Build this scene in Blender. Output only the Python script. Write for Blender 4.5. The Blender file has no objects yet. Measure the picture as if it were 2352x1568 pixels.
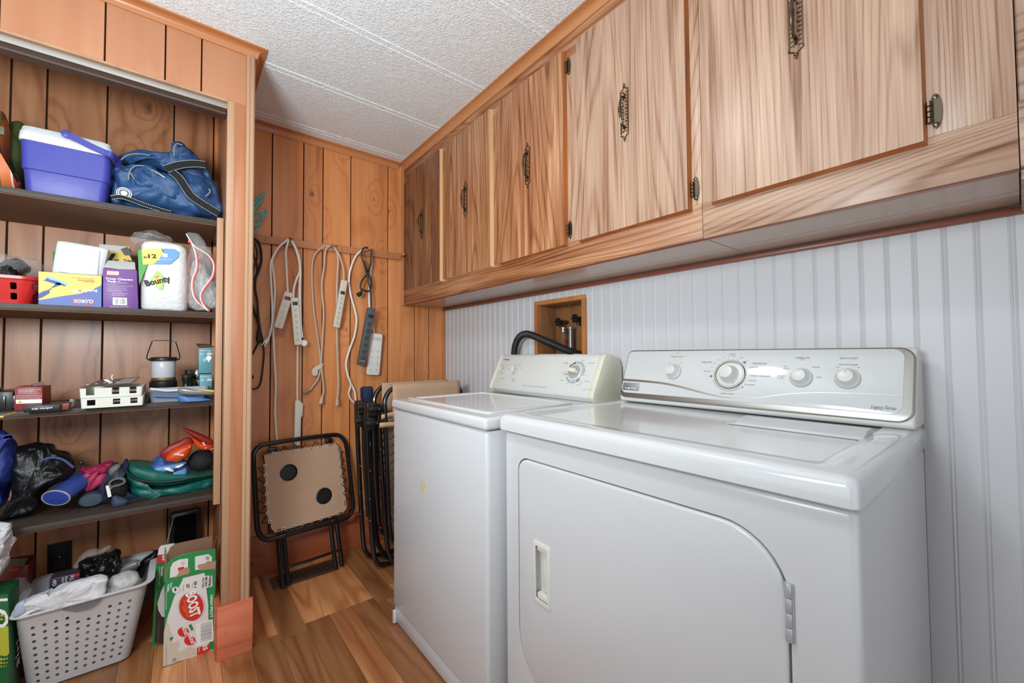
import bpy, bmesh, math, random
from mathutils import Vector, Matrix, noise
random.seed(7)
PI = math.pi
SC = bpy.context.scene
COL = SC.collection

# ------------------------------------------------------------ camera, light, exposure
cd = bpy.data.cameras.new('camera'); cam = bpy.data.objects.new('camera', cd); COL.objects.link(cam)
cd.sensor_width = 36; cd.lens = 945.46 / 2352 * 36; cd.clip_start = .02; cd.clip_end = 60
def cam_axes(yaw, pitch, roll):
    f = Vector((math.sin(yaw) * math.cos(pitch), math.cos(yaw) * math.cos(pitch), math.sin(pitch)))
    r = Vector((math.cos(yaw), -math.sin(yaw), 0)); u = r.cross(f)
    return r * math.cos(roll) + u * math.sin(roll), -r * math.sin(roll) + u * math.cos(roll), f
cr_, cu_, cf_ = cam_axes(.677804852, .0286156730, -.00676710292)
cam.matrix_world = Matrix(((cr_.x, cu_.x, -cf_.x, 0), (cr_.y, cu_.y, -cf_.y, 0), (cr_.z, cu_.z, -cf_.z, 1.11), (0, 0, 0, 1)))
SC.camera = cam
SC.view_settings.view_transform = 'Standard'; SC.view_settings.look = 'None'
SC.view_settings.gamma = 1; SC.view_settings.use_curve_mapping = False
SC.view_settings.exposure = -.98
SC.cycles.max_bounces = 8; SC.cycles.diffuse_bounces = 4; SC.cycles.transparent_max_bounces = 12
SC.cycles.use_denoising = True; SC.cycles.sample_clamp_indirect = 4
W = bpy.data.worlds.new('world'); SC.world = W; W.use_nodes = True
W.node_tree.nodes['Background'].inputs[0].default_value = (.76, .90, 1, 1)
W.node_tree.nodes['Background'].inputs[1].default_value = .9
def area(name, loc, target, size, power, col=(1, 1, 1), sy=None):
    l = bpy.data.lights.new(name, 'AREA'); l.energy = power; l.color = col
    l.shape = 'RECTANGLE' if sy else 'DISK'; l.size = size
    if sy: l.size_y = sy
    o = bpy.data.objects.new(name, l); COL.objects.link(o); o.location = loc
    o.rotation_euler = (Vector(target) - Vector(loc)).to_track_quat('-Z', 'Y').to_euler(); return o
area('ceiling_lamp_light', (.0, .86, 2.215), (.0, .86, 0), .24, 14, (.92, .97, 1))
area('ceiling_fill', (-.60, .35, 1.45), (.35, 1.9, 2.31), .5, 67, (.90, .98, 1))  # unseen fill added beside the camera to brighten the ceiling
area('window_fill', (-1.62, .25, 1.30), (1, .7, 2.3), 1.5, 17, (.80, .94, 1), 1.4)  # added fill through an assumed window, tilted up at the ceiling
area('doorway_fill', (.15, -1.38, 1.15), (.2, 1.5, 2.3), 1.5, 14, (.86, .97, 1), 2.0)  # added fill from behind the camera, through an assumed doorway

# ------------------------------------------------------------ materials
def lin(c):
    return tuple(((v / 255) / 12.92 if v / 255 <= .04045 else ((v / 255 + .055) / 1.055) ** 2.4) for v in c) + (1,)
MATS = {}
def mat(name, col, rough=.5, metal=0, spec=.5, coat=0, bump=0, bscale=200, trans=0, emit=0, var=0):
    if name in MATS: return MATS[name]
    m = bpy.data.materials.new(name); m.use_nodes = True; n = m.node_tree.nodes; L = m.node_tree.links
    b = n['Principled BSDF']; b.inputs['Base Color'].default_value = lin(col)
    b.inputs['Roughness'].default_value = rough; b.inputs['Metallic'].default_value = metal
    b.inputs['Specular IOR Level'].default_value = spec; b.inputs['Coat Weight'].default_value = coat; b.inputs['Coat Roughness'].default_value = .08
    if emit: b.inputs['Emission Color'].default_value = lin(col); b.inputs['Emission Strength'].default_value = emit
    if trans: b.inputs['Alpha'].default_value = 1 - trans
    t = n.new('ShaderNodeTexCoord')
    if bump:
        x = n.new('ShaderNodeTexNoise'); x.inputs['Scale'].default_value = bscale; x.inputs['Detail'].default_value = 4
        k = n.new('ShaderNodeBump'); k.inputs['Strength'].default_value = bump; k.inputs['Distance'].default_value = .01
        L.new(t.outputs['Object'], x.inputs['Vector']); L.new(x.outputs['Fac'], k.inputs['Height']); L.new(k.outputs[0], b.inputs['Normal'])
    if var:
        x = n.new('ShaderNodeTexNoise'); x.inputs['Scale'].default_value = 14; x.inputs['Detail'].default_value = 5
        mx = n.new('ShaderNodeMix'); mx.data_type = 'RGBA'; mx.inputs[6].default_value = lin(tuple(v * (1 - var) for v in col)); mx.inputs[7].default_value = lin(tuple(min(255, v * (1 + var)) for v in col))
        L.new(t.outputs['Object'], x.inputs['Vector']); L.new(x.outputs['Fac'], mx.inputs[0]); L.new(mx.outputs[2], b.inputs['Base Color'])
    MATS[name] = m; return m
def wood(name, stops, axis='Z', field=3.0, rings=9, fibre=.35, rough=.35, coat=.25, stretch=.10, hue_var=.12, knots=0, wave=1.0, sheen_bump=.05, ringw=.2, broad=.9, bs=5, power=4.0):
    """flat-sawn wood: contour lines of a stretched noise field, plus fine fibres, optional knots"""
    if name in MATS: return MATS[name]
    m = bpy.data.materials.new(name); m.use_nodes = True; N = m.node_tree.nodes; L = m.node_tree.links; b = N['Principled BSDF']
    def nd(t, **k):
        x = N.new(t)
        for a, v in k.items(): setattr(x, a, v)
        return x
    def mth(op, a, bb=None, c=None):
        x = nd('ShaderNodeMath', operation=op)
        for i, v in enumerate((a, bb, c)):
            if v is None: continue
            if isinstance(v, (int, float)): x.inputs[i].default_value = v
            else: L.new(v, x.inputs[i])
        return x.outputs[0]
    tc = nd('ShaderNodeTexCoord'); oi = nd('ShaderNodeObjectInfo')
    off = nd('ShaderNodeVectorMath', operation='SCALE'); off.inputs[0].default_value = (37.1, 19.7, 53.3); L.new(oi.outputs['Random'], off.inputs['Scale'])
    add = nd('ShaderNodeVectorMath', operation='ADD'); L.new(tc.outputs['Object'], add.inputs[0]); L.new(off.outputs[0], add.inputs[1])
    s = {'X': (stretch, 1, 1), 'Y': (1, stretch, 1), 'Z': (1, 1, stretch)}[axis]
    mp = nd('ShaderNodeMapping'); mp.inputs['Scale'].default_value = s; L.new(add.outputs[0], mp.inputs['Vector'])
    n1 = nd('ShaderNodeTexNoise'); n1.inputs['Scale'].default_value = field; n1.inputs['Detail'].default_value = 1.5; n1.inputs['Roughness'].default_value = .4; n1.inputs['Distortion'].default_value = .25 * wave
    L.new(mp.outputs[0], n1.inputs['Vector'])
    base = n1.outputs['Fac']
    if knots:
        se = nd('ShaderNodeSeparateXYZ'); L.new(add.outputs[0], se.inputs[0]); c_ = {'X': (0, 1, 2), 'Y': (1, 0, 2), 'Z': (2, 0, 1)}[axis]
        cb_ = nd('ShaderNodeCombineXYZ'); L.new(mth('MULTIPLY', se.outputs[c_[0]], .55), cb_.inputs[1]); L.new(mth('ADD', se.outputs[c_[1]], se.outputs[c_[2]]), cb_.inputs[0])
        wn_ = nd('ShaderNodeTexNoise'); wn_.inputs['Scale'].default_value = 25; L.new(add.outputs[0], wn_.inputs['Vector'])
        wv = nd('ShaderNodeVectorMath', operation='MULTIPLY_ADD'); wv.inputs[1].default_value = (.03, .03, .0); L.new(wn_.outputs['Color'], wv.inputs[0]); L.new(cb_.outputs[0], wv.inputs[2])
        vk = nd('ShaderNodeTexVoronoi', feature='F1', voronoi_dimensions='2D'); vk.inputs['Scale'].default_value = knots; L.new(wv.outputs[0], vk.inputs['Vector'])
        kc = nd('ShaderNodeSeparateColor'); L.new(vk.outputs['Color'], kc.inputs[0])
        near = nd('ShaderNodeMapRange'); near.inputs[1].default_value = .02; near.inputs[2].default_value = .30; near.inputs[3].default_value = 1; near.inputs[4].default_value = 0
        L.new(vk.outputs['Distance'], near.inputs[0])
        base = mth('ADD', base, mth('MULTIPLY', mth('POWER', near.outputs[0], 2.0), .22))
    r = mth('ADD', mth('MULTIPLY', mth('SINE', mth('MULTIPLY', base, rings * 6.2832)), .5), .5)
    tri = mth('SUBTRACT', 1.0, mth('POWER', r, power))          # thin dark late-wood lines
    mf = nd('ShaderNodeMapping'); sf = {'X': (2, 1, 1), 'Y': (1, 2, 1), 'Z': (1, 1, 2)}[axis]
    sf = tuple(230 if v == 1 else 4 for v in sf); mf.inputs['Scale'].default_value = sf; L.new(add.outputs[0], mf.inputs['Vector'])
    n2 = nd('ShaderNodeTexNoise'); n2.inputs['Scale'].default_value = 1; n2.inputs['Detail'].default_value = 3; L.new(mf.outputs[0], n2.inputs['Vector'])
    mb = nd('ShaderNodeMapping'); sb = {'X': (.06 * bs, bs, bs), 'Y': (bs, .06 * bs, bs), 'Z': (bs, bs, .06 * bs)}[axis]; mb.inputs['Scale'].default_value = sb; L.new(add.outputs[0], mb.inputs['Vector'])
    n3 = nd('ShaderNodeTexNoise'); n3.inputs['Scale'].default_value = 2.2; n3.inputs['Detail'].default_value = 3; L.new(mb.outputs[0], n3.inputs['Vector'])
    v = mth('ADD', mth('MULTIPLY', tri, ringw), mth('MULTIPLY', n2.outputs['Fac'], fibre))
    v = mth('ADD', v, mth('MULTIPLY', n3.outputs['Fac'], broad)); v = mth('SUBTRACT', v, ringw * .8 + fibre * .5 + broad * .5 - .58)
    cr = nd('ShaderNodeValToRGB'); e = cr.color_ramp.elements
    for i, (p, c) in enumerate(stops):
        x = e[i] if i < 2 else e.new(p)
        x.position = p; x.color = lin(c)
    L.new(v, cr.inputs[0]); colr = cr.outputs[0]
    hv = nd('ShaderNodeHueSaturation'); L.new(mth('ADD', mth('MULTIPLY', mth('SUBTRACT', oi.outputs['Random'], .5), hue_var * 2), 1.0), hv.inputs['Value']); L.new(colr, hv.inputs['Color']); colr = hv.outputs[0]
    if knots:
        kd = nd('ShaderNodeMapRange'); kd.inputs[1].default_value = .012; kd.inputs[2].default_value = .055; kd.inputs[3].default_value = .8; kd.inputs[4].default_value = 0; L.new(mth('ADD', vk.outputs['Distance'], mth('MULTIPLY', kc.outputs[0], .045)), kd.inputs[0])
        mx = nd('ShaderNodeMix', data_type='RGBA'); mx.inputs[7].default_value = lin((92, 40, 22)); L.new(kd.outputs[0], mx.inputs[0]); L.new(colr, mx.inputs[6]); colr = mx.outputs[2]
    L.new(colr, b.inputs['Base Color'])
    bp = nd('ShaderNodeBump'); bp.inputs['Strength'].default_value = sheen_bump; bp.inputs['Distance'].default_value = .004; L.new(n2.outputs['Fac'], bp.inputs['Height']); L.new(bp.outputs[0], b.inputs['Normal'])
    b.inputs['Roughness'].default_value = rough; b.inputs['Coat Weight'].default_value = coat; b.inputs['Coat Roughness'].default_value = .25
    MATS[name] = m; return m

ORANGE = [(.0, (140, 72, 34)), (.3, (198, 120, 68)), (.6, (217, 140, 84)), (1.0, (235, 168, 110))]
PANEL = wood('wood_panel_orange', ORANGE, 'Z', 3.0, 11, .18, .38, .3, .12, .10, 3.2, ringw=.2, broad=1.3, bs=6)
HEAD = wood('wood_header', [(.0, (136, 78, 46)), (.35, (174, 114, 78)), (.62, (184, 126, 90)), (1.0, (198, 144, 108))], 'Z', 2.8, 7, .16, .38, .3, .2, .03, 5, ringw=.1, broad=.9)
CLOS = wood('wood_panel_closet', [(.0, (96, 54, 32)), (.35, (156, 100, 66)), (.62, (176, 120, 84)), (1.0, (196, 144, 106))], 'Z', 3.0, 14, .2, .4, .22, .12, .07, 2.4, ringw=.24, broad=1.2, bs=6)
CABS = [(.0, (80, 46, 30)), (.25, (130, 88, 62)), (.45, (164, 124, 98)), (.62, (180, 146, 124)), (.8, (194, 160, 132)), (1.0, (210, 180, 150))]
CABSM = [(.0, (64, 32, 16)), (.25, (110, 62, 34)), (.45, (150, 94, 58)), (.62, (168, 114, 78)), (.8, (192, 144, 106)), (1.0, (208, 168, 130))]  # warm print for farther doors and rail, partly darkened for weaker light there
CABSD = [(.0, (44, 24, 16)), (.3, (84, 50, 32)), (.55, (116, 74, 48)), (.8, (146, 102, 70)), (1.0, (190, 150, 112))]  # dark print of the farthest door, with light falloff mixed into the colour
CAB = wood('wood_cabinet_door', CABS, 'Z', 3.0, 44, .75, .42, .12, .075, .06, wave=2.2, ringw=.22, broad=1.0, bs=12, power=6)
CABM = wood('wood_cabinet_door_warm_dimmed', CABSM, 'Z', 3.0, 44, .75, .42, .12, .075, .06, wave=2.2, ringw=.22, broad=1.0, bs=12, power=6)
CABD = wood('wood_cabinet_door_dark_dimmed', CABSD, 'Z', 3.0, 44, .75, .42, .12, .075, .06, wave=2.2, ringw=.22, broad=1.0, bs=12, power=6)
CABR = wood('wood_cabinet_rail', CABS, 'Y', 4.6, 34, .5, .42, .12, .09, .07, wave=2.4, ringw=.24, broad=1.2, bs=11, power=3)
CABRM = wood('wood_cabinet_rail_warm_dimmed', CABSM, 'Y', 4.6, 34, .5, .42, .12, .09, .07, wave=2.4, ringw=.24, broad=1.2, bs=11, power=3)
EDGE = wood('wood_door_edge', [(.0, (110, 54, 20)), (.5, (168, 98, 48)), (1.0, (196, 126, 70))], 'Z', 5, 6, .5, .45, .1, .1, .1)
EDGEP = wood('wood_door_edge_pale', [(.0, (176, 120, 76)), (.5, (218, 170, 122)), (1.0, (234, 194, 150))], 'Z', 5, 6, .4, .45, .1, .1, .1)
PINE = wood('wood_pine', [(.0, (130, 88, 60)), (.5, (174, 134, 104)), (1.0, (190, 154, 122))], 'Z', 5, 7, .35, .5, .08, .1, .05)
PINEO = wood('wood_pine_stained', [(.0, (132, 72, 40)), (.5, (172, 110, 74)), (1.0, (186, 130, 92))], 'Z', 5, 7, .3, .45, .1, .1, .03)
TRIMW = wood('wood_trim', [(.0, (120, 66, 34)), (.5, (184, 120, 74)), (1.0, (206, 146, 98))], 'Z', 4, 6, .4, .35, .35, .08, .05)
TRIMX = wood('wood_trim_along_x', [(.0, (120, 62, 30)), (.5, (182, 114, 68)), (1.0, (206, 142, 92))], 'X', 4, 5, .3, .32, .4, .06, .05)
TRIMY = wood('wood_trim_along_y', [(.0, (130, 74, 38)), (.5, (190, 126, 78)), (1.0, (208, 148, 100))], 'Y', 4, 5, .3, .32, .4, .06, .05)
REDW = wood('wood_red_board', [(.0, (140, 58, 36)), (.4, (196, 100, 70)), (1.0, (220, 132, 98))], 'X', 6, 6, .3, .4, .2, .12, .04, 9)
REDB = wood('wood_baseboard', [(.0, (110, 46, 24)), (.4, (168, 84, 50)), (1.0, (194, 110, 70))], 'X', 5, 6, .3, .4, .2, .1, .04, 4)
RAILX = wood('wood_peg_rail', [(.0, (134, 76, 44)), (.45, (186, 120, 78)), (1.0, (208, 146, 102))], 'X', 7, 6, .3, .5, .1, .1, .04)
DARKR = wood('wood_cornice_dark', [(.0, (78, 34, 22)), (.5, (134, 68, 46)), (1.0, (158, 90, 62))], 'Y', 5, 7, .4, .4, .2, .08, .04)
FLOOR = wood('wood_floor', [(.0, (84, 42, 22)), (.28, (138, 80, 46)), (.5, (166, 104, 62)), (.75, (196, 138, 90)), (1.0, (220, 170, 120))], 'Y', 3.6, 18, .22, .3, .3, .10, .45, 0, ringw=.16, broad=.95, bs=8)
SHELFW = mat('shelf_dark', (62, 52, 46), .55, bump=.1, bscale=60, var=.15)
SHELFU = mat('shelf_underside', (118, 86, 62), .7, var=.08)
BOXW = wood('wood_recess', [(.0, (70, 42, 22)), (.5, (140, 96, 60)), (1.0, (170, 122, 80))], 'Z', 7, 9, .4, .4, .2, .2, .04, 4)
OAKF = wood('wood_recess_frame', [(.0, (130, 72, 34)), (.5, (188, 120, 66)), (1.0, (206, 142, 88))], 'Z', 5, 6, .4, .4, .2, .1, .04)
GROOVE = mat('groove_dark', (38, 22, 14), .9)
UNDER = mat('cabinet_underside', (186, 158, 138), .3, coat=.3, var=.05)
BEAD = mat('beadboard_white', (208, 208, 212), .42)
ENAM = mat('enamel_white', (212, 213, 215), .13, coat=.5)
ENAMB = mat('enamel_body', (206, 207, 210), .28, coat=.2)
PLAST = mat('plastic_white', (214, 214, 210), .3)
CREAM = mat('plastic_cream', (224, 221, 200), .4)
GREYP = mat('plastic_grey', (168, 168, 166), .35)
CHROME = mat('chrome', (205, 203, 200), .16, metal=1)
SATIN = mat('satin_metal', (176, 172, 166), .35, metal=1)
BRASS = mat('antique_brass', (104, 92, 76), .3, metal=1)
BLACKP = mat('plastic_black', (24, 24, 25), .38)
BLACKM = mat('metal_black', (20, 20, 22), .3, coat=.3)
RUB = mat('rubber_black', (26, 26, 26), .5)
CORDW = mat('cord_white', (238, 236, 230), .45)
CORDB = mat('cord_beige', (196, 176, 154), .5)
CORDK = mat('cord_black', (34, 34, 36), .5)
STRIPW = mat('strip_white', (226, 222, 208), .4)
STRIPG = mat('strip_grey', (84, 86, 88), .45)
INK = mat('ink_black', (20, 20, 22), .6)
INKG = mat('ink_grey', (120, 120, 122), .6)
INKW = mat('ink_white', (238, 236, 232), .6)
RED = mat('red', (196, 44, 34), .5)
SLING = mat('sling_tan', (196, 160, 132), .85, bump=.3, bscale=900, var=.04)

def ceiling_mat():
    m = bpy.data.materials.new('ceiling_textured'); m.use_nodes = True; N = m.node_tree.nodes; L = m.node_tree.links; b = N['Principled BSDF']
    b.inputs['Base Color'].default_value = lin((240, 247, 251)); b.inputs['Roughness'].default_value = .6
    t = N.new('ShaderNodeTexCoord'); mp = N.new('ShaderNodeMapping'); mp.inputs['Scale'].default_value = (.8, 1.35, 1)
    n1 = N.new('ShaderNodeTexNoise'); n1.inputs['Scale'].default_value = 75; n1.inputs['Detail'].default_value = 2; n1.inputs['Distortion'].default_value = 1.6
    r = N.new('ShaderNodeValToRGB'); r.color_ramp.elements[0].position = .46; r.color_ramp.elements[1].position = .60
    k = N.new('ShaderNodeBump'); k.inputs['Strength'].default_value = .55; k.inputs['Distance'].default_value = .004
    L.new(t.outputs['Object'], mp.inputs[0]); L.new(mp.outputs[0], n1.inputs['Vector']); L.new(n1.outputs['Fac'], r.inputs[0]); L.new(r.outputs[0], k.inputs['Height']); L.new(k.outputs[0], b.inputs['Normal'])
    return m
CEIL = ceiling_mat()
def film_mat(name, col, alpha, rough=.12):
    m = mat(name, col, rough, bump=.5, bscale=35); m.node_tree.nodes['Principled BSDF'].inputs['Alpha'].default_value = alpha; return m
FILM = film_mat('clear_film', (235, 235, 235), .16)
FILM2 = film_mat('cloudy_film', (225, 225, 225), .42)

# ------------------------------------------------------------ object helpers
ORI = {}
def props(o, label=None, cat=None, group=None, kind=None):
    if label: o['label'] = label
    if cat: o['category'] = cat
    if group: o['group'] = group
    if kind: o['kind'] = kind
    return o
def thing(name, base, label, cat, group=None, kind=None):
    o = bpy.data.objects.new(name, None); COL.objects.link(o); o.location = base; o.empty_display_size = .05; ORI[o.name] = Vector(base)
    return props(o, label, cat, group, kind)
def cr(pts, n=6, closed=False):
    P = [Vector(p) for p in pts]; out = []; m = len(P)
    for i in range(m if closed else m - 1):
        p0 = P[(i - 1) % m] if (closed or i > 0) else P[0]; p1 = P[i]; p2 = P[(i + 1) % m]
        p3 = P[(i + 2) % m] if (closed or i + 2 < m) else P[-1]
        for k in range(n):
            t = k / n; out.append(.5 * ((2 * p1) + (p2 - p0) * t + (2 * p0 - 5 * p1 + 4 * p2 - p3) * t * t + (3 * p1 - p0 - 3 * p2 + p3) * t ** 3))
    if not closed: out.append(P[-1])
    return out
def fr(o, x, y):
    x = Vector(x).normalized(); y = Vector(y); z = x.cross(y).normalized(); y = z.cross(x)
    return Matrix(((x.x, y.x, z.x, o[0]), (x.y, y.y, z.y, o[1]), (x.z, y.z, z.z, o[2]), (0, 0, 0, 1)))
I4 = Matrix.Identity(4)
class B:
    def __init__(s): s.v = []; s.f = []; s.m = []; s.mi = 0
    def add(s, vs, fs, M=None):
        k = len(s.v)
        s.v += [(M @ Vector(v)) if M else Vector(v) for v in vs]
        s.f += [tuple(i + k for i in f) for f in fs]; s.m += [s.mi] * len(fs); return s
    def box(s, lo, hi, M=None):
        (a, b, c), (d, e, f) = lo, hi
        return s.add([(a, b, c), (d, b, c), (d, e, c), (a, e, c), (a, b, f), (d, b, f), (d, e, f), (a, e, f)],
                     [(0, 3, 2, 1), (4, 5, 6, 7), (0, 1, 5, 4), (1, 2, 6, 5), (2, 3, 7, 6), (3, 0, 4, 7)], M)
    def prism(s, pts, z0, z1, M=None):
        n = len(pts); vs = [(p[0], p[1], z0) for p in pts] + [(p[0], p[1], z1) for p in pts]
        return s.add(vs, [tuple(range(n))[::-1], tuple(range(n, 2 * n))] + [(i, (i + 1) % n, n + (i + 1) % n, n + i) for i in range(n)], M)
    def tube(s, pts, r, n=8, sm=0, closed=False, M=None, rf=None):
        P = cr(pts, sm, closed) if sm else [Vector(p) for p in pts]
        if M: P = [M @ p for p in P]
        m = len(P); T = []
        for i in range(m):
            a = P[(i - 1) % m] if (closed or i > 0) else P[i]; b = P[(i + 1) % m] if (closed or i < m - 1) else P[i]
            t = (b - a); T.append(t.normalized() if t.length > 1e-9 else Vector((0, 0, 1)))
        u = T[0].orthogonal().normalized(); vs = []
        for i in range(m):
            u = (u - T[i] * u.dot(T[i])); u = u.normalized() if u.length > 1e-6 else T[i].orthogonal().normalized(); w = T[i].cross(u)
            rr = rf(i / (m - 1)) * r if rf else r
            vs += [P[i] + (u * math.cos(2 * PI * k / n) + w * math.sin(2 * PI * k / n)) * rr for k in range(n)]
        fs = []
        for i in range(m if closed else m - 1):
            j = (i + 1) % m
            fs += [(i * n + k, i * n + (k + 1) % n, j * n + (k + 1) % n, j * n + k) for k in range(n)]
        if not closed: fs += [tuple(range(n))[::-1], tuple(range((m - 1) * n, m * n))]
        return s.add(vs, fs)
    def lathe(s, prof, n=20, M=None):
        vs = [(r * math.cos(2 * PI * k / n), r * math.sin(2 * PI * k / n), z) for r, z in prof for k in range(n)]
        fs = [(i * n + k, i * n + (k + 1) % n, (i + 1) * n + (k + 1) % n, (i + 1) * n + k) for i in range(len(prof) - 1) for k in range(n)]
        fs += [tuple(range(n))[::-1], tuple(range((len(prof) - 1) * n, len(prof) * n))]
        return s.add(vs, fs, M)
    def loft(s, rings, caps=True, closed=True):
        n = len(rings[0]); vs = [p for r in rings for p in r]
        fs = [(i * n + k, i * n + (k + 1) % n, (i + 1) * n + (k + 1) % n, (i + 1) * n + k) for i in range(len(rings) - 1) for k in range(n if closed else n - 1)]
        if caps: fs += [tuple(range(n))[::-1], tuple(range((len(rings) - 1) * n, len(rings) * n))]
        return s.add(vs, fs)
    def ball(s, c, rad, nu=20, nv=12, e=1.0, M=None):
        def pw(x): return math.copysign(abs(x) ** e, x)
        rings = []
        for j in range(1, nv):
            t = -PI / 2 + PI * j / nv
            rings.append([Vector((c[0] + rad[0] * pw(math.cos(t)) * pw(math.cos(2 * PI * k / nu)), c[1] + rad[1] * pw(math.cos(t)) * pw(math.sin(2 * PI * k / nu)), c[2] + rad[2] * pw(math.sin(t)))) for k in range(nu)])
        if M: rings = [[M @ p for p in r] for r in rings]
        return s.loft(rings)
    def grid(s, fn, nu, nv):
        vs = [fn(i / nu, j / nv) for j in range(nv + 1) for i in range(nu + 1)]
        return s.add(vs, [(j * (nu + 1) + i, j * (nu + 1) + i + 1, (j + 1) * (nu + 1) + i + 1, (j + 1) * (nu + 1) + i) for j in range(nv) for i in range(nu)])
    def pillow(s, out, d0, d1, axis=(0, 1, 0), sm=4, p=.5, k=6, wr=0, ws=30, cen=None, crease=0):
        """outline inflated to d0 before and d1 behind its plane"""
        O = cr(out, sm, True) if sm else [Vector(q) for q in out]; c = Vector(cen) if cen else sum(O, Vector()) / len(O); a = Vector(axis)
        rings = []
        for i in range(-k, k + 1):
            t = i / k * .97; sc = (1 - abs(t) ** (1 / p)) ** p if abs(t) < 1 else 0; sc = max(sc, .06)
            dd = (d1 if t > 0 else d0) * t
            rings.append([c + (q - c) * sc + a * dd for q in O])
        if wr:
            rings = [[q + noise.noise_vector(q * ws) * wr for q in r] for r in rings]
        if crease:
            fw = ws * .75
            def rid(q): return (abs(noise.noise(q * fw)) ** .6 - .35) + .5 * (abs(noise.noise(Vector((q.z, q.x, q.y)) * fw * 2.1)) ** .6 - .35)
            rings = [[q - a * rid(q) * crease + (q - c) * rid(q + Vector((9, 2, 4))) * crease * .9 for q in r] for r in rings]
        return s.loft(rings)
    def build(s, name, ma, parent=None, smooth=True, bevel=0, seg=2, label=None, angle=35, solid=0, sub=0, weld=False, raw=False):
        ms = ma if isinstance(ma, (list, tuple)) else [ma]
        if parent is None:
            lo = Vector([min(v[i] for v in s.v) for i in range(3)]); hi = Vector([max(v[i] for v in s.v) for i in range(3)])
            o0 = Vector(((lo.x + hi.x) / 2, (lo.y + hi.y) / 2, lo.z))
        else: o0 = ORI[parent.name]
        me = bpy.data.meshes.new(name); me.from_pydata([v - o0 for v in s.v], [], s.f)
        for x in ms: me.materials.append(x)
        me.polygons.foreach_set('material_index', s.m)
        bm = bmesh.new(); bm.from_mesh(me)
        if weld: bmesh.ops.remove_doubles(bm, verts=bm.verts, dist=1e-5)
        if not raw: bmesh.ops.recalc_face_normals(bm, faces=bm.faces)
        if bevel:
            ed = [e for e in bm.edges if len(e.link_faces) == 2 and e.calc_face_angle(0) > math.radians(30)]
            bmesh.ops.bevel(bm, geom=ed, offset=bevel, segments=seg, profile=.5, affect='EDGES', clamp_overlap=True)
        bm.to_mesh(me); bm.free()
        if smooth:
            me.shade_smooth(); me.set_sharp_from_angle(angle=math.radians(angle))
        o = bpy.data.objects.new(name, me); COL.objects.link(o); ORI[o.name] = o0
        if parent: o.parent = parent
        else: o.location = o0
        if solid:
            q = o.modifiers.new('solid', 'SOLIDIFY'); q.thickness = solid; q.offset = 0
        if sub:
            q = o.modifiers.new('sub', 'SUBSURF'); q.levels = sub; q.render_levels = sub
        if label: o['label'] = label
        return o
def box(name, lo, hi, ma, parent=None, bevel=0, label=None, seg=2): return B().box(lo, hi).build(name, ma, parent, bool(bevel), bevel, seg, label)
def rrect(x0, y0, x1, y1, r, n=5):
    rr = r if isinstance(r, (list, tuple)) else (r,) * 4      # corners: bottom-left, bottom-right, top-right, top-left
    out = []
    for (cx, cy, a), q in zip(((x0, y0, PI), (x1, y0, 1.5 * PI), (x1, y1, 0), (x0, y1, .5 * PI)), rr):
        sx = 1 if cx == x0 else -1; sy = 1 if cy == y0 else -1
        for k in range(n + 1):
            t = a + PI / 2 * k / n; out.append((cx + sx * q + q * math.cos(t), cy + sy * q + q * math.sin(t)))
    return out
def plate(name, pts, nrm, ma, parent, th=.0006, off=0, smooth=False):
    """flat print or thin sheet: polygon given by 3-D points, thickness along nrm"""
    n = Vector(nrm).normalized(); P = [Vector(p) + n * off for p in pts]; k = len(P)
    b = B(); b.add(P + [p + n * th for p in P], [tuple(range(k))[::-1], tuple(range(k, 2 * k))] + [(i, (i + 1) % k, k + (i + 1) % k, k + i) for i in range(k)])
    return b.build(name, ma, parent, smooth)
def hmap(src, dst):
    """maps flat artwork coordinates onto a flat face, from four matching corners"""
    import numpy as np
    A = []; b = []
    for (x, y), p in zip(src, dst):
        A.append([x, y, 1, 0, 0, 0, -x * p[0], -y * p[0]]); b.append(p[0]); A.append([0, 0, 0, x, y, 1, -x * p[2], -y * p[2]]); b.append(p[2])
    h = np.linalg.solve(np.array(A, float), np.array(b, float)); yy = dst[0][1]
    def f(x, y):
        w = h[6] * x + h[7] * y + 1; return Vector(((h[0] * x + h[1] * y + h[2]) / w, yy, (h[3] * x + h[4] * y + h[5]) / w))
    return f
TC = {}
def text(s, p0, p1, h, nrm, ma, parent, name='lettering', off=.0008, bold=0, shear=0, th=.0004, fit=True, res=2):
    key = (s, bold, shear, res)
    if key not in TC:
        c = bpy.data.curves.new('t', 'FONT'); c.body = s; c.size = 1; c.offset = bold; c.shear = shear; c.resolution_u = res
        o = bpy.data.objects.new('t', c); me = bpy.data.meshes.new_from_object(o); TC[key] = ([v.co.copy() for v in me.vertices], [tuple(p.vertices) for p in me.polygons]); bpy.data.objects.remove(o)
    vs, fs = TC[key]
    x0 = min(v.x for v in vs); x1 = max(v.x for v in vs); y1 = max(v.y for v in vs)
    y0 = 0.0
    p0 = Vector(p0); p1 = Vector(p1); X = (p1 - p0); Lw = X.length; X.normalize(); n = Vector(nrm).normalized(); Y = n.cross(X)
    sy = h / (y1 - y0); sx = Lw / (x1 - x0) if fit else sy
    b = B(); b.add([p0 + X * ((v.x - x0) * sx) + Y * (v.y * sy) + n * (off + th) for v in vs], fs)
    return b.build(name, ma, parent, False, raw=True)
def mesh_copy(src, name, parent, delta):
    o = src.copy(); o.name = name; COL.objects.link(o); o.parent = parent
    o.location = Vector(delta) - ORI[parent.name]; ORI[o.name] = ORI[parent.name]; return o
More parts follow.
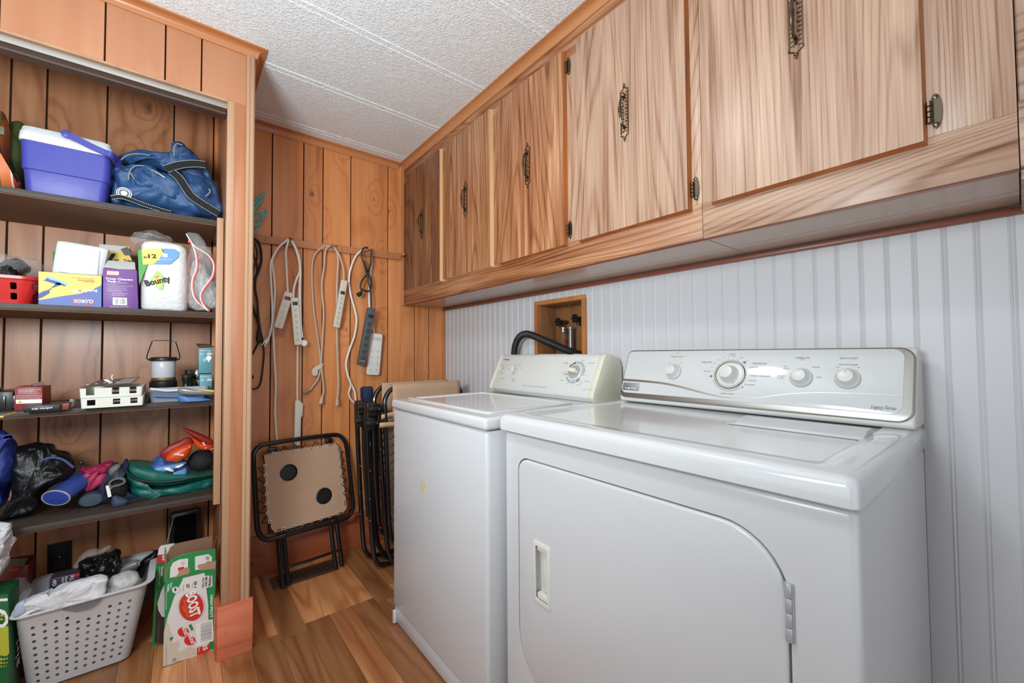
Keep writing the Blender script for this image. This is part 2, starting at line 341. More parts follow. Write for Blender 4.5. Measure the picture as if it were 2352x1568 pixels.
def cut(o, cutters):
    """real recesses: subtract builder meshes from a part"""
    for c in cutters:
        k = c.build('cutter', GROOVE); dm = o.modifiers.new('b', 'BOOLEAN'); dm.object = k; dm.solver = 'EXACT'
        bpy.context.view_layer.update(); dg = bpy.context.evaluated_depsgraph_get()
        me = bpy.data.meshes.new_from_object(o.evaluated_get(dg)); o.modifiers.clear(); o.data = me; bpy.data.objects.remove(k)
    o.data.shade_smooth(); o.data.set_sharp_from_angle(angle=math.radians(30))
    return o
def inst(name, me, parent, pos, rot=None, label=None):
    o = bpy.data.objects.new(name, me); COL.objects.link(o); o.parent = parent; o.location = Vector(pos) - ORI[parent.name]; ORI[o.name] = ORI[parent.name]
    if rot: o.rotation_euler = rot
    if label: o['label'] = label
    return o
def struct(name, b, ma, parent=None, **k):
    o = b.build(name, ma, parent, **k); o['kind'] = 'structure'; return o

# ============================================================ THE ROOM
XR, YB, ZC, XL, YN = 1.39, 2.455, 2.312, -1.6, -1.4
fl = struct('floor', B().box((XL, YN, -.04), (XR + .06, YB + .06, -.006)), GROOVE, smooth=False)
x = .317 - .0955 * 20
rf = random.Random(5)
while x < XR:
    joints = {True: 1.90 + rf.uniform(-.03, .02)}
    ys = [1.90 + rf.choice((-.06, -.01, .05))] if .2 < x < .8 else [2.2 - rf.random() * .9]
    while ys[-1] > YN: ys.append(ys[-1] - rf.uniform(.55, .95))
    ys = [YB + .005] + ys
    for a, b_ in zip(ys, ys[1:]):
        b_ = max(b_, YN)
        if a - b_ > .02: box('floor_plank', (max(x, XL) + .0004, b_ + .0004, -.006), (min(x + .0955, XR + .02) - .0004, a - .0004, 0), FLOOR, fl)
    x += .0955
# back wall: one wall behind the closet and the hanging space
wb = struct('wall_back', B().box((XL, YB + .008, 0), (XR + .06, YB + .06, ZC)), GROOVE, smooth=False)
gx = [-1.6, -1.42, -1.24, -1.14, -.98, -.83, -.63, -.53, -.435, -.26, -.037, .113, .21, .364, .515, .615, .768, .994, 1.172, 1.273, 1.39]
for a, b_ in zip(gx, gx[1:]):
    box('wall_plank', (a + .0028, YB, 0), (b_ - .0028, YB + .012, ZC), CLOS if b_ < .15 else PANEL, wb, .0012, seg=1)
# right wall: beaded boards with a hole for the plumbing recess
wr = struct('wall_right', B().box((XR + .004, YN, 0), (XR + .14, 1.222, ZC)).box((XR + .004, 1.518, 0), (XR + .14, YB + .06, ZC)).box((XR + .004, 1.222, 0), (XR + .14, 1.518, 1.05)).box((XR + .004, 1.222, 1.352), (XR + .14, 1.518, ZC)).box((XR + .125, 1.222, 1.0), (XR + .14, 1.518, 1.4)), BEAD, smooth=False)
def bead(y, z0, z1, w=.0505):
    p = [(0, 0), (0, w - .0110), (.0022, w - .0100), (.0022, w - .0085)] + [(.0022 - .0026 * math.sin(PI * k / 5), w - .0085 + .006 * k / 5) for k in range(1, 5)] + [(.0022, w - .0022), (.0022, w - .001), (0.0004, w), (.008, w), (.008, 0)]
    M = Matrix(((1, 0, 0, XR), (0, 1, 0, y), (0, 0, 1, 0), (0, 0, 0, 1)))
    B().prism([(a, b_) for a, b_ in p], z0, z1, M).build('bead_board', BEAD, wr, angle=60)
y = .022 + .0435 - .0505 * 28
while y < YB - .005:
    w = min(.0505, YB - y); top = ZC if y < -.03 else 1.412
    if y + w > 1.222 and y < 1.518: bead(y, 0, 1.105, w); bead(y, 1.352, top, w)
    else: bead(y, 0, top, w)
    y += .0505
# ceiling: textured panels between ridged joint strips
ce = struct('ceiling', B().box((XL, YN, ZC + .006), (XR + .14, YB + .06, ZC + .04)), CEIL, smooth=False)
jy = [2.352 - .4175 * k for k in range(10)]
ed = [YB + .02] + jy + [YN]
for a, b_ in zip(ed, ed[1:]):
    if a - .0165 > b_ + .0165: box('ceiling_panel', (XL, b_ + .0158, ZC), (XR + .02, a - .0158, ZC + .006), CEIL, ce)
for q in jy:
    if q < YN + .1: continue
    b = B().box((XL, q - .0155, ZC - .001), (XR + .01, q + .0155, ZC + .005))
    for s in (-1, 1): b.tube([(XL, q + s * .0145, ZC - .001), (XR, q + s * .0145, ZC - .001)], .0018, 6)
    b.build('ceiling_strip', CEIL, ce)
# walls that close the room behind and beside the camera, with an assumed window and doorway that admit the fill lights
wl = struct('wall_left', B().box((XL - .06, YN, 0), (XL - .005, -.6, ZC)).box((XL - .06, 1.1, 0), (XL - .005, YB, ZC)).box((XL - .06, -.6, 0), (XL - .005, 1.1, .65)).box((XL - .06, -.6, 2.08), (XL - .005, 1.1, ZC)), BEAD, smooth=False)
wn = struct('wall_near', B().box((XL, YN - .06, 0), (-.75, YN - .005, ZC)).box((1.05, YN - .06, 0), (XR + .1, YN - .005, ZC)).box((-.75, YN - .06, 2.1), (1.05, YN - .005, ZC)), PANEL, smooth=False)
wf = struct('window_1', B().box((XL - .05, -.6, .65), (XL, 1.1, .70)).box((XL - .05, -.6, 2.03), (XL, 1.1, 2.08)).box((XL - .05, -.6, .70), (XL, -.55, 2.03)).box((XL - .05, 1.05, .70), (XL, 1.1, 2.03)), PLAST)
lamp = thing('ceiling_lamp', (.0, .86, 2.24), 'round white flush ceiling lamp above the floor in front of the washer', 'ceiling lamp')
B().lathe([(.16, .07), (.165, .06), (.16, .03), (.15, .028)], 32, Matrix.Translation((0, .86, 2.24))).build('lamp_base', PLAST, lamp)
B().lathe([(.148, .03), (.14, .012), (.1, 0), (.03, -.008), (.0, -.009)], 32, Matrix.Translation((0, .86, 2.245))).build('diffuser', mat('lamp_glow', (255, 240, 220), .5, emit=6), lamp)

# closet shell
hd = struct('wall_header', B().box((XL, 1.878, 2.084), (.187, 1.95, ZC)), GROOVE, smooth=False)
hx = [-1.6, -1.3, -1.12, -.88, -.70, -.43, -.207, -.055, .047, .187]
for a, b_ in zip(hx, hx[1:]): box('header_panel', (a + .0022, 1.87, 2.078), (b_ - (.0022 if b_ < .18 else 0), 1.88, ZC - .01), HEAD, hd, .001, seg=1)
box('header_edge_strip', (XL, 1.868, 2.071), (.127, 1.885, 2.079), PINE, hd, .001)
pw = struct('wall_partition', B().box((.130, 1.885, 0), (.213, YB, ZC)), CLOS, smooth=False)
struct('trim_1', B().box((.127, 1.87, .15), (.150, 1.89, 2.078)), PINE, bevel=.001)
struct('trim_2', B().box((.150, 1.871, .15), (.187, 1.89, 2.078)), PINEO, bevel=.001)
struct('trim_3', B().prism([(.187, 1.89), (.187, 1.864), (.190, 1.861), (.197, 1.861), (.199, 1.864), (.202, 1.861), (.211, 1.861), (.2155, 1.866), (.2155, 1.89)], .17, ZC - .03), PINE)
struct('baseboard_1', B().box((.115, 1.853, 0), (.2255, 1.869, .192)), REDW, bevel=.002)
struct('baseboard_2', B().box((.110, 1.869, 0), (.128, 2.44, .188)), REDB, bevel=.002)
struct('baseboard_back', B().box((.215, YB - .016, 0), (XR, YB, .196)), REDB, bevel=.002)
struct('baseboard_closet', B().box((XL, YB - .014, 0), (.11, YB, .095)), REDB, bevel=.002)
def cove(a, w=.034, h=.036):   # crown profile (out, down) from the ceiling corner
    return [(0, 0), (w, 0), (w, -.006)] + [(w - (w - .008) * math.sin(t) , -.006 - (h - .012) * (1 - math.cos(t))) for t in [PI / 2 * k / 6 for k in range(1, 7)]] + [(.006, -h), (0, -h)]
P_ = cove(0)
b = B().prism(P_, XL, 1.06, Matrix(((0, 0, 1, 0), (-1, 0, 0, YB), (0, 1, 0, ZC), (0, 0, 0, 1)))); struct('trim_4', b, TRIMX)
P2 = cove(0, .036, .036)
b = B()      # closet crown, mitred round the outside corner and back along the partition
r0 = [Vector((XL, 1.87 - a, ZC + c)) for a, c in P2]; r1 = [Vector((.2155 + a, 1.87 - a, ZC + c)) for a, c in P2]; r2 = [Vector((.2155 + a, YB - .03, ZC + c)) for a, c in P2]
b.loft([r0, r1, r2]); struct('trim_5', b, TRIMX)
b = B().prism(P2, -.02, YB, Matrix(((-1, 0, 0, 1.096), (0, 0, 1, 0), (0, 1, 0, ZC), (0, 0, 0, 1)))); struct('trim_6', b, TRIMY)
struct('trim_7', B().box((1.078, 2.437, 1.414), (1.0955, YB, 2.28)), TRIMW, bevel=.003)
struct('trim_8', B().box((1.376, 2.437, 0), (XR, YB, 1.40)), TRIMW, bevel=.004)
struct('trim_9', B().box((1.372, -.08, 1.398), (XR + .003, YB, 1.4135)), DARKR, bevel=.003)
tr = thing('sliding_door_track', (-.7, 1.93, 2.05), 'grey metal sliding door track under the closet header', 'track')
box('front_lip', (XL, 1.884, 2.051), (.127, 1.888, 2.074), mat('track_grey', (168, 162, 156), .4, metal=.3), tr, .001)
box('channel', (XL, 1.888, 2.0565), (.127, 1.984, 2.074), mat('track_brown', (104, 86, 76), .5), tr, .001)
box('rail_fin', (XL, 1.93, 2.050), (.127, 1.934, 2.0575), mat('track_brown', (104, 86, 76), .5), tr)

# closet shelves and the upright that closes their ends
for z, lab in ((1.655, 'top dark closet shelf holding the blue cooler and duffel bag'), (1.282, 'second closet shelf from the top, under the cleaning supply boxes'), (.933, 'middle closet shelf with the camping lantern on it'), (.560, 'lowest dark closet shelf with the green bag on it')):
    t = thing('closet_shelf', (-.7, 2.2, z - .02), lab, 'shelf', 'dark shelves in the closet')
    box('shelf_board', (XL, 2.03, z - .019), (.105, YB - .002, z), SHELFW, t, .001)
    box('underside_sheet', (XL, 2.034, z - .022), (.105, YB - .002, z - .0192), SHELFU, t)
tag_cleat = B().box((.106, 1.985, .53), (.1275, 2.03, 1.655)).build('shelf_upright', PINE, None, True, .001)
props(tag_cleat, 'slim pale wooden upright nailed over the right ends of the closet shelves', 'upright')

# ============================================================ WALL CABINETS
def handle_mesh():
    b = B()     # lies in the plane x = 0, front towards -x, long axis z, centred
    for s in (-1, 1): b.box((-.003, s * .0135 - .0012, -.066), (0, s * .0135 + .0012, .066))
    for k in range(-6, 7):
        z = k * .0104
        b.box((-.0025, -.0128, z - .0009), (0, -.005, z + .0009)); b.box((-.0025, .005, z + .0020), (0, .0128, z + .0038))
        b.box((-.0025, -.005 if k % 2 else .003, z - .0009), (0, -.003 if k % 2 else .005, z + .0055))
    for s in (-1, 1):
        b.tube([(-.0015, -.0135, s * .066), (-.0015, -.014, s * .071), (-.0015, -.006, s * .075), (-.0015, 0, s * .081), (-.0015, .006, s * .075), (-.0015, .014, s * .071), (-.0015, .0135, s * .066)], .0017, 6, 3)
        b.ball((-.0025, 0, s * .083), (.0032, .0045, .0042), 10, 6); b.ball((-.0025, 0, s * .0895), (.0026, .0028, .0034), 8, 6)
        b.tube([(0, 0, s * .047), (-.012, 0, s * .046), (-.019, 0, s * .040)], .0038, 8, 3, rf=lambda t: 1.25 - .5 * t)
        b.ball((-.004, 0, s * .056), (.0035, .003, .0055), 8, 6)
    b.tube([(-.018, 0, -.041), (-.0235, 0, -.022), (-.025, 0, 0), (-.0235, 0, .022), (-.018, 0, .041)], .0036, 10, 5, rf=lambda t: .75 + .5 * math.sin(PI * t))
    for z in (-.006, 0, .006): b.lathe([(.0038, -.0022), (.0058, -.001), (.0058, .001), (.0038, .0022)], 12, Matrix.Translation((-.025, 0, z)))
    o = b.build('h', BRASS); me = o.data
    for v in me.vertices: v.co += ORI[o.name]
    bpy.data.objects.remove(o); return me
HANDLE = handle_mesh(); HANDLE.name = 'handle'
def hinge_mesh():
    b = B().prism([(.0085 * math.cos(t), .033 * math.sin(t)) for t in [2 * PI * k / 16 for k in range(16)]], 0, .0028, Matrix(((0, 0, -1, 0), (-1, 0, 0, 0), (0, 1, 0, 0), (0, 0, 0, 1))))
    for k in range(4): b.lathe([(.0042, -.0048), (.0050, -.004), (.0050, .004), (.0042, .0048)], 10, Matrix.Translation((-.005, .0075, -.0165 + k * .0105)))
    for s in (-1, 1): b.ball((-.003, 0, s * .026), (.002, .005, .005), 10, 6)
    o = b.build('h', BRASS); me = o.data
    for v in me.vertices: v.co += ORI[o.name]
    bpy.data.objects.remove(o); return me
HINGE = hinge_mesh(); HINGE.name = 'hinge'
XD = 1.078
def cabinet(y0, y1, doors, label, rail=None):
    CABR = rail or globals()['CABR']
    t = thing('wall_cabinet', (1.24, (y0 + y1) / 2, 1.414), label, 'cabinet', 'wood grain wall cabinets above the appliances')
    box('cabinet_body', (1.112, y0, 1.43), (1.388, y1, 2.30), EDGE, t)
    box('bottom_rail', (1.096, y0, 1.416), (1.112, y1, 1.512), CABR, t, .001)
    box('top_rail', (1.096, y0, 2.19), (1.112, y1, 2.30), CABR, t, .001)
    ys = sorted([y0] + [v for d in doors for v in d[:2]] + [y1])
    for a, b_ in zip(ys[::2], ys[1::2]):
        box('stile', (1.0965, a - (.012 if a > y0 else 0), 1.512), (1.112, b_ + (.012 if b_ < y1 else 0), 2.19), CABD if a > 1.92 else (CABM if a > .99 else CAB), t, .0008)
    for a, b_ in ((1.112, 1.2590), (1.2615, 1.388)): box('bottom_board', (a, y0 + .001, 1.4175), (b_, y1 - .001, 1.430), UNDER, t)
    b = B().box((1.106, y0, 1.4135), (1.112, y1, 1.4175)); b.build('rail_edge', DARKR, t)
    for a, b_, hs, pale in doors:
        bb = B(); X0, X1 = XD, 1.096; z0, z1 = 1.498, 2.222; c = .004
        bb.add([(X0, a + c, z0 + c), (X0, b_ - c, z0 + c), (X0, b_ - c, z1 - c), (X0, a + c, z1 - c)], [(0, 1, 2, 3)])
        bb.add([(X1, a, z0), (X1, b_, z0), (X1, b_, z1), (X1, a, z1)], [(0, 3, 2, 1)])
        bb.mi = 1
        bb.f += [(0, 4, 5, 1), (1, 5, 6, 2), (2, 6, 7, 3), (3, 7, 4, 0)]; bb.m += [1] * 4
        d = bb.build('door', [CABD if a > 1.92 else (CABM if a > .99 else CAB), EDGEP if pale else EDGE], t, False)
        inst('handle', HANDLE, d, (XD, (a + b_) / 2, 1.864), label='openwork antique brass pull')
        for z in (1.557, 2.160): inst('hinge', HINGE, d, (XD + .016 if False else 1.0945, (a - .012) if hs < 0 else (b_ + .012), z), rot=(0, 0, 0) if hs < 0 else (PI, 0, 0))
    return t
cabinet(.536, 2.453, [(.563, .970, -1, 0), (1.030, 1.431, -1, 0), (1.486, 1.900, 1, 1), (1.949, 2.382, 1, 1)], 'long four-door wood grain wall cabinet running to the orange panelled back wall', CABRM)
cb = cabinet(-.004, .535, [(.103, .507, -1, 0)], 'nearer single-door wood grain wall cabinet above the right end of the dryer')
box('end_panel', (1.112, -.020, 1.400), (1.388, -.005, 2.30), CABR, cb, .001); box('rail_return', (1.096, -.075, 1.416), (1.112, -.005, 1.53), CABR, cb, .001)

# ============================================================ PLUMBING RECESS
t = thing('washer_outlet_box', (1.45, 1.37, 1.09), 'wooden recessed box in the white beadboard wall holding the water valves', 'recess')
for nm, lo, hi, m_ in (('frame_top', (1.379, 1.203, 1.347), (1.394, 1.535, 1.367), OAKF), ('frame_side', (1.379, 1.203, 1.09), (1.394, 1.223, 1.347), OAKF), ('frame_side', (1.379, 1.515, 1.09), (1.394, 1.535, 1.347), OAKF),
                       ('frame_bottom', (1.379, 1.203, 1.07), (1.394, 1.535, 1.09), OAKF), ('back_panel', (1.508, 1.2221, 1.07), (1.513, 1.5179, 1.35), BOXW), ('side_panel', (1.394, 1.2221, 1.09), (1.508, 1.229, 1.35), BOXW), ('side_panel', (1.394, 1.511, 1.09), (1.508, 1.5179, 1.35), BOXW), ('top_panel', (1.394, 1.229, 1.345), (1.508, 1.511, 1.3519), BOXW), ('bottom_panel', (1.394, 1.229, 1.09), (1.508, 1.511, 1.096), BOXW)):
    box(nm, lo, hi, m_, t, .001)
def valve(yy, zz, lab):
    v = thing('water_valve', (1.46, yy, zz - .03), lab, 'valve', 'black handled valves in the wall recess')
    b = B().tube([(1.507, yy, zz), (1.455, yy, zz)], .010, 10).tube([(1.47, yy, zz), (1.465, yy, zz - .03)], .011, 10); b.build('valve_body', BRASS, v)
    b = B(); M = fr((1.44, yy, zz), (0, 1, 0), (0, 0, 1))
    b.tube([(.0155 * (1 + .12 * math.cos(6 * a)) * math.cos(a), .0155 * (1 + .12 * math.cos(6 * a)) * math.sin(a), 0) for a in [2 * PI * k / 36 for k in range(36)]], .0046, 8, 0, True, M)
    for k in range(3): b.tube([(.015 * math.cos(k * PI / 3), .015 * math.sin(k * PI / 3), 0), (-.015 * math.cos(k * PI / 3), -.015 * math.sin(k * PI / 3), 0)], .003, 6, M=M)
    b.tube([(0, 0, -.006), (0, 0, .02)], .006, 8, M=M); b.build('valve_handle', BLACKM, v)
valve(1.428, 1.262, 'left black handled water valve in the wooden wall recess'); valve(1.318, 1.272, 'right black handled water valve in the wooden wall recess, higher one')
t = thing('supply_hose', (1.45, 1.40, 1.08), 'braided steel water hose with a red band under the left valve', 'hose', 'water hoses in the recess')
B().tube([(1.455, 1.408, 1.232), (1.45, 1.405, 1.17), (1.44, 1.40, 1.10), (1.425, 1.395, 1.02)], .0065, 10, 5).build('braid', mat('braided_steel', (190, 190, 190), .35, metal=.8, bump=.8, bscale=700), t)
B().lathe([(.010, 0), (.0125, .003), (.0125, .012), (.010, .014), (.0125, .016), (.0125, .027), (.009, .03)], 14, Matrix.Translation((1.456, 1.408, 1.208))).build('coupling', CHROME, t)
B().tube([(1.4505, 1.4053, 1.178), (1.4485, 1.4045, 1.163)], .0078, 10).build('band', RED, t)
t = thing('supply_hose', (1.44, 1.27, 1.08), 'second braided water hose with a red sleeve at the right edge of the recess', 'hose', 'water hoses in the recess')
B().tube([(1.46, 1.275, 1.235), (1.45, 1.262, 1.18), (1.435, 1.268, 1.11), (1.42, 1.28, 1.0)], .0065, 10, 5).build('braid', mat('braided_steel', (190, 190, 190)), t)
B().tube([(1.443, 1.264, 1.142), (1.436, 1.268, 1.112)], .0085, 10).build('band', RED, t)
props(B().tube([(1.447, 1.352, 1.02), (1.452, 1.356, 1.232)], .0095, 12).lathe([(.0095, 0), (.012, .002), (.012, .012), (.0095, .014)], 12, Matrix.Translation((1.452, 1.356, 1.222))).build('grey_pipe', mat('pipe_grey', (140, 146, 150), .35, metal=.5), None), 'plain grey standpipe upright in the middle of the wall recess', 'pipe')
t = thing('drain_hose', (1.35, 1.5, .95), 'black corrugated drain hose arching from behind the washer into the wall recess', 'hose')
hp = cr([(1.36, 1.655, .93), (1.345, 1.652, 1.05), (1.335, 1.635, 1.14), (1.337, 1.600, 1.192), (1.345, 1.545, 1.205), (1.36, 1.46, 1.176), (1.38, 1.375, 1.142), (1.40, 1.30, 1.113), (1.425, 1.262, 1.10)], 14)
b = B(); rr = [.0165 + (.0016 if k % 2 else -.0012) for k in range(len(hp))]; b.tube(hp, 1, 14, rf=lambda q: rr[int(round(q * (len(hp) - 1)))]); b.build('corrugated_tube', RUB, t)

# ============================================================ WASHING MACHINE
w = thing('washing_machine', (1.02, 1.33, 0), 'white top-loading washing machine with a cream-ended control panel', 'washing machine')
bd = B().box((.700, .990, .072), (1.345, 1.669, .880)).build('body', ENAMB, w, True, .012, 3)
box('kick_panel', (.7075, .992, .006), (1.34, 1.667, .070), ENAMB, w, .003)
for yy in (1.655,): B().prism(rrect(-.008, 0, .008, .052, .004, 3), 0, .012, fr((.707, yy, .004), (0, -1, 0), (0, 0, 1))).build('foot_cover', PLAST, w, True, .001)
tc_ = B().box((.692, .986, .8835), (1.36, 1.673, .921)).build('top_cap', ENAM, w, True, .011, 4)
ld = B(); M0 = Matrix.Identity(4)
ld.prism(rrect(.745, 1.045, 1.135, 1.640, .02, 4), .9205, .9275); lo_ = ld.build('lid', ENAM, w, True, .0035, 2)
cut(lo_, [B().prism(rrect(.765, 1.075, 1.115, 1.610, .018, 4), .9235, .94)])
pr = [(1.215, .9215), (1.1985, .940), (1.2005, .955), (1.266, 1.089), (1.271, 1.098), (1.280, 1.1035), (1.320, 1.100), (1.360, 1.078), (1.372, 1.055), (1.374, .9215)]
MY = lambda: Matrix(((1, 0, 0, 0), (0, 0, 1, 0), (0, 1, 0, 0), (0, 0, 0, 1)))
B().prism(pr, 1.035, 1.652, MY()).build('control_panel', PLAST, w, True, .002, 2)
for a, b_ in ((1.008, 1.035), (1.652, 1.672)):
    q = [((x - 1.29) * 1.03 + 1.29, max(.9215, (z - 1.0) * 1.012 + 1.0)) for x, z in pr]
    B().prism(q, a, b_, MY()).build('end_cap', CREAM, w, True, .004, 2)
nW = Vector((-.146, 0, .072)).normalized(); vW = Vector((.072, 0, .146)).normalized(); P0W = Vector((1.200, 1.66, .954)) + nW * .0022
def wf_(u, v): return P0W + Vector((0, -u, 0)) + vW * v
FW = fr((0, 0, 0), (0, -1, 0), vW); 
def at(P, F): M = F.copy(); M.translation = P; return M
def wtext(s, u0, v0, u1, h, ma=INKG, **k): text(s, wf_(u0, v0), wf_(u1, v0), h, nW, ma, w, **k)
def dial(uv, r, ang, big=False):
    P = wf_(*uv); M = at(P, FW)
    q = B().lathe([(r * 1.0, 0), (r, .004), (r * .93, .006)], 32, M).build('dial', PLAST, w)
    B().lathe([(r * .8, .006), (r * .78, .0085), (r * .5, .0095)], 32, M).build('dial_face', GREYP, q)
    M2 = M @ Matrix.Rotation(ang, 4, 'Z')
    B().prism(rrect(-r * .22, -r * .70, r * .22, r * .72, r * .2, 4), .006, .024 if not big else .03, M2).build('grip', CREAM, q, True, .002)
dial((0.0548, 0.0805), .0165, .45); dial((0.1506, 0.0806), .0175, .12)
UD = (0.5276, 0.0857)
dial(UD, .037, 1.45, True)
gM = at(wf_(*UD), FW)
for a0, a1, c in ((62, 96, 0), (32, 60, 0), (-4, 28, 0), (-16, -8, 0), (-62, -38, 1), (-84, -68, 0), (-110, -88, 0), (-150, -114, 0), (-172, -166, 1), (128, 150, 2), (104, 124, 2)):
    pts = [(.0415 * math.cos(math.radians(a)), .0415 * math.sin(math.radians(a))) for a in [a0 + (a1 - a0) * k / 5 for k in range(6)]] + [(.047 * math.cos(math.radians(a)), .047 * math.sin(math.radians(a))) for a in [a1 - (a1 - a0) * k / 5 for k in range(6)]]
    B().prism(pts, .0002, .0007, gM).build('dial_mark', (mat('mark_blue', (160, 170, 178)), mat('mark_slate', (110, 120, 126)), mat('mark_dark', (90, 90, 96)))[c], w, False)
def wt(s, crop_uv0, crop_uv1, h, ma=INKG, **k): wtext(s, crop_uv0[0], crop_uv0[1], crop_uv1[0], h, ma, **k)
wt('ADMIRAL', (0.0273, 0.1353), (0.0794, 0.1358), .0052, INK, bold=.02)
wt('SMALL', (0.0274, 0.107), (0.0475, 0.1074), .0026); wt('MED', (0.0686, 0.1076), (0.0827, 0.1078), .0024); wt('LARGE', (0.0896, 0.0893), (0.1024, 0.0897), .0024); wt('LOAD SIZE', (0.0516, 0.0351), (0.0851, 0.0367), .003)
wt('WARM', (0.1241, 0.1127), (0.1366, 0.1129), .0024); wt('COLD', (0.1268, 0.1076), (0.1393, 0.1078), .0024); wt('WARM', (0.1581, 0.1133), (0.1733, 0.1136), .0024); wt('COLD', (0.1628, 0.1083), (0.1749, 0.1086), .0024); wt('HOT', (0.1826, 0.0937), (0.1935, 0.094), .0024); wt('COLD', (0.1835, 0.0881), (0.1953, 0.0884), .0024)
wt('TEMPERATURE', (0.1415, 0.0373), (0.1777, 0.039), .003); wt('WASH', (0.1533, 0.0308), (0.1664, 0.0314), .0024); wt('RINSE', (0.1543, 0.0252), (0.1673, 0.0259), .0024)
wt('HEAVY DUTY  |  SUPER CAPACITY  |  2 SPEED COMBINATIONS', (0.2375, 0.0099), (0.3956, 0.0197), .0032)
wt('PERMANENT', (0.441, 0.1254), (0.4738, 0.1259), .0028); wt('PRESS', (0.4582, 0.1202), (0.4749, 0.1205), .0028); wt('NORMAL', (0.4806, 0.1193), (0.4909, 0.1195), .0024); wt('OFF', (0.5047, 0.1339), (0.5117, 0.134), .0024); wt('OFF', (0.5161, 0.1358), (0.5231, 0.1358), .0024)
wt('NORMAL', (0.5412, 0.1377), (0.5597, 0.1379), .0026); wt('HEAVY', (0.5455, 0.1317), (0.5591, 0.1319), .0024); wt('SUPER WASH', (0.5824, 0.1257), (0.6139, 0.1263), .003); wt('LIGHT', (0.5688, 0.1161), (0.5782, 0.1163), .0026); wt('OFF', (0.582, 0.0908), (0.5894, 0.0911), .0024); wt('SOAK', (0.5805, 0.0768), (0.588, 0.0771), .0024)
wt('PRE-WASH', (0.5901, 0.0487), (0.6155, 0.0501), .003); wt('OFF', (0.5699, 0.0468), (0.5783, 0.0473), .0024); wt('LIGHT', (0.5688, 0.0397), (0.5828, 0.0405), .0024); wt('NORMAL', (0.5564, 0.0319), (0.5789, 0.0332), .0026); wt('HEAVY', (0.5334, 0.0281), (0.5468, 0.0289), .0024); wt('SPIN', (0.5027, 0.0342), (0.5127, 0.0348), .0024)
wt('REGULAR', (0.4601, 0.0466), (0.4807, 0.0477), .003); wt('OFF', (0.4778, 0.0674), (0.4843, 0.0676), .0024); wt('SHORT CYCLE', (0.4584, 0.0736), (0.4873, 0.0747), .0024); wt('ADD FABRIC', (0.4552, 0.0802), (0.4789, 0.081), .0024); wt('SPIN', (0.4671, 0.0873), (0.4758, 0.0876), .0024); wt('PULL TO START', (0.5873, 0.016), (0.6127, 0.0177), .0026); wt('PUSH TO STOP', (0.6176, 0.0168), (0.6422, 0.0186), .0026)
s_ = thing('price_sticker', (.699, 1.394, .60), 'small worn yellowed sticker on the front of the washing machine', 'sticker')
plate('paper', [(.6998, 1.414, .602), (.6998, 1.374, .602), (.6998, 1.374, .642), (.6998, 1.404, .650), (.6998, 1.414, .648)], (-1, 0, 0), mat('old_paper', (206, 190, 156), .7, var=.16), s_, .0008)

# ============================================================ DRYER
d = thing('clothes_dryer', (1.05, .56, 0), 'white front-loading clothes dryer nearest the camera with a silver-trimmed control panel', 'dryer')
bd = B().box((.745, .151, .02), (1.352, .965, .884)).build('body', ENAMB, d, True, .014, 4)
do = rrect(0, 0, .656, .597, (.135, .14, .10, .036), 10)       # door outline: u from y=.898 towards the camera's right, v up from z=.222
FD = fr((.745, .898, .220), (0, -1, 0), (0, 0, 1))
do2 = rrect(-.004, -.004, .660, .601, (.139, .144, .104, .040), 10)
cut(bd, [B().prism(do2, -.022, .03, FD)])
dd = B().prism(do, -.021, .0035, FD).build('door', ENAMB, d, True, .006, 3)
hu0, hu1, hv0, hv1 = .898 - .836, .898 - .771, .452 - .22, .614 - .22
cut(dd, [B().prism(rrect(hu0 + .004, hv0 + .004, hu1 - .004, hv1 - .004, .006, 3), -.018, .03, FD)])
hm = B().prism(rrect(hu0, hv0, hu1, hv1, .008, 4), .0030, .0062, FD).build('door_handle', mat('handle_white', (220, 219, 211), .35), dd, True, .001)
cut(hm, [B().prism(rrect(hu0 + .010, hv0 + .012, hu1 - .010, hv1 - .012, .005, 3), -.02, .03, FD)])
b = B(); b.prism(rrect(hu0 + .005, hv0 + .005, hu1 - .005, hv1 - .005, .005, 3), -.0175, -.0165, FD)
b.prism([(hu0 + .022, hv0 + .03), (hu1 - .012, hv0 + .03), (hu1 - .012, hv1 - .03), (hu0 + .022, hv1 - .03)], -.0165, -.011, FD)
for v0, v1 in ((hv0 + .012, hv0 + .026), (hv1 - .026, hv1 - .012)): b.prism([(hu0 + .012, v0), (hu1 - .011, v0), (hu1 - .011, v1), (hu0 + .012, v1)], -.0165, .001, FD)
b.build('handle_cup', mat('handle_white', (220, 219, 211), .35), dd, True, .001)
for z in (.660,):
    b = B()
    for k in range(4): b.lathe([(.0042, 0), (.0048, .001), (.0048, .0205), (.0042, .0215)], 12, Matrix.Translation((.7415, .2395, z + k * .0225)))
    b.box((.7425, .2325, z - .001), (.7435, .246, z + .09)); b.build('hinge', mat('hinge_silver', (190, 190, 196), .3, metal=.35), d)
def slab_top(name, x0, y0, x1, y1, z0, z1, par, ma):
    bb = B(); P = lambda i, dz, r: [Vector((a, c, dz)) for a, c in rrect(x0 + i, y0 + i, x1 - i, y1 - i, r, 5)]
    bb.loft([P(.004, z0, .01), P(0, z0 + .003, .014), P(0, z1 - .020, .014), P(.0025, z1 - .010, .014), P(.008, z1 - .0035, .014), P(.018, z1, .014), P(.060, z1, .020), P(.066, z1 - .004, .022), P(.068, z1 - .0042, .022)])
    return bb.build(name, ma, par, True, angle=50)
slab_top('top_panel', .726, .146, 1.360, .968, .8875, .935, d, ENAM)
b = B().prism([(1.066, .9318), (1.068, .936), (1.098, .946), (1.140, .947), (1.146, .9318)], .205, .452, MY()); b.build('lint_screen_cover', ENAMB, d, True, .0015)
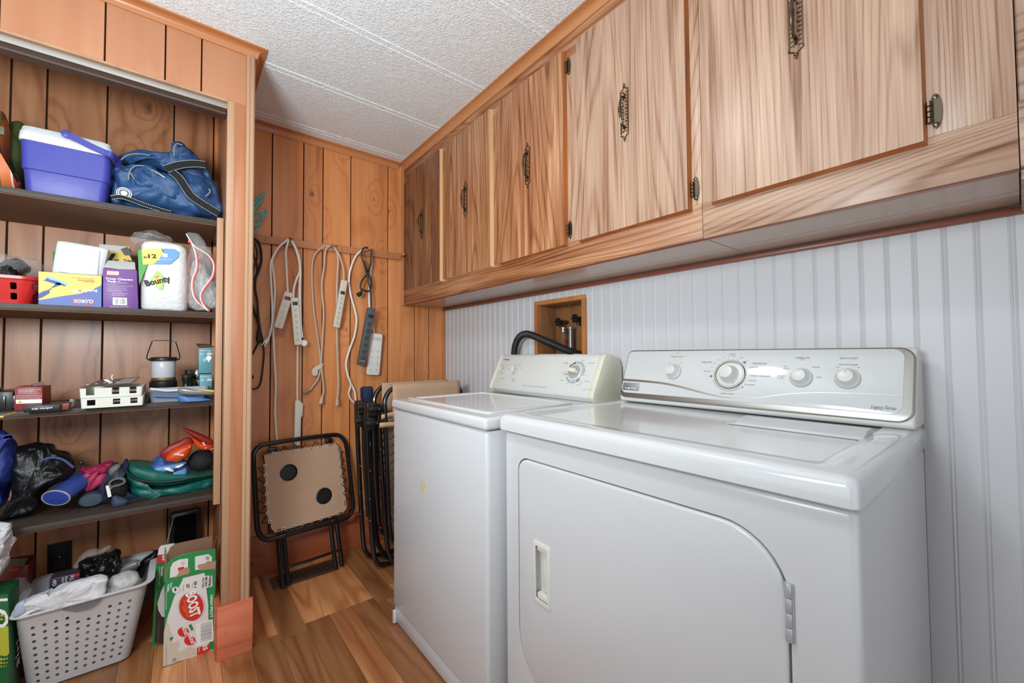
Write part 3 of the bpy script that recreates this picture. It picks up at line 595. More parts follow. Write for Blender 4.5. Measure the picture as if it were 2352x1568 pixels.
B().prism([(1.060, .9316), (1.062, .9335), (1.15, .9335), (1.152, .9316)], .180, .470, MY()).build('lint_screen_frame', ENAMB, d, True, .0006)
prd = [(1.262, .934), (1.247, .938), (1.246, .951), (1.252, .962), (1.309, 1.108), (1.318, 1.117), (1.345, 1.117), (1.372, 1.095), (1.378, 1.06), (1.378, .934)]
B().prism(prd, .152, .925, MY()).build('console_body', PLAST, d, True, .008, 3)
nD = Vector((-.168, 0, .065)).normalized(); vD = Vector((.065, 0, .168)).normalized(); P0D = Vector((1.250, .925, .950))
FDc = fr(P0D, (0, -1, 0), vD)
B().prism(rrect(-.001, -.002, .772, .178, (.024, .030, .030, .020), 8), -.012, .0075, FDc).build('metal_bezel', SATIN, d, True, .004, 3)
B().prism(rrect(.0035, .015, .753, .1725, (.020, .022, .022, .016), 8), .0070, .0088, FDc).build('face_panel', mat('face_white', (212, 213, 213), .12, coat=.6), d, True, .0008)
OF = .0089
def df(u, v, o=OF): return P0D + Vector((0, -u, 0)) + vD * v + nD * o
SW = [(-0.0072, 0.0615), (0.0854, 0.0604), (0.1661, 0.0563), (0.2267, 0.048), (0.2837, 0.0371), (0.3366, 0.0278), (0.3775, 0.0242), (0.4158, 0.0258), (0.4519, 0.0301), (0.4926, 0.0391), (0.5377, 0.0485), (0.5922, 0.0556), (0.6619, 0.0588), (0.7506, 0.061)]
sc_ = cr([(a, c, 0) for a, c in SW], 5); b = B(); up = []; dn = []
for i, q in enumerate(sc_):
    wd = .0040 * (1 - i / len(sc_)) ** 1.2 + .0003; up.append(df(max(q.x, .004), q.y + wd)); dn.append(df(max(q.x, .004), q.y - wd))
b.loft([up, dn], caps=False, closed=False); b.build('swoosh_trim', SATIN, d, False)
def knob(uv, r, nm='knob', h=.026):
    M = at(df(*uv), FDc.copy()); return B().lathe([(r, 0), (r, .004), (r * .93, .005), (r * .80, .010), (r * .68, h * .9), (r * .62, h), (r * .3, h + .001)], 40, M).build(nm, PLAST, d)
K1 = (0.1943, 0.0982); K2 = (0.3743, 0.0947); K3 = (0.5553, 0.0935); K4 = (0.6524, 0.0951)
for K in (K1, K3, K4):
    k_ = knob(K, .0245); M = at(df(*K), FDc.copy()); B().lathe([(.0262, 0), (.0262, .0016), (.024, .002)], 40, M).build('knob_ring', GREYP, k_)
    B().box((-.0008, .009, .0268), (.0008, .012, .0273), M).build('knob_mark', INKG, k_, False)
M = at(df(*K2), FDc.copy())
rg = B().lathe([(.0445, 0), (.0445, .004), (.042, .0065), (.0395, .0065), (.0385, .003), (.036, .003)], 48, M).build('dial_ring', SATIN, d)
B().lathe([(.0375, .002), (.037, .0045), (.03, .005)], 48, M).build('dial_skirt', PLAST, d)
knob(K2, .030, 'dial_knob', .034)
B().box((.017, -.0245, .0050), (.0185, -.0205, .0056), M @ Matrix.Rotation(-.15, 4, 'Z')).build('dial_mark', INK, d, False)
def dt(s, a, b_, h, ma=INKG, **k): text(s, df(*a), df(b_[0], a[1]), h, nD, ma, d, **k)
dt('SIGNAL', (0.191, 0.1637), (0.2018, 0.1637), .0024); dt('WRINKLE PREVENT', (0.1738, 0.1499), (0.2183, 0.1501), .0030)
dt('OFF', (0.1701, 0.127), (0.1774, 0.1271), .0026); dt('ON', (0.212, 0.1265), (0.2185, 0.1267), .0026)
dt('TIMED DRY', (0.2825, 0.1308), (0.3156, 0.1313), .0045); dt('SENSOR DRY', (0.433, 0.1292), (0.4703, 0.1299), .0046); dt('MORE DRY', (0.428, 0.1182), (0.4483, 0.1188), .0032); dt('ENERGY PREFERRED', (0.4329, 0.0919), (0.4825, 0.0941), .0044); dt('LESS DRY', (0.431, 0.0777), (0.4493, 0.0787), .0032); dt('COOL DOWN', (0.4192, 0.065), (0.4446, 0.0665), .0034); dt('WRINKLE PREVENT', (0.3555, 0.034), (0.3935, 0.0369), .0032); dt('DAMP DRY', (0.2939, 0.102), (0.3168, 0.1028), .0030); dt('OFF', (0.31, 0.0859), (0.3156, 0.0862), .0026)
dt('20', (0.3164, 0.1159), (0.3199, 0.116), .003); dt('30', (0.3235, 0.129), (0.3272, 0.1291), .003); dt('40', (0.3348, 0.1395), (0.3388, 0.1396), .003); dt('50', (0.3472, 0.1471), (0.3511, 0.1471), .003); dt('MINUTES', (0.3649, 0.1589), (0.3819, 0.1589), .0026); dt('60', (0.3629, 0.1516), (0.3668, 0.1516), .003); dt('70', (0.3714, 0.1538), (0.3752, 0.1538), .003); dt('80', (0.3784, 0.1516), (0.3822, 0.1517), .003); dt('FLUFF', (0.3947, 0.1479), (0.4053, 0.148), .0026); dt('OFF', (0.4143, 0.1386), (0.4187, 0.1387), .0026)
dt('TEMPERATURE', (0.5379, 0.147), (0.5709, 0.1473), .0042); dt('COTTON', (0.549, 0.1421), (0.5604, 0.1422), .0028); dt('LOW', (0.513, 0.1225), (0.5198, 0.1227), .0030); dt('DELICATE', (0.5121, 0.1164), (0.5255, 0.1168), .0028); dt('REGULAR', (0.5783, 0.1219), (0.5938, 0.1223), .0030); dt('AIR FLUFF', (0.4989, 0.0949), (0.5182, 0.0958), .0030); dt('NO HEAT', (0.5007, 0.0892), (0.5161, 0.0899), .0028); dt('MEDIUM', (0.5889, 0.0951), (0.5989, 0.0956), .0030)
dt('PUSH TO START', (0.6341, 0.1461), (0.6698, 0.1465), .0046); dt('end of cycle signal', (0.6332, 0.1302), (0.67, 0.131), .0040); dt('LOUD', (0.6274, 0.1232), (0.6346, 0.1234), .0028); dt('OFF', (0.67, 0.1235), (0.6745, 0.1236), .0028)
dt('Legacy Series', (0.6989, 0.025), (0.7428, 0.0235), .0085, shear=.4)
for q, ww in (((0.32, 0.0881), .0030), ((0.411, 0.1342), .0034), ((0.4139, 0.059), .0020)):
    B().box((-ww, -ww, 0), (ww, ww, .0005), at(df(*q), FDc.copy())).build('dial_mark', mat('mark_red', (160, 84, 80), .5), d, False)
for k in range(9):
    a = math.radians(172 - k * 17); B().box((.0475, -.0005, 0), (.0505, .0005, .0004), M @ Matrix.Rotation(a, 4, 'Z')).build('dial_tick', INKG, d, False)
for uv in ((0.4263, 0.1176), (0.4289, 0.0952), (0.4271, 0.0806)): B().box((-.0015, -.0004, 0), (.0015, .0004, .0004), at(df(*uv), FDc.copy())).build('dial_tick', INKG, d, False)
arc = [(.050 * math.cos(math.radians(a)), .050 * math.sin(math.radians(a)), .0002) for a in range(-160, -40, 8)]
B().tube(arc, .0006, 4, M=M).build('dial_arc', INKG, d)
L0 = (0.0075, 0.0222); L1 = (0.0766, 0.0516)
bg = B().prism(rrect(L0[0], L0[1] + .001, L1[0], L1[1], .004, 4), .0089, .0100, FDc).build('badge', mat('badge_grey', (160, 162, 166), .3, metal=.5), d, True, .0004)
OF2 = .0101
u0, v0 = L0; du = L1[0] - L0[0]
def dfb(u, v): return df(u, v, OF2)
text('MAYTAG', dfb(u0 + du * .33, v0 + .0055), dfb(u0 + du * .86, v0 + .0055), .0070, nD, INKW, bg, bold=.02)
B().box((u0 + du * .13, v0 + .0045, .0100), (u0 + du * .30, v0 + .0145, .0104), FDc).build('emblem', INK, bg, False)
B().prism([(u0 + du * .155, v0 + .0125), (u0 + du * .155, v0 + .0095), (u0 + du * .235, v0 + .006), (u0 + du * .275, v0 + .006), (u0 + du * .275, v0 + .0095), (u0 + du * .215, v0 + .0125)], .0104, .0107, FDc).build('emblem_figure', INKW, bg, False)
# ============================================================ FLOOR REGISTER, PEG RAIL, CORDS
t = thing('floor_register', (.50, 2.30, 0), 'brown metal floor register under the folded side table by the back wall', 'floor vent')
REGM = mat('register_brown', (88, 66, 50), .5, metal=.2)
B().prism(rrect(.355, 2.245, .655, 2.375, .006, 3), .0, .0045).build('register_frame', REGM, t, True, .002)
for k in range(19): box('louvre', (.385 + k * .0132, 2.268, .0045), (.3895 + k * .0132, 2.352, .0075), mat('register_dark', (34, 26, 22), .6), t)

rl = thing('peg_rail', (.68, 2.446, 1.69), 'thin wooden rail with round pegs screwed across the orange panelled back wall', 'rail')
b = B(); b.prism([(.225, 1.684), (.30, 1.686), (.70, 1.694), (1.085, 1.700), (1.085, 1.741), (.70, 1.733), (.30, 1.724), (.225, 1.722)], 0, .010, fr((0, 2.4475, 0), (1, 0, 0), (0, 0, 1)))
b.build('rail_board', RAILX, rl, True, .001)
for px_, pz_ in ((.447, 1.722), (.658, 1.718), (.856, 1.727), (1.069, 1.723)):
    B().tube([(px_, 2.4475, pz_), (px_, 2.395, pz_ + .004), (px_, 2.388, pz_ + .0045)], .0088, 14, rf=lambda q: 1 if q < .9 else .8).build('peg', RAILX, rl)
b = B()
for q in (.335, .715, .99):
    for s in (-1, 1): b.tube([(q, 2.4385, 1.706 + (q - .3) * .022 + s * .006), (q, 2.436, 1.706 + (q - .3) * .022 + s * .006)], .0022, 6)
b.build('screw_hole', GROOVE, rl)

# ---- power strips and cords hanging from the pegs
def cord(par, pts, r, ma, name='cord', sm=6): return B().tube([(p[0], p[1] + (0 if len(p) < 4 else p[3]), p[2]) for p in pts], r * 1.2, 8, sm).build(name, ma, par)
def yo(pts, dy): return [(p[0], p[1] + dy, p[2]) for p in pts]
def strip(t, top, bot, w, th, ma, n, sw=(40, 20, 18), swpos=.12, cols=1, slots=INK, start=.2, name='housing'):
    T = Vector(top); Bt = Vector(bot); L_ = (T - Bt).length; F = fr(Bt, Vector((0, 0, 1)).cross(Vector((0, 1, 0))) * -1, (T - Bt))
    up = (T - Bt).normalized(); rt = up.cross(Vector((0, 1, 0))).normalized() * -1
    rt = Vector((up.z, 0, -up.x)); F = Matrix(((rt.x, up.x, 0, Bt.x), (0, 0, -1, Bt.y), (rt.z, up.z, 0, Bt.z), (0, 0, 0, 1)))
    h = B().prism(rrect(-w / 2, 0, w / 2, L_, w * .16, 3), 0, th, F).build(name, ma, t, True, .003, 2)
    B().prism(rrect(-w * .34, L_ * (1 - swpos) - .009, w * .34, L_ * (1 - swpos) + .009, .002, 2), th - .001, th + .003, F).build('switch', mat('switch_%d_%d' % (sw[0], sw[1]), sw, .35), t, True, .001)
    k_ = (1 - start - .06) / n
    for c in range(cols):
        cx = 0 if cols == 1 else (-.25 + .5 * c) * w
        for i in range(n):
            yy = L_ * (1 - start - k_ * (i + .5)); b = B()
            for s in (-1, 1): b.box((cx + s * .0032 - .0007, yy - .0035, th), (cx + s * .0032 + .0007, yy + .0035, th + .0006), F)
            b.lathe([(.0018, th), (.0018, th + .0006)], 8, F @ Matrix.Translation((cx, yy - .0085, 0))); b.build('socket', slots, t, False)
    return F, L_
def plugm(t, P, dirv, ma, r=.011, L_=.035, prongs=True, name='plug'):
    P = Vector(P); d_ = Vector(dirv).normalized()
    q = B().tube([P, P + d_ * L_ * .35, P + d_ * L_ * .55, P + d_ * L_], r, 10, rf=lambda a: .55 if a < .1 else (.8 if a < .4 else 1)).build(name, ma, t)
    if prongs:
        s = d_.cross(Vector((0, 1, 0))).normalized(); b = B()
        for k in (-1, 1): b.tube([P + d_ * L_ + s * k * r * .5, P + d_ * (L_ + .014) + s * k * r * .5], .0016, 4)
        b.build('prong', CHROME, q)
GP = 'power strips and cords hanging from the peg rail'
t = thing('extension_cord', (.45, 2.43, .55), 'long white cord over the left peg with a slim white adapter behind the table', 'cord', GP)
cord(t, [(0.44, 2.432, 1.72), (0.395, 2.432, 1.676), (0.365, 2.432, 1.597), (0.374, 2.432, 1.504), (0.378, 2.432, 1.426), (0.372, 2.432, 1.301), (0.374, 2.432, 1.184), (0.38, 2.432, 1.068), (0.386, 2.432, 0.959), (0.384, 2.432, 0.851), (0.385, 2.432, 0.789)] + [(0.383, 2.432, 0.823), (0.389, 2.432, 0.729), (0.396, 2.432, 0.644)], .0042, CORDW)
cord(t, [(0.452, 2.424, 1.718), (0.476, 2.424, 1.675), (0.493, 2.424, 1.613), (0.492, 2.424, 1.516), (0.49, 2.424, 1.387), (0.487, 2.424, 1.266), (0.485, 2.424, 1.146), (0.485, 2.424, 0.986), (0.486, 2.424, 0.863)], .0042, CORDW)
B().prism([(a[0], a[2]) for a in [(0.475, 2.42, 0.867), (0.496, 2.42, 0.867), (0.514, 2.42, 0.848), (0.511, 2.42, 0.788), (0.505, 2.42, 0.773), (0.501, 2.42, 0.631), (0.473, 2.42, 0.627), (0.472, 2.42, 0.666)]], 0, .02, Matrix(((1, 0, 0, 0), (0, 0, -1, 2.44), (0, 1, 0, 0), (0, 0, 0, 1)))).build('adapter', STRIPW, t, True, .003)
t = thing('power_strip', (.36, 2.43, 1.10), 'tilted white power strip with a red switch hanging from the left peg', 'power strip', GP)
strip(t, (0.436, 2.41, 1.435), (0.387, 2.41, 1.247), .041, .026, STRIPW, 4, (150, 40, 26), .17, 1, mat('slot_grey', (120, 114, 104)), .30)
cord(t, [(0.434, 2.412, 1.437), (0.43, 2.412, 1.507), (0.426, 2.412, 1.586), (0.424, 2.412, 1.657), (0.435, 2.412, 1.713), (0.419, 2.412, 1.702), (0.385, 2.412, 1.659), (0.356, 2.412, 1.585), (0.356, 2.412, 1.499), (0.361, 2.412, 1.407), (0.364, 2.412, 1.315), (0.361, 2.412, 1.253), (0.35, 2.412, 1.199)], .0042, CORDW)
plugm(t, (0.351, 2.42, 1.199), (-.5, 0, -.85), CORDW)
t = thing('power_strip', (.47, 2.42, 1.02), 'white six-outlet power strip with a black switch hanging from the left peg', 'power strip', GP)
strip(t, (0.459, 2.4, 1.407), (0.479, 2.4, 1.161), .036, .026, STRIPW, 6, (60, 58, 56), .12, 1, INK, .18)
cord(t, [(0.459, 2.402, 1.408), (0.461, 2.402, 1.462), (0.473, 2.402, 1.511), (0.487, 2.402, 1.552), (0.482, 2.402, 1.624), (0.467, 2.402, 1.669), (0.447, 2.402, 1.711)], .0042, CORDW)
cord(t, [(0.447, 2.394, 1.708), (0.469, 2.394, 1.66), (0.488, 2.394, 1.575), (0.488, 2.394, 1.463), (0.49, 2.394, 1.344), (0.495, 2.394, 1.257), (0.501, 2.394, 1.201)], .0042, CORDW)
q = (0.509, 2.39, 1.171)
B().lathe([(.016, 0), (.017, .003), (.017, .012), (.013, .016)], 20, Matrix(((1, 0, 0, q[0]), (0, 0, -1, q[1] + .01), (0, 1, 0, q[2]), (0, 0, 0, 1)))).build('flat_plug', CORDW, t)
t = thing('extension_cord', (.6, 2.43, .95), 'beige extension cord looped over the middle peg with its plug and outlet ends hanging low', 'cord', GP)
cord(t, [(0.656, 2.434, 1.724), (0.613, 2.434, 1.709), (0.574, 2.434, 1.668), (0.557, 2.434, 1.607), (0.557, 2.434, 1.475), (0.567, 2.434, 1.344), (0.585, 2.434, 1.212), (0.599, 2.434, 1.105), (0.6, 2.434, 1.022), (0.588, 2.434, 0.973), (0.565, 2.434, 0.94), (0.549, 2.434, 0.918)], .0038, CORDB)
plugm(t, (0.548, 2.43, 0.92), (-.8, 0, -.45), mat('cord_olive', (150, 132, 96), .5), .009, .034, False, 'outlet_end')
cord(t, [(0.646, 2.426, 1.721), (0.622, 2.426, 1.686), (0.615, 2.426, 1.597), (0.604, 2.426, 1.487), (0.614, 2.426, 1.346), (0.609, 2.426, 1.196), (0.604, 2.426, 1.064), (0.613, 2.426, 0.964), (0.617, 2.426, 0.906), (0.608, 2.426, 0.874)], .0042, CORDB)
plugm(t, (0.608, 2.42, 0.879), (-.2, 0, -1), CORDB, .0115, .038)
cord(t, [(0.659, 2.416, 1.719), (0.686, 2.416, 1.664), (0.682, 2.416, 1.535), (0.68, 2.416, 1.399), (0.682, 2.416, 1.247), (0.686, 2.416, 1.096), (0.692, 2.416, 0.944), (0.686, 2.416, 0.861)], .0046, CORDB)
plugm(t, (0.684, 2.41, 0.865), (0, 0, -1), CORDB, .0105, .038, False, 'connector')
B().pillow([(0.557, 2.424, 1.028), (0.591, 2.424, 1.054), (0.614, 2.424, 1.059), (0.606, 2.424, 1.035), (0.587, 2.424, 1.023), (0.584, 2.424, 0.999), (0.562, 2.424, 0.996)], .002, .002, wr=.0015).build('care_tag', mat('tag_paper', (206, 200, 192), .6), t)
t = thing('power_strip', (.7, 2.42, 1.22), 'narrow beige power strip with a black switch on the middle peg', 'power strip', GP)
strip(t, (0.715, 2.41, 1.528), (0.672, 2.41, 1.259), .034, .024, mat('strip_beige', (212, 204, 184), .4), 6, (40, 38, 36), .27, 1, INK, .33)
cord(t, [(0.718, 2.412, 1.534), (0.715, 2.412, 1.59), (0.703, 2.412, 1.64), (0.688, 2.412, 1.68), (0.662, 2.412, 1.715)], .004, CORDB)
t = thing('surge_protector', (.88, 2.44, .93), 'wide white eight-outlet surge protector partly behind the grey power strip', 'power strip', GP)
strip(t, (0.907, 2.43, 1.232), (0.886, 2.43, 0.987), .075, .022, mat('surge_white', (230, 226, 220), .35), 4, (206, 202, 196), .12, 2, mat('slot_grey', (120, 114, 104)), .34)
cord(t, [(0.903, 2.434, 1.228), (0.88, 2.434, 1.326), (0.872, 2.434, 1.397), (0.87, 2.434, 1.504), (0.879, 2.434, 1.595), (0.884, 2.434, 1.686), (0.871, 2.434, 1.728), (0.846, 2.434, 1.731), (0.82, 2.434, 1.72), (0.781, 2.434, 1.663), (0.754, 2.434, 1.563), (0.762, 2.434, 1.459), (0.788, 2.434, 1.365), (0.797, 2.434, 1.304), (0.785, 2.434, 1.217), (0.758, 2.434, 1.138), (0.739, 2.434, 1.061), (0.746, 2.434, 1.001), (0.764, 2.434, 0.948), (0.787, 2.434, 0.895), (0.793, 2.434, 0.851), (0.79, 2.434, 0.821)], .0046, CORDW)
cord(t, [(0.787, 2.422, 0.827), (0.761, 2.422, 0.855), (0.751, 2.422, 0.89), (0.761, 2.422, 0.932), (0.755, 2.422, 0.966)], .0036, CORDW, 'cord_tie')
t = thing('power_strip', (.82, 2.41, .98), 'dark grey power strip with a coiled black cord hanging from the right peg', 'power strip', GP)
F_, L_ = strip(t, (0.863, 2.395, 1.379), (0.805, 2.395, 1.047), .043, .030, STRIPG, 6, (30, 30, 32), .15, 1, mat('slot_dark', (30, 30, 32)), .22)
for i in range(6): B().lathe([(.0125, .0300), (.0115, .0303)], 16, F_ @ Matrix.Translation((0, L_ * (1 - .22 - .72 / 6 * (i + .5)) - .003, 0))).build('outlet_ring', mat('strip_ring', (64, 66, 68), .5), t)
text('2.4A', F_ @ Vector((-.012, .022, .030)), F_ @ Vector((.010, .022, .030)), .006, (0, -1, 0), INKW, t)
cord(t, [(0.869, 2.396, 1.383), (0.866, 2.396, 1.464), (0.849, 2.396, 1.55), (0.825, 2.396, 1.636), (0.811, 2.396, 1.686), (0.82, 2.396, 1.723), (0.846, 2.396, 1.734), (0.865, 2.396, 1.712), (0.865, 2.396, 1.641), (0.847, 2.396, 1.586), (0.816, 2.396, 1.538), (0.806, 2.396, 1.502), (0.822, 2.396, 1.481), (0.857, 2.396, 1.482), (0.869, 2.396, 1.508), (0.865, 2.396, 1.552), (0.842, 2.396, 1.603), (0.825, 2.396, 1.653)], .0044, CORDK)
cord(t, [(0.835, 2.388, 1.596), (0.853, 2.388, 1.603)], .006, CORDK, 'cord_tie', 2)
cord(t, [(0.804, 2.39, 1.501), (0.808, 2.39, 1.482), (0.809, 2.39, 1.467)], .0044, CORDK)
plugm(t, (0.813, 2.39, 1.469), (-.7, 0, -.6), CORDK, .013, .032, False)
GK = 'black cords hanging by the closet post'
t = thing('extension_cord', (.3, 2.43, 1.1), 'thick black cord hanging beside the closet post below the turquoise hooks', 'cord', GK)
cord(t, [(0.27, 2.425, 1.701), (0.296, 2.425, 1.69), (0.311, 2.425, 1.65), (0.314, 2.425, 1.589), (0.302, 2.425, 1.534), (0.28, 2.425, 1.47), (0.273, 2.425, 1.401), (0.284, 2.425, 1.334), (0.303, 2.425, 1.282), (0.312, 2.425, 1.237), (0.31, 2.425, 1.191)], .0052, CORDK)
cord(t, [(0.271, 2.417, 1.694), (0.29, 2.417, 1.653), (0.295, 2.417, 1.6), (0.28, 2.417, 1.545), (0.279, 2.417, 1.477), (0.298, 2.417, 1.387), (0.3, 2.417, 1.312), (0.306, 2.417, 1.251)], .0036, CORDK)
B().pillow([(0.302, 2.42, 1.251), (0.314, 2.42, 1.221), (0.321, 2.42, 1.176), (0.307, 2.42, 1.173), (0.295, 2.42, 1.183)], .01, .01).build('plug', CORDK, t)
t = thing('extension_cord', (.3, 2.435, .9), 'thin grey-black cord ending in a low loop beside the closet post', 'cord', GK)
cord(t, [(0.278, 2.437, 1.693), (0.283, 2.437, 1.617), (0.299, 2.437, 1.558), (0.291, 2.437, 1.465), (0.302, 2.437, 1.374), (0.308, 2.437, 1.298), (0.316, 2.437, 1.237), (0.326, 2.437, 1.184), (0.332, 2.437, 1.115), (0.327, 2.437, 1.038), (0.319, 2.437, 0.97), (0.303, 2.437, 0.942), (0.282, 2.437, 0.94), (0.272, 2.437, 0.957)], .0034, CORDK)
cord(t, [(0.312, 2.437, 1.184), (0.296, 2.437, 1.146), (0.277, 2.437, 1.104)], .0036, CORDK)
B().pillow([(0.268, 2.43, 1.018), (0.284, 2.43, 1.01), (0.288, 2.43, 0.995), (0.271, 2.43, 0.986)], .012, .012).build('plug', CORDK, t)
t = thing('hook_rack', (.29, 2.43, 1.72), 'turquoise plastic multi-hook hanger on the back wall beside the closet post', 'hooks')
TEAL = mat('teal', (92, 186, 190), .4)
B().tube([(0.266, 2.43, 1.911), (0.27, 2.43, 1.828), (0.272, 2.43, 1.729), (0.277, 2.43, 1.715)], .007, 8, 3).build('hook_spine', TEAL, t)
for pts in ([(0.267, 2.41, 1.845), (0.292, 2.41, 1.896), (0.325, 2.41, 1.938)], [(0.269, 2.41, 1.811), (0.289, 2.41, 1.865), (0.315, 2.41, 1.901)], [(0.266, 2.4, 1.827), (0.292, 2.4, 1.824), (0.324, 2.4, 1.831), (0.332, 2.4, 1.85)], [(0.266, 2.4, 1.789), (0.305, 2.4, 1.795), (0.317, 2.4, 1.813), (0.311, 2.4, 1.819)], [(0.268, 2.41, 1.761), (0.295, 2.41, 1.767), (0.304, 2.41, 1.782)], [(0.269, 2.41, 1.731), (0.286, 2.41, 1.736), (0.291, 2.41, 1.749)]):
    B().tube(pts, .0068, 8, 4).build('hook_arm', TEAL, t)

# ============================================================ FOLDED SIDE TABLE
t = thing('folding_side_table', (.55, 2.25, 0), 'folded black tube side table with tan fabric top and two black cup holders', 'side table')
nT = Vector((.10, -1, .27)).normalized()
FRM = [(0.2834, 2.3764, 0.6038), (0.2898, 2.3851, 0.634), (0.3082, 2.3925, 0.6542), (0.3412, 2.398, 0.6626), (0.5169, 2.4162, 0.6647), (0.6569, 2.4297, 0.6629), (0.6975, 2.4316, 0.6549), (0.725, 2.4278, 0.6308), (0.7386, 2.4177, 0.5884), (0.7435, 2.3921, 0.4917), (0.7507, 2.34, 0.296), (0.7424, 2.3285, 0.2564), (0.7182, 2.3196, 0.2327), (0.6735, 2.3134, 0.226), (0.4945, 2.2962, 0.2286), (0.3665, 2.2833, 0.2282), (0.3348, 2.2808, 0.231), (0.3103, 2.2829, 0.2478), (0.2974, 2.2887, 0.2739), (0.2921, 2.2973, 0.3076), (0.2872, 2.3398, 0.4668)]
B().tube(FRM, .0115, 10, 6, True).build('top_frame', BLACKM, t)
FB = [(0.3294, 2.3788, 0.5957), (0.3397, 2.3841, 0.6116), (0.3733, 2.3894, 0.6188), (0.5145, 2.4031, 0.6173), (0.6618, 2.4175, 0.6162), (0.6856, 2.4172, 0.6062), (0.6968, 2.411, 0.579), (0.7007, 2.3899, 0.4995), (0.7134, 2.3387, 0.305), (0.713, 2.3316, 0.2788), (0.6961, 2.325, 0.2606), (0.66, 2.3205, 0.2573), (0.3869, 2.2919, 0.2526), (0.3643, 2.291, 0.2577), (0.349, 2.2952, 0.279), (0.3375, 2.3056, 0.3216), (0.3334, 2.3252, 0.3958)]
plate('fabric_top', yo(cr(FB, 3, True), 0), nT, SLING, t, .003, -.001)
hl = B(); ey = B()
EYES = [(0.3697, 2.3877, 0.6137), (0.4126, 2.3916, 0.6123), (0.4575, 2.3955, 0.6101), (0.5023, 2.3996, 0.6088), (0.5477, 2.4042, 0.609), (0.5929, 2.4087, 0.6088), (0.6413, 2.4142, 0.6114), (0.691, 2.4075, 0.568), (0.6922, 2.3969, 0.5285), (0.693, 2.3854, 0.4854), (0.6906, 2.3733, 0.4417), (0.693, 2.3621, 0.3991), (0.6978, 2.3508, 0.3554), (0.7042, 2.3396, 0.3117), (0.6658, 2.322, 0.2609), (0.6228, 2.3172, 0.2589), (0.5773, 2.3124, 0.2579), (0.5332, 2.308, 0.2582), (0.4904, 2.3039, 0.2586), (0.446, 2.2995, 0.259), (0.4004, 2.2955, 0.2608), (0.3447, 2.3022, 0.3065), (0.3364, 2.312, 0.3457), (0.3338, 2.3234, 0.389), (0.3344, 2.3349, 0.4313), (0.3338, 2.3466, 0.475), (0.3324, 2.3583, 0.5186), (0.3318, 2.3702, 0.5631)]
CT = sum((Vector(p) for p in EYES), Vector()) / len(EYES)
MT = fr((0, 0, 0), (1, 0, .1), (0, .27, 1))
for p in EYES:
    p = Vector(p) + nT * .003; q = p + (p - CT).normalized() * .030
    mm = fr(p, (1, .1, 0), (0, .27, 1))
    B().tube([(.0062 * math.cos(a), .0062 * math.sin(a), .002) for a in [2 * PI * k / 10 for k in range(10)]], .0022, 6, 0, True, mm).build('eyelet', mat('eyelet_nickel', (225, 225, 222), .3, metal=.4), t)
b = B(); nE = len(EYES)
for i in range(nE):
    p = Vector(EYES[i]); q = Vector(EYES[(i + 1) % nE]); o_ = ((p + q) / 2 - CT).normalized() * .034
    b.tube([p + nT * .005, (p + q) / 2 + o_ - nT * .004], .0022, 5); b.tube([(p + q) / 2 + o_ - nT * .004, q + nT * .005], .0022, 5)
b.build('bungee_cord', BLACKP, t)
for c in ((0.4363, 2.3665, 0.5107), (0.5991, 2.3429, 0.363)):
    M = fr(Vector(c) + nT * .002, (1, .1, 0), (0, .27, 1)); k_ = B().lathe([(.040, 0), (.041, .003), (.036, .005), (.034, .001), (.030, -.022), (.0, -.024)], 28, M).build('cup_holder', BLACKP, t)
    b = B()
    for a in range(3): b.box((-.028, -.001, -.018), (.028, .001, -.008), M @ Matrix.Rotation(a * PI / 3, 4, 'Z'))
    b.build('holder_web', BLACKM, k_)
for pts in ([(0.3813, 2.2889, 0.2437), (0.3852, 2.2557, 0.1191), (0.3918, 2.2258, 0.0061)], [(0.4057, 2.2868, 0.2268), (0.4109, 2.256, 0.1107), (0.4153, 2.2302, 0.0134)], [(0.6303, 2.3082, 0.223), (0.6338, 2.2776, 0.1083), (0.6384, 2.2524, 0.013)], [(0.6593, 2.312, 0.2261), (0.665, 2.282, 0.1131), (0.671, 2.254, 0.0071)]):
    P = [Vector(p) for p in pts]; P[-1].z = max(P[-1].z, .010)
    lg = B().tube([P[0] - nT * .012, P[1] - nT * .010, P[2] - nT * .004], .0105, 10).build('leg', BLACKM, t)
B().tube(yo([(0.41, 2.2502, 0.0898), (0.5151, 2.26, 0.0871), (0.657, 2.2746, 0.0886)], -.004), .0075, 8).build('cross_bar', BLACKM, t)
for p in ((0.367, 2.3923, 0.632), (0.6428, 2.4207, 0.6348), (0.4004, 2.2867, 0.2283), (0.6425, 2.3115, 0.2306)): box('leg_bracket', (p[0] - .018, p[1] - .010, p[2] - .012), (p[0] + .018, p[1] + .014, p[2] + .012), BLACKM, t, .004)

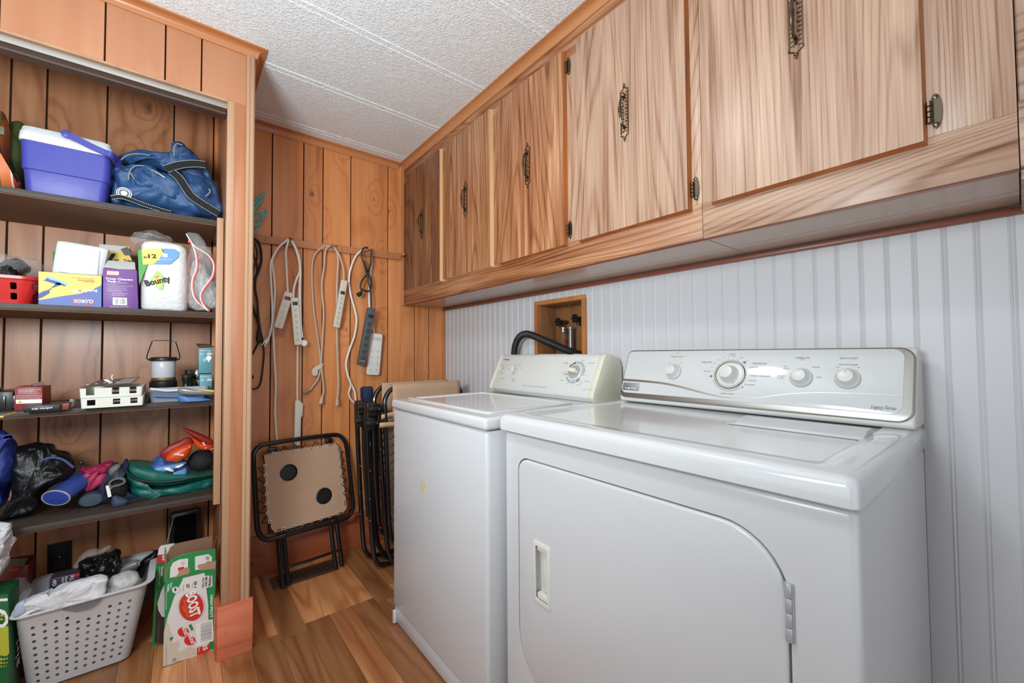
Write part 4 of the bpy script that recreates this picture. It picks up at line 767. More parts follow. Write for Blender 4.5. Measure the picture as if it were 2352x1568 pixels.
# ============================================================ FOLDED RECLINER CHAIRS
def recliner(y, x0, lab, sh, bright):
    t = thing('folding_recliner', (x0 + .28, y, 0), lab, 'chair', 'folded recliner chairs beside the washing machine')
    def T3(*p): return [(x0 + a, y + b_, z) for a, b_, z in p]
    W_ = .50
    B().tube(T3((.008, -.03, .86), (.03, -.03, .50), (.055, -.03, .16), (.075, -.035, .075), (.12, -.035, .012), (.22, -.035, .012), (.42, -.035, .012), (.50, -.035, .06), (.52, -.03, .16), (.51, -.03, .86)), .012, 10, 5).build('leg_frame', BLACKM, t)
    B().tube(T3((-.035, .02, .84), (-.020, .02, .5), (.0, .02, .16), (.02, .02, .05), (.08, .02, .018), (.3, .02, .016), (.44, .02, .03), (.49, .02, .12), (.50, .02, .84)), .012, 10, 5).build('rear_leg_frame', BLACKM, t)
    sf = T3((.065, -.055, .215), (.045, -.06, .50), (.035, -.06, .80), (.035, -.055, .88), (.075, -.05, .932), (.15, -.05, .936), (.38, -.05, .936), (.455, -.05, .925), (.49, -.055, .86), (.50, -.06, .60), (.49, -.055, .215), (.44, -.055, .15), (.28, -.055, .14), (.11, -.055, .15))
    B().tube(sf, .0115, 10, 5, True).build('sling_frame', BLACKM, t)
    B().tube(T3((-.01, -.01, .80), (.0, -.01, .5), (.02, -.01, .25)), .0105, 8, 3).build('arm_tube', BLACKM, t)
    def flap(u, v):
        z = .950 - .165 * v; yy = -.066 - .004 * math.sin(u * PI * 3) * v - .004 * v
        return Vector((x0 + .070 + .40 * u, y + yy, z + .004 * math.sin(u * PI)))
    b = B(); b.grid(flap, 16, 6); b.build('head_flap', SLING, t, solid=.003)
    b = B(); b.grid(lambda u, v: Vector((x0 + .070 + .40 * u, y - .066 + .034 * v, .951 + .004 * math.sin(v * PI))), 16, 3); b.build('head_wrap', SLING, t, solid=.003)
    b = B(); b.grid(lambda u, v: Vector((x0 + .085 + .38 * u, y - .052 + .006 * math.sin(v * 9), .80 - .62 * v)), 10, 16); b.build('sling', SLING, t, solid=.003)
    b = B(); e_ = B()
    for k in range(11):
        z = .69 - k * .042
        b.tube([(x0 + .092, y - .058, z + .014), (x0 + .070, y - .064, z - .002), (x0 + .05, y - .06, z - .012)], .0042, 6)
        e_.tube([(x0 + .094 + .004 * math.cos(a), y - .060, z + .015 + .004 * math.sin(a)) for a in [2 * PI * i / 8 for i in range(8)]], .0013, 4, 0, True)
    b.build('bungee_cord', BLACKP, t); e_.build('eyelets', CHROME, t)
    for z, yy, xx in ((.835, -.045, -.018), (.765, -.04, -.026)):
        j = B().tube([(x0 + xx - .03, y + yy, z), (x0 + xx + .045, y + yy, z)], .018, 12).box((x0 + xx - .02, y + yy - .012, z - .032), (x0 + xx + .012, y + yy + .02, z + .03)).build('joint_knuckle', BLACKP, t, True, .003)
        B().ball((x0 + xx + .02, y + yy - .018, z), (.003, .002, .003), 8, 6).build('rivet', CHROME, j)
    B().box((x0 - .045, y - .02, .74), (x0 - .005, y + .035, .865)).build('arm_rest', BLACKP, t, True, .010, 3)
    b = B(); b.grid(lambda u, v: Vector((x0 + .01 + .16 * u, y - .068, .785 + .025 * u + .022 * v)), 6, 1); b.build('strap', mat('strap_tan', (196, 160, 120), .7), t, solid=.002)
    b = B(); b.grid(lambda u, v: Vector((x0 + .0 + .16 * u, y - .072, .745 - .006 * u + .024 * v)), 6, 1); b.build('strap', mat('strap_tan', (196, 160, 120), .7), t, solid=.002)
    b = B()
    for z in (.63, .49, .35, .24):
        b.ball((x0 + .018, y - .044, z), (.0035, .003, .0035), 8, 6); b.ball((x0 - .02, y - .0, z + .03), (.0035, .003, .0035), 8, 6)
    b.build('rivets', CHROME, t)
recliner(2.09, .775, 'nearer folded black and tan recliner chair standing behind the washing machine', 0, 1)
recliner(2.215, .768, 'farther folded black and tan recliner chair next to the back wall', 0, 0)
t = thing('fabric_pouch', (.82, 2.275, .80), 'navy blue cloth pouch hanging behind the folded recliner chairs', 'bag')
B().pillow([(0.769, 2.285, 0.908), (0.777, 2.285, 0.929), (0.811, 2.285, 0.931), (0.839, 2.285, 0.922), (0.837, 2.285, 0.827), (0.799, 2.285, 0.827), (0.779, 2.285, 0.848)], .03, .03, wr=.004).build('pouch', mat('navy_cloth', (34, 44, 82), .85, var=.1), t)
B().tube([(0.767, 2.25, 0.93), (0.761, 2.25, 0.899), (0.772, 2.25, 0.844)], .002, 6, 3).build('drawcord', RUB, t)
# ============================================================ CLOSET CONTENTS
FY = (0, -1, 0)
def fbox(name, q, depth, ma, par, bevel=.001, zb=None):
    """box from its front quad (bl, br, tr, tl) running back along +y"""
    q = [Vector(p) for p in q]
    if zb is not None: q[0].z = zb; q[1].z = zb
    b = B(); b.add(q + [p + Vector((0, depth, 0)) for p in q], [(0, 1, 2, 3), (7, 6, 5, 4), (0, 4, 5, 1), (1, 5, 6, 2), (2, 6, 7, 3), (3, 7, 4, 0)])
    return b.build(name, ma, par, bool(bevel), bevel)
def art(pts, ma, par, lvl=1, name='print_panel', n=FY, sm=0):
    return plate(name, cr(pts, sm, True) if sm else pts, n, ma, par, .0003, .0003 * lvl)
def ft(s, a, b_, h, ma, par, lvl=3, **k): return text(s, a, b_, h, FY, ma, par, off=.0003 * lvl, th=.0002, **k)
def ribbon(par, pts, w, ma, name='strap', up=(0, 0, 1), th=.0025, stitch=None, sm=6):
    P = cr(pts, sm); L_ = []; R_ = []
    for i, p in enumerate(P):
        t = (P[min(i + 1, len(P) - 1)] - P[max(i - 1, 0)]).normalized(); s = t.cross(Vector((0, 1, 0))).normalized() * (w / 2); L_.append(p + s); R_.append(p - s)
    b = B(); b.loft([[v - Vector((0, th / 2, 0)) for v in L_], [v - Vector((0, th / 2, 0)) for v in R_], [v + Vector((0, th / 2, 0)) for v in R_], [v + Vector((0, th / 2, 0)) for v in L_]], caps=False, closed=False)
    o = b.build(name, ma, par)
    if stitch:
        c = B()
        for side in (L_, R_):
            for i in range(0, len(P) - 1):
                a, e = side[i].lerp(P[i], .12), side[i + 1].lerp(P[i + 1], .12)
                for k in range(2): c.tube([a.lerp(e, k * .5 + .08) + Vector((0, -th, 0)), a.lerp(e, k * .5 + .36) + Vector((0, -th, 0))], .0009, 4)
        c.build('stitching', stitch, o)
    return o
def pil(name, pts, ma, par, d0=.03, d1=.03, wr=.003, ws=30, p=.5, sm=4, zmin=None, **k):
    if k.get('crease'): k.setdefault('k', 15); sm = 8
    b = B().pillow(pts, d0, d1, wr=wr, ws=ws, p=p, sm=sm, **k)
    if zmin is not None:
        for v in b.v: v.z = max(v.z, zmin)
    return b.build(name, ma, par, angle=60)
def cloth(name, col, rough=.8, var=.12, bump=.25, bs=260): return mat(name, col, rough, var=var, bump=bump, bscale=bs)
S1, S2, S3, S4 = 1.655, 1.282, .933, .560

# ---- top shelf
BLUE = mat('cooler_blue', (62, 66, 158), .42, bump=.06, bscale=40); CWH = mat('cooler_white', (214, 216, 218), .4)
t = thing('cooler', (-.315, 2.16, S1), 'blue hard-sided cooler with a white lid and blue carry handle on the top shelf', 'cooler')
def rr3(x0, x1, y0, y1, z, r=.02): return [Vector((a, c, z)) for a, c in rrect(x0, y0, x1, y1, r, 5)]
b = B().loft([rr3(-.408, -.222, 2.07, 2.27, S1), rr3(-.412, -.218, 2.066, 2.274, S1 + .01), rr3(-.417, -.213, 2.062, 2.278, 1.735), rr3(-.4205, -.2095, 2.0585, 2.2815, 1.737), rr3(-.424, -.206, 2.056, 2.285, 1.830)]); b.build('tub', BLUE, t, angle=50)
b = B().loft([rr3(-.426, -.204, 2.054, 2.287, 1.8305), rr3(-.428, -.202, 2.052, 2.289, 1.835), rr3(-.426, -.204, 2.055, 2.287, 1.862), rr3(-.424, -.206, 2.057, 2.285, 1.864), rr3(-.422, -.208, 2.060, 2.282, 1.878), rr3(-.412, -.218, 2.07, 2.27, 1.884)]); b.build('lid', CWH, t, angle=50)
H = [(-0.317, 2.046, 1.874), (-0.288, 2.046, 1.864), (-0.258, 2.046, 1.851), (-0.224, 2.046, 1.84), (-0.201, 2.046, 1.834)] + [(-0.19, 2.08, 1.829)] + [(-0.194, 2.12, 1.816), (-0.2, 2.12, 1.784)]
b = B(); 
ribbon(t, H, .020, BLUE, 'carry_handle', th=.008)
B().lathe([(.012, 0), (.012, .008), (.008, .010)], 18, fr(Vector(H[0]) + Vector((0, .004, 0)), (1, 0, 0), (0, 0, 1))).build('handle_pivot', BLUE, t)

NAVY = cloth('duffel_blue', (42, 76, 120), .42); NAVYD = cloth('duffel_dark', (28, 44, 78), .5); PIPE = mat('piping_grey', (126, 132, 138), .6); WEB = mat('webbing_black', (18, 18, 20), .8, bump=.3, bscale=500)
t = thing('duffel_bag', (-.03, 2.16, S1), 'crumpled shiny blue duffel bag with black stitched straps on the top shelf', 'bag')
pil('bag_body', [(-0.208, 2.15, 1.691), (-0.208, 2.15, 1.777), (-0.19, 2.15, 1.817), (-0.156, 2.15, 1.85), (-0.108, 2.15, 1.853), (-0.058, 2.15, 1.835), (-0.002, 2.15, 1.862), (0.062, 2.15, 1.854), (0.109, 2.15, 1.821), (0.127, 2.15, 1.747), (0.128, 2.15, 1.699), (0.065, 2.15, 1.676), (-0.009, 2.15, 1.677), (-0.101, 2.15, 1.679), (-0.167, 2.15, 1.68)], NAVY, t, .085, .09, .011, 16, .42, zmin=S1, crease=0.034)
pil('bag_flap', [(-0.194, 2.17, 1.869), (-0.171, 2.17, 1.897), (-0.123, 2.17, 1.913), (-0.078, 2.17, 1.916), (-0.036, 2.17, 1.931), (-0.037, 2.17, 1.96), (-0.03, 2.17, 1.984), (-0.011, 2.17, 1.993), (0.016, 2.17, 1.97), (0.057, 2.17, 1.924), (0.11, 2.17, 1.841), (0.11, 2.17, 1.789), (0.054, 2.17, 1.801), (-0.021, 2.17, 1.827), (-0.082, 2.17, 1.854), (-0.136, 2.17, 1.86), (-0.171, 2.17, 1.848)], NAVY, t, .075, .07, .010, 18, .42, crease=0.03)
pil('side_pocket', [(-0.157, 2.11, 1.818), (-0.119, 2.11, 1.84), (-0.066, 2.11, 1.831), (-0.011, 2.11, 1.809), (0.038, 2.11, 1.772), (0.028, 2.11, 1.721), (-0.033, 2.11, 1.707), (-0.1, 2.11, 1.716), (-0.144, 2.11, 1.74), (-0.161, 2.11, 1.776)], NAVY, t, .055, .03, .008, 22, .45, crease=0.028)
for pts in ([(-0.159, 2.07, 1.763), (-0.156, 2.07, 1.798), (-0.142, 2.07, 1.82), (-0.117, 2.07, 1.829), (-0.096, 2.07, 1.829)], [(-0.184, 2.08, 1.833), (-0.164, 2.08, 1.859), (-0.135, 2.08, 1.873), (-0.101, 2.08, 1.878)], [(-0.03, 2.065, 1.89), (-0.03, 2.065, 1.923), (-0.022, 2.065, 1.942), (-0.005, 2.065, 1.942)], [(-0.154, 2.07, 1.793), (-0.141, 2.07, 1.768), (-0.12, 2.07, 1.745), (-0.111, 2.07, 1.736)], [(0.07, 2.06, 1.752), (0.085, 2.06, 1.774), (0.081, 2.06, 1.787)]): B().tube(pts, .0026, 6, 4).build('piping', PIPE, t)
ribbon(t, [(-0.054, 2.062, 1.83), (-0.011, 2.062, 1.859), (0.035, 2.062, 1.877), (0.069, 2.062, 1.882)], .030, WEB, 'strap', stitch=INKW)
ribbon(t, [(-0.036, 2.05, 1.821), (-0.013, 2.05, 1.801), (0.006, 2.05, 1.77), (0.027, 2.05, 1.739), (0.061, 2.05, 1.717), (0.115, 2.05, 1.688)], .030, WEB, 'strap', stitch=INKW)
ribbon(t, [(-0.202, 2.045, 1.679), (-0.179, 2.045, 1.688), (-0.151, 2.045, 1.684), (-0.105, 2.045, 1.671), (-0.036, 2.045, 1.659)], .015, WEB, 'strap', stitch=INKW)
eP = Vector((-0.17, 2.062, 1.71)); M = fr(eP, (1, 0, 0), (0, 0, 1))
for r0, r1, m_ in ((.0215, .0190, INKW), (.0190, .0165, NAVYD), (.0165, .0145, INKW), (.0145, .0095, NAVYD), (.0095, .0075, INKW)):
    B().lathe([(r0, -.004 + (.022 - r0) * .2), (r1, -.0035 + (.022 - r0) * .2)], 30, M).build('round_badge', m_, t)
B().tube([(-0.095, 2.052, 1.814), (-0.077, 2.052, 1.807), (-0.055, 2.052, 1.793)], .0032, 8, 3).build('zipper_pull', CHROME, t)

t = thing('tote_bag', (-.47, 2.2, S1), 'orange and red striped cloth bag at the left end of the top shelf', 'bag')
SM = bpy.data.materials.new('stripes'); SM.use_nodes = True; N_ = SM.node_tree.nodes; L2 = SM.node_tree.links
tc0 = N_.new('ShaderNodeTexCoord'); sp = N_.new('ShaderNodeSeparateXYZ'); mm_ = N_.new('ShaderNodeMath'); mm_.operation = 'MULTIPLY'; mm_.inputs[1].default_value = 14; fc = N_.new('ShaderNodeMath'); fc.operation = 'FRACT'
rp = N_.new('ShaderNodeValToRGB'); rp.color_ramp.interpolation = 'CONSTANT'
L2.new(tc0.outputs['Object'], sp.inputs[0]); L2.new(sp.outputs[0], mm_.inputs[0]); L2.new(mm_.outputs[0], fc.inputs[0]); L2.new(fc.outputs[0], rp.inputs[0]); L2.new(rp.outputs[0], N_['Principled BSDF'].inputs['Base Color'])
for i, (p_, c_) in enumerate([(0, (204, 106, 52)), (.30, (206, 196, 170)), (.36, (152, 44, 44)), (.52, (206, 196, 170)), (.60, (204, 106, 52)), (.80, (206, 196, 170)), (.86, (110, 84, 50))]):
    e_ = rp.color_ramp.elements[i] if i < 2 else rp.color_ramp.elements.new(p_); e_.position = p_; e_.color = lin(c_)
pil('bag_body', [(-0.531, 2.14, 1.909), (-0.497, 2.14, 1.931), (-0.476, 2.14, 1.936), (-0.469, 2.14, 1.911), (-0.468, 2.14, 1.86), (-0.468, 2.14, 1.804), (-0.468, 2.14, 1.757), (-0.457, 2.14, 1.724), (-0.441, 2.14, 1.692), (-0.438, 2.14, 1.678), (-0.527, 2.14, 1.671)], SM, t, .06, .07, .004, 14, zmin=S1)
box('buckle', (-0.47, 2.07, 1.835), tuple(a + b_ for a, b_ in zip((-0.47, 2.07, 1.835), (.012, .006, .026))), mat('buckle_olive', (96, 96, 70), .5), t, .002)
t = thing('duffel_bag', (-.45, 2.26, S1), 'olive green rolled cloth bag standing between the striped bag and the cooler', 'bag')
pil('bag_body', [(-0.488, 2.24, 1.928), (-0.475, 2.24, 1.948), (-0.454, 2.24, 1.952), (-0.447, 2.24, 1.91), (-0.444, 2.24, 1.828), (-0.444, 2.24, 1.746), (-0.447, 2.24, 1.708), (-0.461, 2.24, 1.708), (-0.479, 2.24, 1.748), (-0.488, 2.24, 1.799), (-0.489, 2.24, 1.874)], cloth('olive_cloth', (74, 88, 44), .7), t, .05, .05, .004, 20, zmin=S1)
B().tube([(-0.47, 2.19, 1.921), (-0.474, 2.19, 1.864), (-0.472, 2.19, 1.801), (-0.461, 2.19, 1.746), (-0.447, 2.19, 1.712)], .003, 6, 4).build('piping', mat('piping_olive', (44, 54, 30), .6), t)

# ---- second shelf
CRT = [(-0.471, 2.05, 1.28), (-0.408, 2.05, 1.285)]
t = thing('storage_basket', (-.50, 2.18, S2), 'red slotted plastic basket with black items at the left end of the second shelf', 'basket')
REDP = mat('basket_red', (196, 36, 34), .3)
def shell(par, name, lo, hi, z0, z1, tk, ma, r0=.03, r1=.04, cutters=None, rim=.006):
    def rg(f, z, off, r): 
        x0, x1, y0, y1 = [lo[i] + (hi[i] - lo[i]) * f for i in range(4)]; return [Vector((a, c, z)) for a, c in rrect(x0 + off, y0 + off, x1 - off, y1 - off, r, 6)]
    b = B().loft([rg(0, z0, 0, r0), rg(.97, z1 - .012, 0, r1), rg(1, z1 - .010, -rim, r1 + rim), rg(1, z1, -rim, r1 + rim), rg(1, z1, tk, r1 - tk), rg(0, z0 + tk, tk, r0 - tk)])
    o = b.build(name, ma, par, angle=50)
    if cutters: cut(o, cutters)
    return o
cuts = B(); cuts2 = B()
for k in range(7):
    x = -.66 + k * .045
    for z in (S2 + .015, S2 + .048): cuts.prism(rrect(x, z, x + .014, z + .022, .004, 3), -2.3, -2.0, Matrix(((1, 0, 0, 0), (0, 0, -1, 0), (0, 1, 0, 0), (0, 0, 0, 1))))
for k in range(6):
    y_ = 2.11 + k * .03
    for z in (S2 + .012, S2 + .046): cuts2.prism(rrect(y_, z, y_ + .012, z + .026, .003, 3), -.45, -.30, Matrix(((0, 0, 1, 0), (1, 0, 0, 0), (0, 1, 0, 0), (0, 0, 0, 1))))
shell(t, 'basket_body', (-.70, -.395, 2.075, 2.31), (-.715, -.372, 2.055, 2.33), S2, S2 + .092, .003, REDP, cutters=[cuts, cuts2])
t = thing('plastic_bag', (-.50, 2.2, S2 + .005), 'clear plastic bag of glossy black items in the red basket', 'bag')
pil('black_contents', [(-0.514, 2.17, 1.423), (-0.495, 2.17, 1.438), (-0.473, 2.17, 1.426), (-0.461, 2.17, 1.438), (-0.444, 2.17, 1.446), (-0.427, 2.17, 1.441), (-0.414, 2.17, 1.425), (-0.417, 2.17, 1.406), (-0.426, 2.17, 1.392), (-0.439, 2.17, 1.306), (-0.512, 2.17, 1.3)], mat('black_gloss', (26, 27, 28), .25, bump=.5, bscale=40), t, .07, .07, .006, 30, zmin=S2 + .006, crease=0.02)
pil('film', [(-0.517, 2.18, 1.449), (-0.484, 2.18, 1.457), (-0.457, 2.18, 1.454), (-0.426, 2.18, 1.449), (-0.407, 2.18, 1.451), (-0.394, 2.18, 1.444), (-0.389, 2.18, 1.433), (-0.397, 2.18, 1.412), (-0.406, 2.18, 1.396), (-0.428, 2.18, 1.387), (-0.516, 2.18, 1.377)], FILM, t, .09, .08, .010, 40)
t = thing('cleaning_box', (-.28, 2.12, S2), 'yellow and blue box of mopping pads lying upside down on the second shelf', 'box')
BY = [(-0.372, 2.055, 1.283), (-0.221, 2.055, 1.284), (-0.222, 2.055, 1.398), (-0.374, 2.055, 1.395)]
CY = mat('print_yellow', (236, 192, 92), .5); CBL = mat('print_blue', (56, 84, 160), .45)
bx = fbox('carton', BY, .12, mat('carton_blue', (44, 66, 150), .45), t, .0015, zb=S2)
art([(-0.373, 2.055, 1.394), (-0.223, 2.055, 1.396), (-0.223, 2.055, 1.363), (-0.247, 2.055, 1.343), (-0.277, 2.055, 1.327), (-0.32, 2.055, 1.315), (-0.348, 2.055, 1.305), (-0.371, 2.055, 1.298)], CY, t, 1)
art([(-0.371, 2.055, 1.298), (-0.348, 2.055, 1.305), (-0.32, 2.055, 1.315), (-0.277, 2.055, 1.327), (-0.247, 2.055, 1.343), (-0.223, 2.055, 1.363), (-0.222, 2.055, 1.284), (-0.371, 2.055, 1.283)], CBL, t, 1)
LBL = mat('print_lightblue', (150, 180, 206), .5); DBL = mat('print_darkblue', (48, 74, 140), .5)
art([(-0.362, 2.055, 1.364), (-0.348, 2.055, 1.382), (-0.301, 2.055, 1.359), (-0.31, 2.055, 1.351)], LBL, t, 2); art([(-0.361, 2.055, 1.364), (-0.351, 2.055, 1.376), (-0.349, 2.055, 1.37), (-0.327, 2.055, 1.364), (-0.31, 2.055, 1.354), (-0.311, 2.055, 1.35), (-0.335, 2.055, 1.355), (-0.355, 2.055, 1.363)], DBL, t, 3, 'print_mop')
art([(-0.332, 2.055, 1.36), (-0.321, 2.055, 1.359), (-0.323, 2.055, 1.352), (-0.338, 2.055, 1.343), (-0.343, 2.055, 1.342), (-0.339, 2.055, 1.348)], DBL, t, 3, 'print_mop'); art([(-0.342, 2.055, 1.342), (-0.339, 2.055, 1.343), (-0.347, 2.055, 1.333), (-0.347, 2.055, 1.323), (-0.362, 2.055, 1.308), (-0.371, 2.055, 1.303), (-0.371, 2.055, 1.319), (-0.362, 2.055, 1.328), (-0.35, 2.055, 1.334)], DBL, t, 3, 'print_mop')
ft('CLOROX', (-0.242, 2.055, 1.308), (-0.291, 2.055, 1.306), .0115, INKW, t, 6, bold=.03)
art([(-0.299, 2.055, 1.305), (-0.266, 2.055, 1.318), (-0.235, 2.055, 1.3), (-0.261, 2.055, 1.282), (-0.272, 2.055, 1.282)], mat('print_red', (190, 60, 50), .5), t, 3); art([(-0.294, 2.055, 1.305), (-0.266, 2.055, 1.314), (-0.24, 2.055, 1.301), (-0.263, 2.055, 1.286), (-0.272, 2.055, 1.285)], CBL, t, 4)
ft('ReadyMop', (-0.234, 2.055, 1.346), (-0.297, 2.055, 1.337), .0095, INKW, t, 4, bold=.02)
ft('Absorbent', (-0.242, 2.055, 1.373), (-0.268, 2.055, 1.372), .0042, INK, t, 4); ft('Mopping Pads', (-0.241, 2.055, 1.378), (-0.282, 2.055, 1.376), .0042, INK, t, 4); ft('Disposable Nonwoven Mopping Cloths', (-0.242, 2.055, 1.383), (-0.297, 2.055, 1.382), .0022, INK, t, 4)
t = thing('foam_tray', (-.27, 2.2, S2), 'tilted white foam tray standing behind the yellow and blue mop pad box', 'tray')
FOAM = mat('foam_white', (222, 222, 220), .6)
TRY = [(-0.352, 2.19, 1.527), (-0.336, 2.19, 1.529), (-0.233, 2.19, 1.521), (-0.218, 2.19, 1.516), (-0.22, 2.19, 1.503), (-0.233, 2.19, 1.417), (-0.236, 2.19, 1.37), (-0.363, 2.19, 1.358), (-0.363, 2.19, 1.424), (-0.354, 2.19, 1.515)]
pil('tray_body', TRY, FOAM, t, .02, .02, 0, p=.16, sm=0)
pil('tray_face', [(-0.334, 2.168, 1.513), (-0.241, 2.168, 1.505), (-0.246, 2.168, 1.403), (-0.345, 2.168, 1.414)], FOAM, t, .004, .003, 0, p=.2, sm=0)
t = thing('carton', (-.33, 2.3, S2), 'green box just showing behind the left edge of the white foam tray', 'box')
fbox('carton_body', [(-0.38, 2.3, 1.306), (-0.293, 2.3, 1.309), (-0.296, 2.3, 1.518), (-0.383, 2.3, 1.509)], .08, mat('carton_green', (76, 150, 46), .5), t, .001, zb=S2)
t = thing('carton', (-.19, 2.26, S2), 'opened white and yellow box with black lettering behind the purple box', 'box')
fbox('carton_body', [(-0.254, 2.27, 1.309), (-0.151, 2.27, 1.313), (-0.168, 2.27, 1.554), (-0.255, 2.27, 1.551)], .10, mat('carton_white', (214, 214, 210), .5), t, .001, zb=S2)
art([(-0.231, 2.27, 1.528), (-0.191, 2.27, 1.531), (-0.169, 2.27, 1.521), (-0.154, 2.27, 1.488), (-0.241, 2.27, 1.477), (-0.242, 2.27, 1.526)], mat('print_yellow2', (232, 196, 84), .5), t, 1)
art([(-0.219, 2.27, 1.519), (-0.206, 2.27, 1.52), (-0.219, 2.27, 1.49), (-0.231, 2.27, 1.488)], INK, t, 2); art([(-0.211, 2.27, 1.495), (-0.198, 2.27, 1.497), (-0.198, 2.27, 1.492), (-0.211, 2.27, 1.491)], INK, t, 2)
ft('Triple', (-0.185, 2.27, 1.491), (-0.15, 2.27, 1.493), .0095, INK, t, 3, bold=.04)
plate('open_flap', [(-0.193, 2.262, 1.538), (-0.174, 2.262, 1.55), (-0.158, 2.262, 1.521), (-0.181, 2.262, 1.516)], (-.1, -1, .1), mat('flap_grey', (92, 88, 82), .6), t, .001)
t = thing('cleaning_box', (-.17, 2.12, S2), 'purple box of deep cleaning pads with its white lid flap open', 'box')
BP_ = [(-0.218, 2.055, 1.283), (-0.125, 2.055, 1.285), (-0.131, 2.055, 1.428), (-0.22, 2.055, 1.424)]
fbox('carton_body', BP_, .13, mat('carton_purple', (110, 64, 138), .45), t, .001, zb=S2)
MBr = mat('print_red', (190, 60, 50))
plate('lid_flap', [(-0.219, 2.055, 1.427), (-0.134, 2.055, 1.429)] + [(-0.142, 2.14, 1.469), (-0.215, 2.14, 1.467)], (0, -.6, .8), FOAM, t, .0012)
art([(-0.211, 2.055, 1.416), (-0.177, 2.055, 1.417), (-0.177, 2.055, 1.403), (-0.186, 2.055, 1.4), (-0.211, 2.055, 1.4)], MBr, t, 1); art([(-0.209, 2.055, 1.415), (-0.179, 2.055, 1.416), (-0.179, 2.055, 1.404), (-0.209, 2.055, 1.402)], INKW, t, 2)
ft('MARKET', (-0.204, 2.055, 1.41), (-0.182, 2.055, 1.411), .0032, MBr, t, 3, bold=.03); ft('BASKET', (-0.204, 2.055, 1.404), (-0.182, 2.055, 1.405), .0032, MBr, t, 3, bold=.03)
ft('Deep Cleaning', (-0.211, 2.055, 1.385), (-0.14, 2.055, 1.387), .0068, INKW, t, 2, bold=.03); ft('Pads', (-0.207, 2.055, 1.375), (-0.185, 2.055, 1.376), .0068, INKW, t, 2, bold=.03); ft('FOR', (-0.182, 2.055, 1.379), (-0.174, 2.055, 1.379), .0026, INKW, t, 2); ft('SPRAY MOPS', (-0.181, 2.055, 1.374), (-0.157, 2.055, 1.375), .0026, INKW, t, 2)
HK1 = hmap([(1600, 600), (2300, 600), (2300, 1400), (1600, 1400)], [(-0.234, 2.055, 1.44), (-0.121, 2.055, 1.455), (-0.118, 2.055, 1.273), (-0.231, 2.055, 1.266)])
for s_, x0, x1, y_ in (('DIRECTIONS:', 1748, 1910, 952), ('1. attach pad to mop head and press it flat', 1750, 2178, 985), ('2. spray floor and mop in one direction', 1750, 2068, 1015), ('3. turn pad over when first side is soiled', 1750, 2078, 1046), ('remove pad and discard after use', 1770, 1978, 1060), ('Keep out of reach of children', 1865, 2020, 1088), ('Store in a cool dry place', 1830, 2095, 1108), ('Do not flush', 1850, 2050, 1130), ('Distributed by', 1810, 2110, 1318)):
    ft(s_, HK1(x0, y_), HK1(x1, y_), .0022, INKW, t, 2)
def barcode(q, n, par, vertical=True, seed=1):
    r_ = random.Random(seed); q = [Vector(p) for p in q]; art(q, INKW, par, 2, 'barcode_label'); b = B(); x = .06
    while x < .93:
        w_ = r_.choice((.008, .012, .02)); lo = .12; hi = .9
        def bi(u, v): return q[0].lerp(q[1], u).lerp(q[3].lerp(q[2], u), v) + Vector((0, -.0013, 0))
        c = [bi(x, lo), bi(x + w_, lo), bi(x + w_, hi), bi(x, hi)] if vertical else [bi(lo, x), bi(hi, x), bi(hi, x + w_), bi(lo, x + w_)]
        b.add(c, [(0, 1, 2, 3)]); x += w_ + r_.choice((.012, .02, .03))
    return b.build('barcode', INKG, par, False, raw=True)
barcode([(-0.193, 2.055, 1.294), (-0.155, 2.055, 1.295), (-0.156, 2.055, 1.322), (-0.193, 2.055, 1.321)], 20, t)

t = thing('paper_towel_pack', (-.05, 2.18, S2), 'wrapped pack of white paper towel rolls with yellow, blue and green print', 'paper towels')
q = [(-0.122, 2.062, 1.285), (0.019, 2.062, 1.289), (0.011, 2.062, 1.542), (-0.129, 2.062, 1.528)]; x0 = q[0][0]; x1 = q[1][0]; zt = 1.555
b = B().loft([rr3(x0 + .006, x1 - .006, 2.075, 2.33, S2, .03), rr3(x0, x1, 2.065, 2.34, S2 + .012, .035), rr3(x0 + .001, x1 - .002, 2.062, 2.342, 1.42, .035), rr3(x0 - .001, x1 - .004, 2.064, 2.34, zt - .025, .035), rr3(x0 + .004, x1 - .012, 2.075, 2.33, zt - .008, .035), rr3(x0 + .03, x1 - .04, 2.10, 2.30, zt, .03)])
b.v = [v + noise.noise_vector(v * 22) * .0016 for v in b.v]
for v in b.v: v.z = max(v.z, S2)
b.build('wrapped_rolls', mat('towel_white', (226, 226, 226), .3, coat=.4, bump=.35, bscale=60), t, angle=60)
GR = mat('print_green', (56, 150, 50), .4); BB_ = mat('print_skyblue', (98, 148, 200), .4); YB_ = mat('print_yellow3', (238, 200, 96), .4)
def art3(pts, ma, lvl): return art(pts, ma, t, lvl + 8)
art3([(-0.129, 2.062, 1.502), (-0.118, 2.062, 1.508), (-0.114, 2.062, 1.452), (-0.101, 2.062, 1.452), (-0.109, 2.062, 1.425), (-0.119, 2.062, 1.392), (-0.123, 2.062, 1.373), (-0.126, 2.062, 1.433)], GR, 1)
art3([(-0.119, 2.062, 1.509), (-0.065, 2.062, 1.52), (-0.056, 2.062, 1.512), (-0.058, 2.062, 1.498), (-0.068, 2.062, 1.48), (-0.085, 2.062, 1.456), (-0.114, 2.062, 1.451)], YB_, 2)
art3([(-0.063, 2.062, 1.52), (-0.023, 2.062, 1.524), (-0.01, 2.062, 1.514), (-0.011, 2.062, 1.495), (-0.032, 2.062, 1.466), (-0.039, 2.062, 1.462), (-0.084, 2.062, 1.457), (-0.068, 2.062, 1.48), (-0.056, 2.062, 1.503)], BB_, 2)
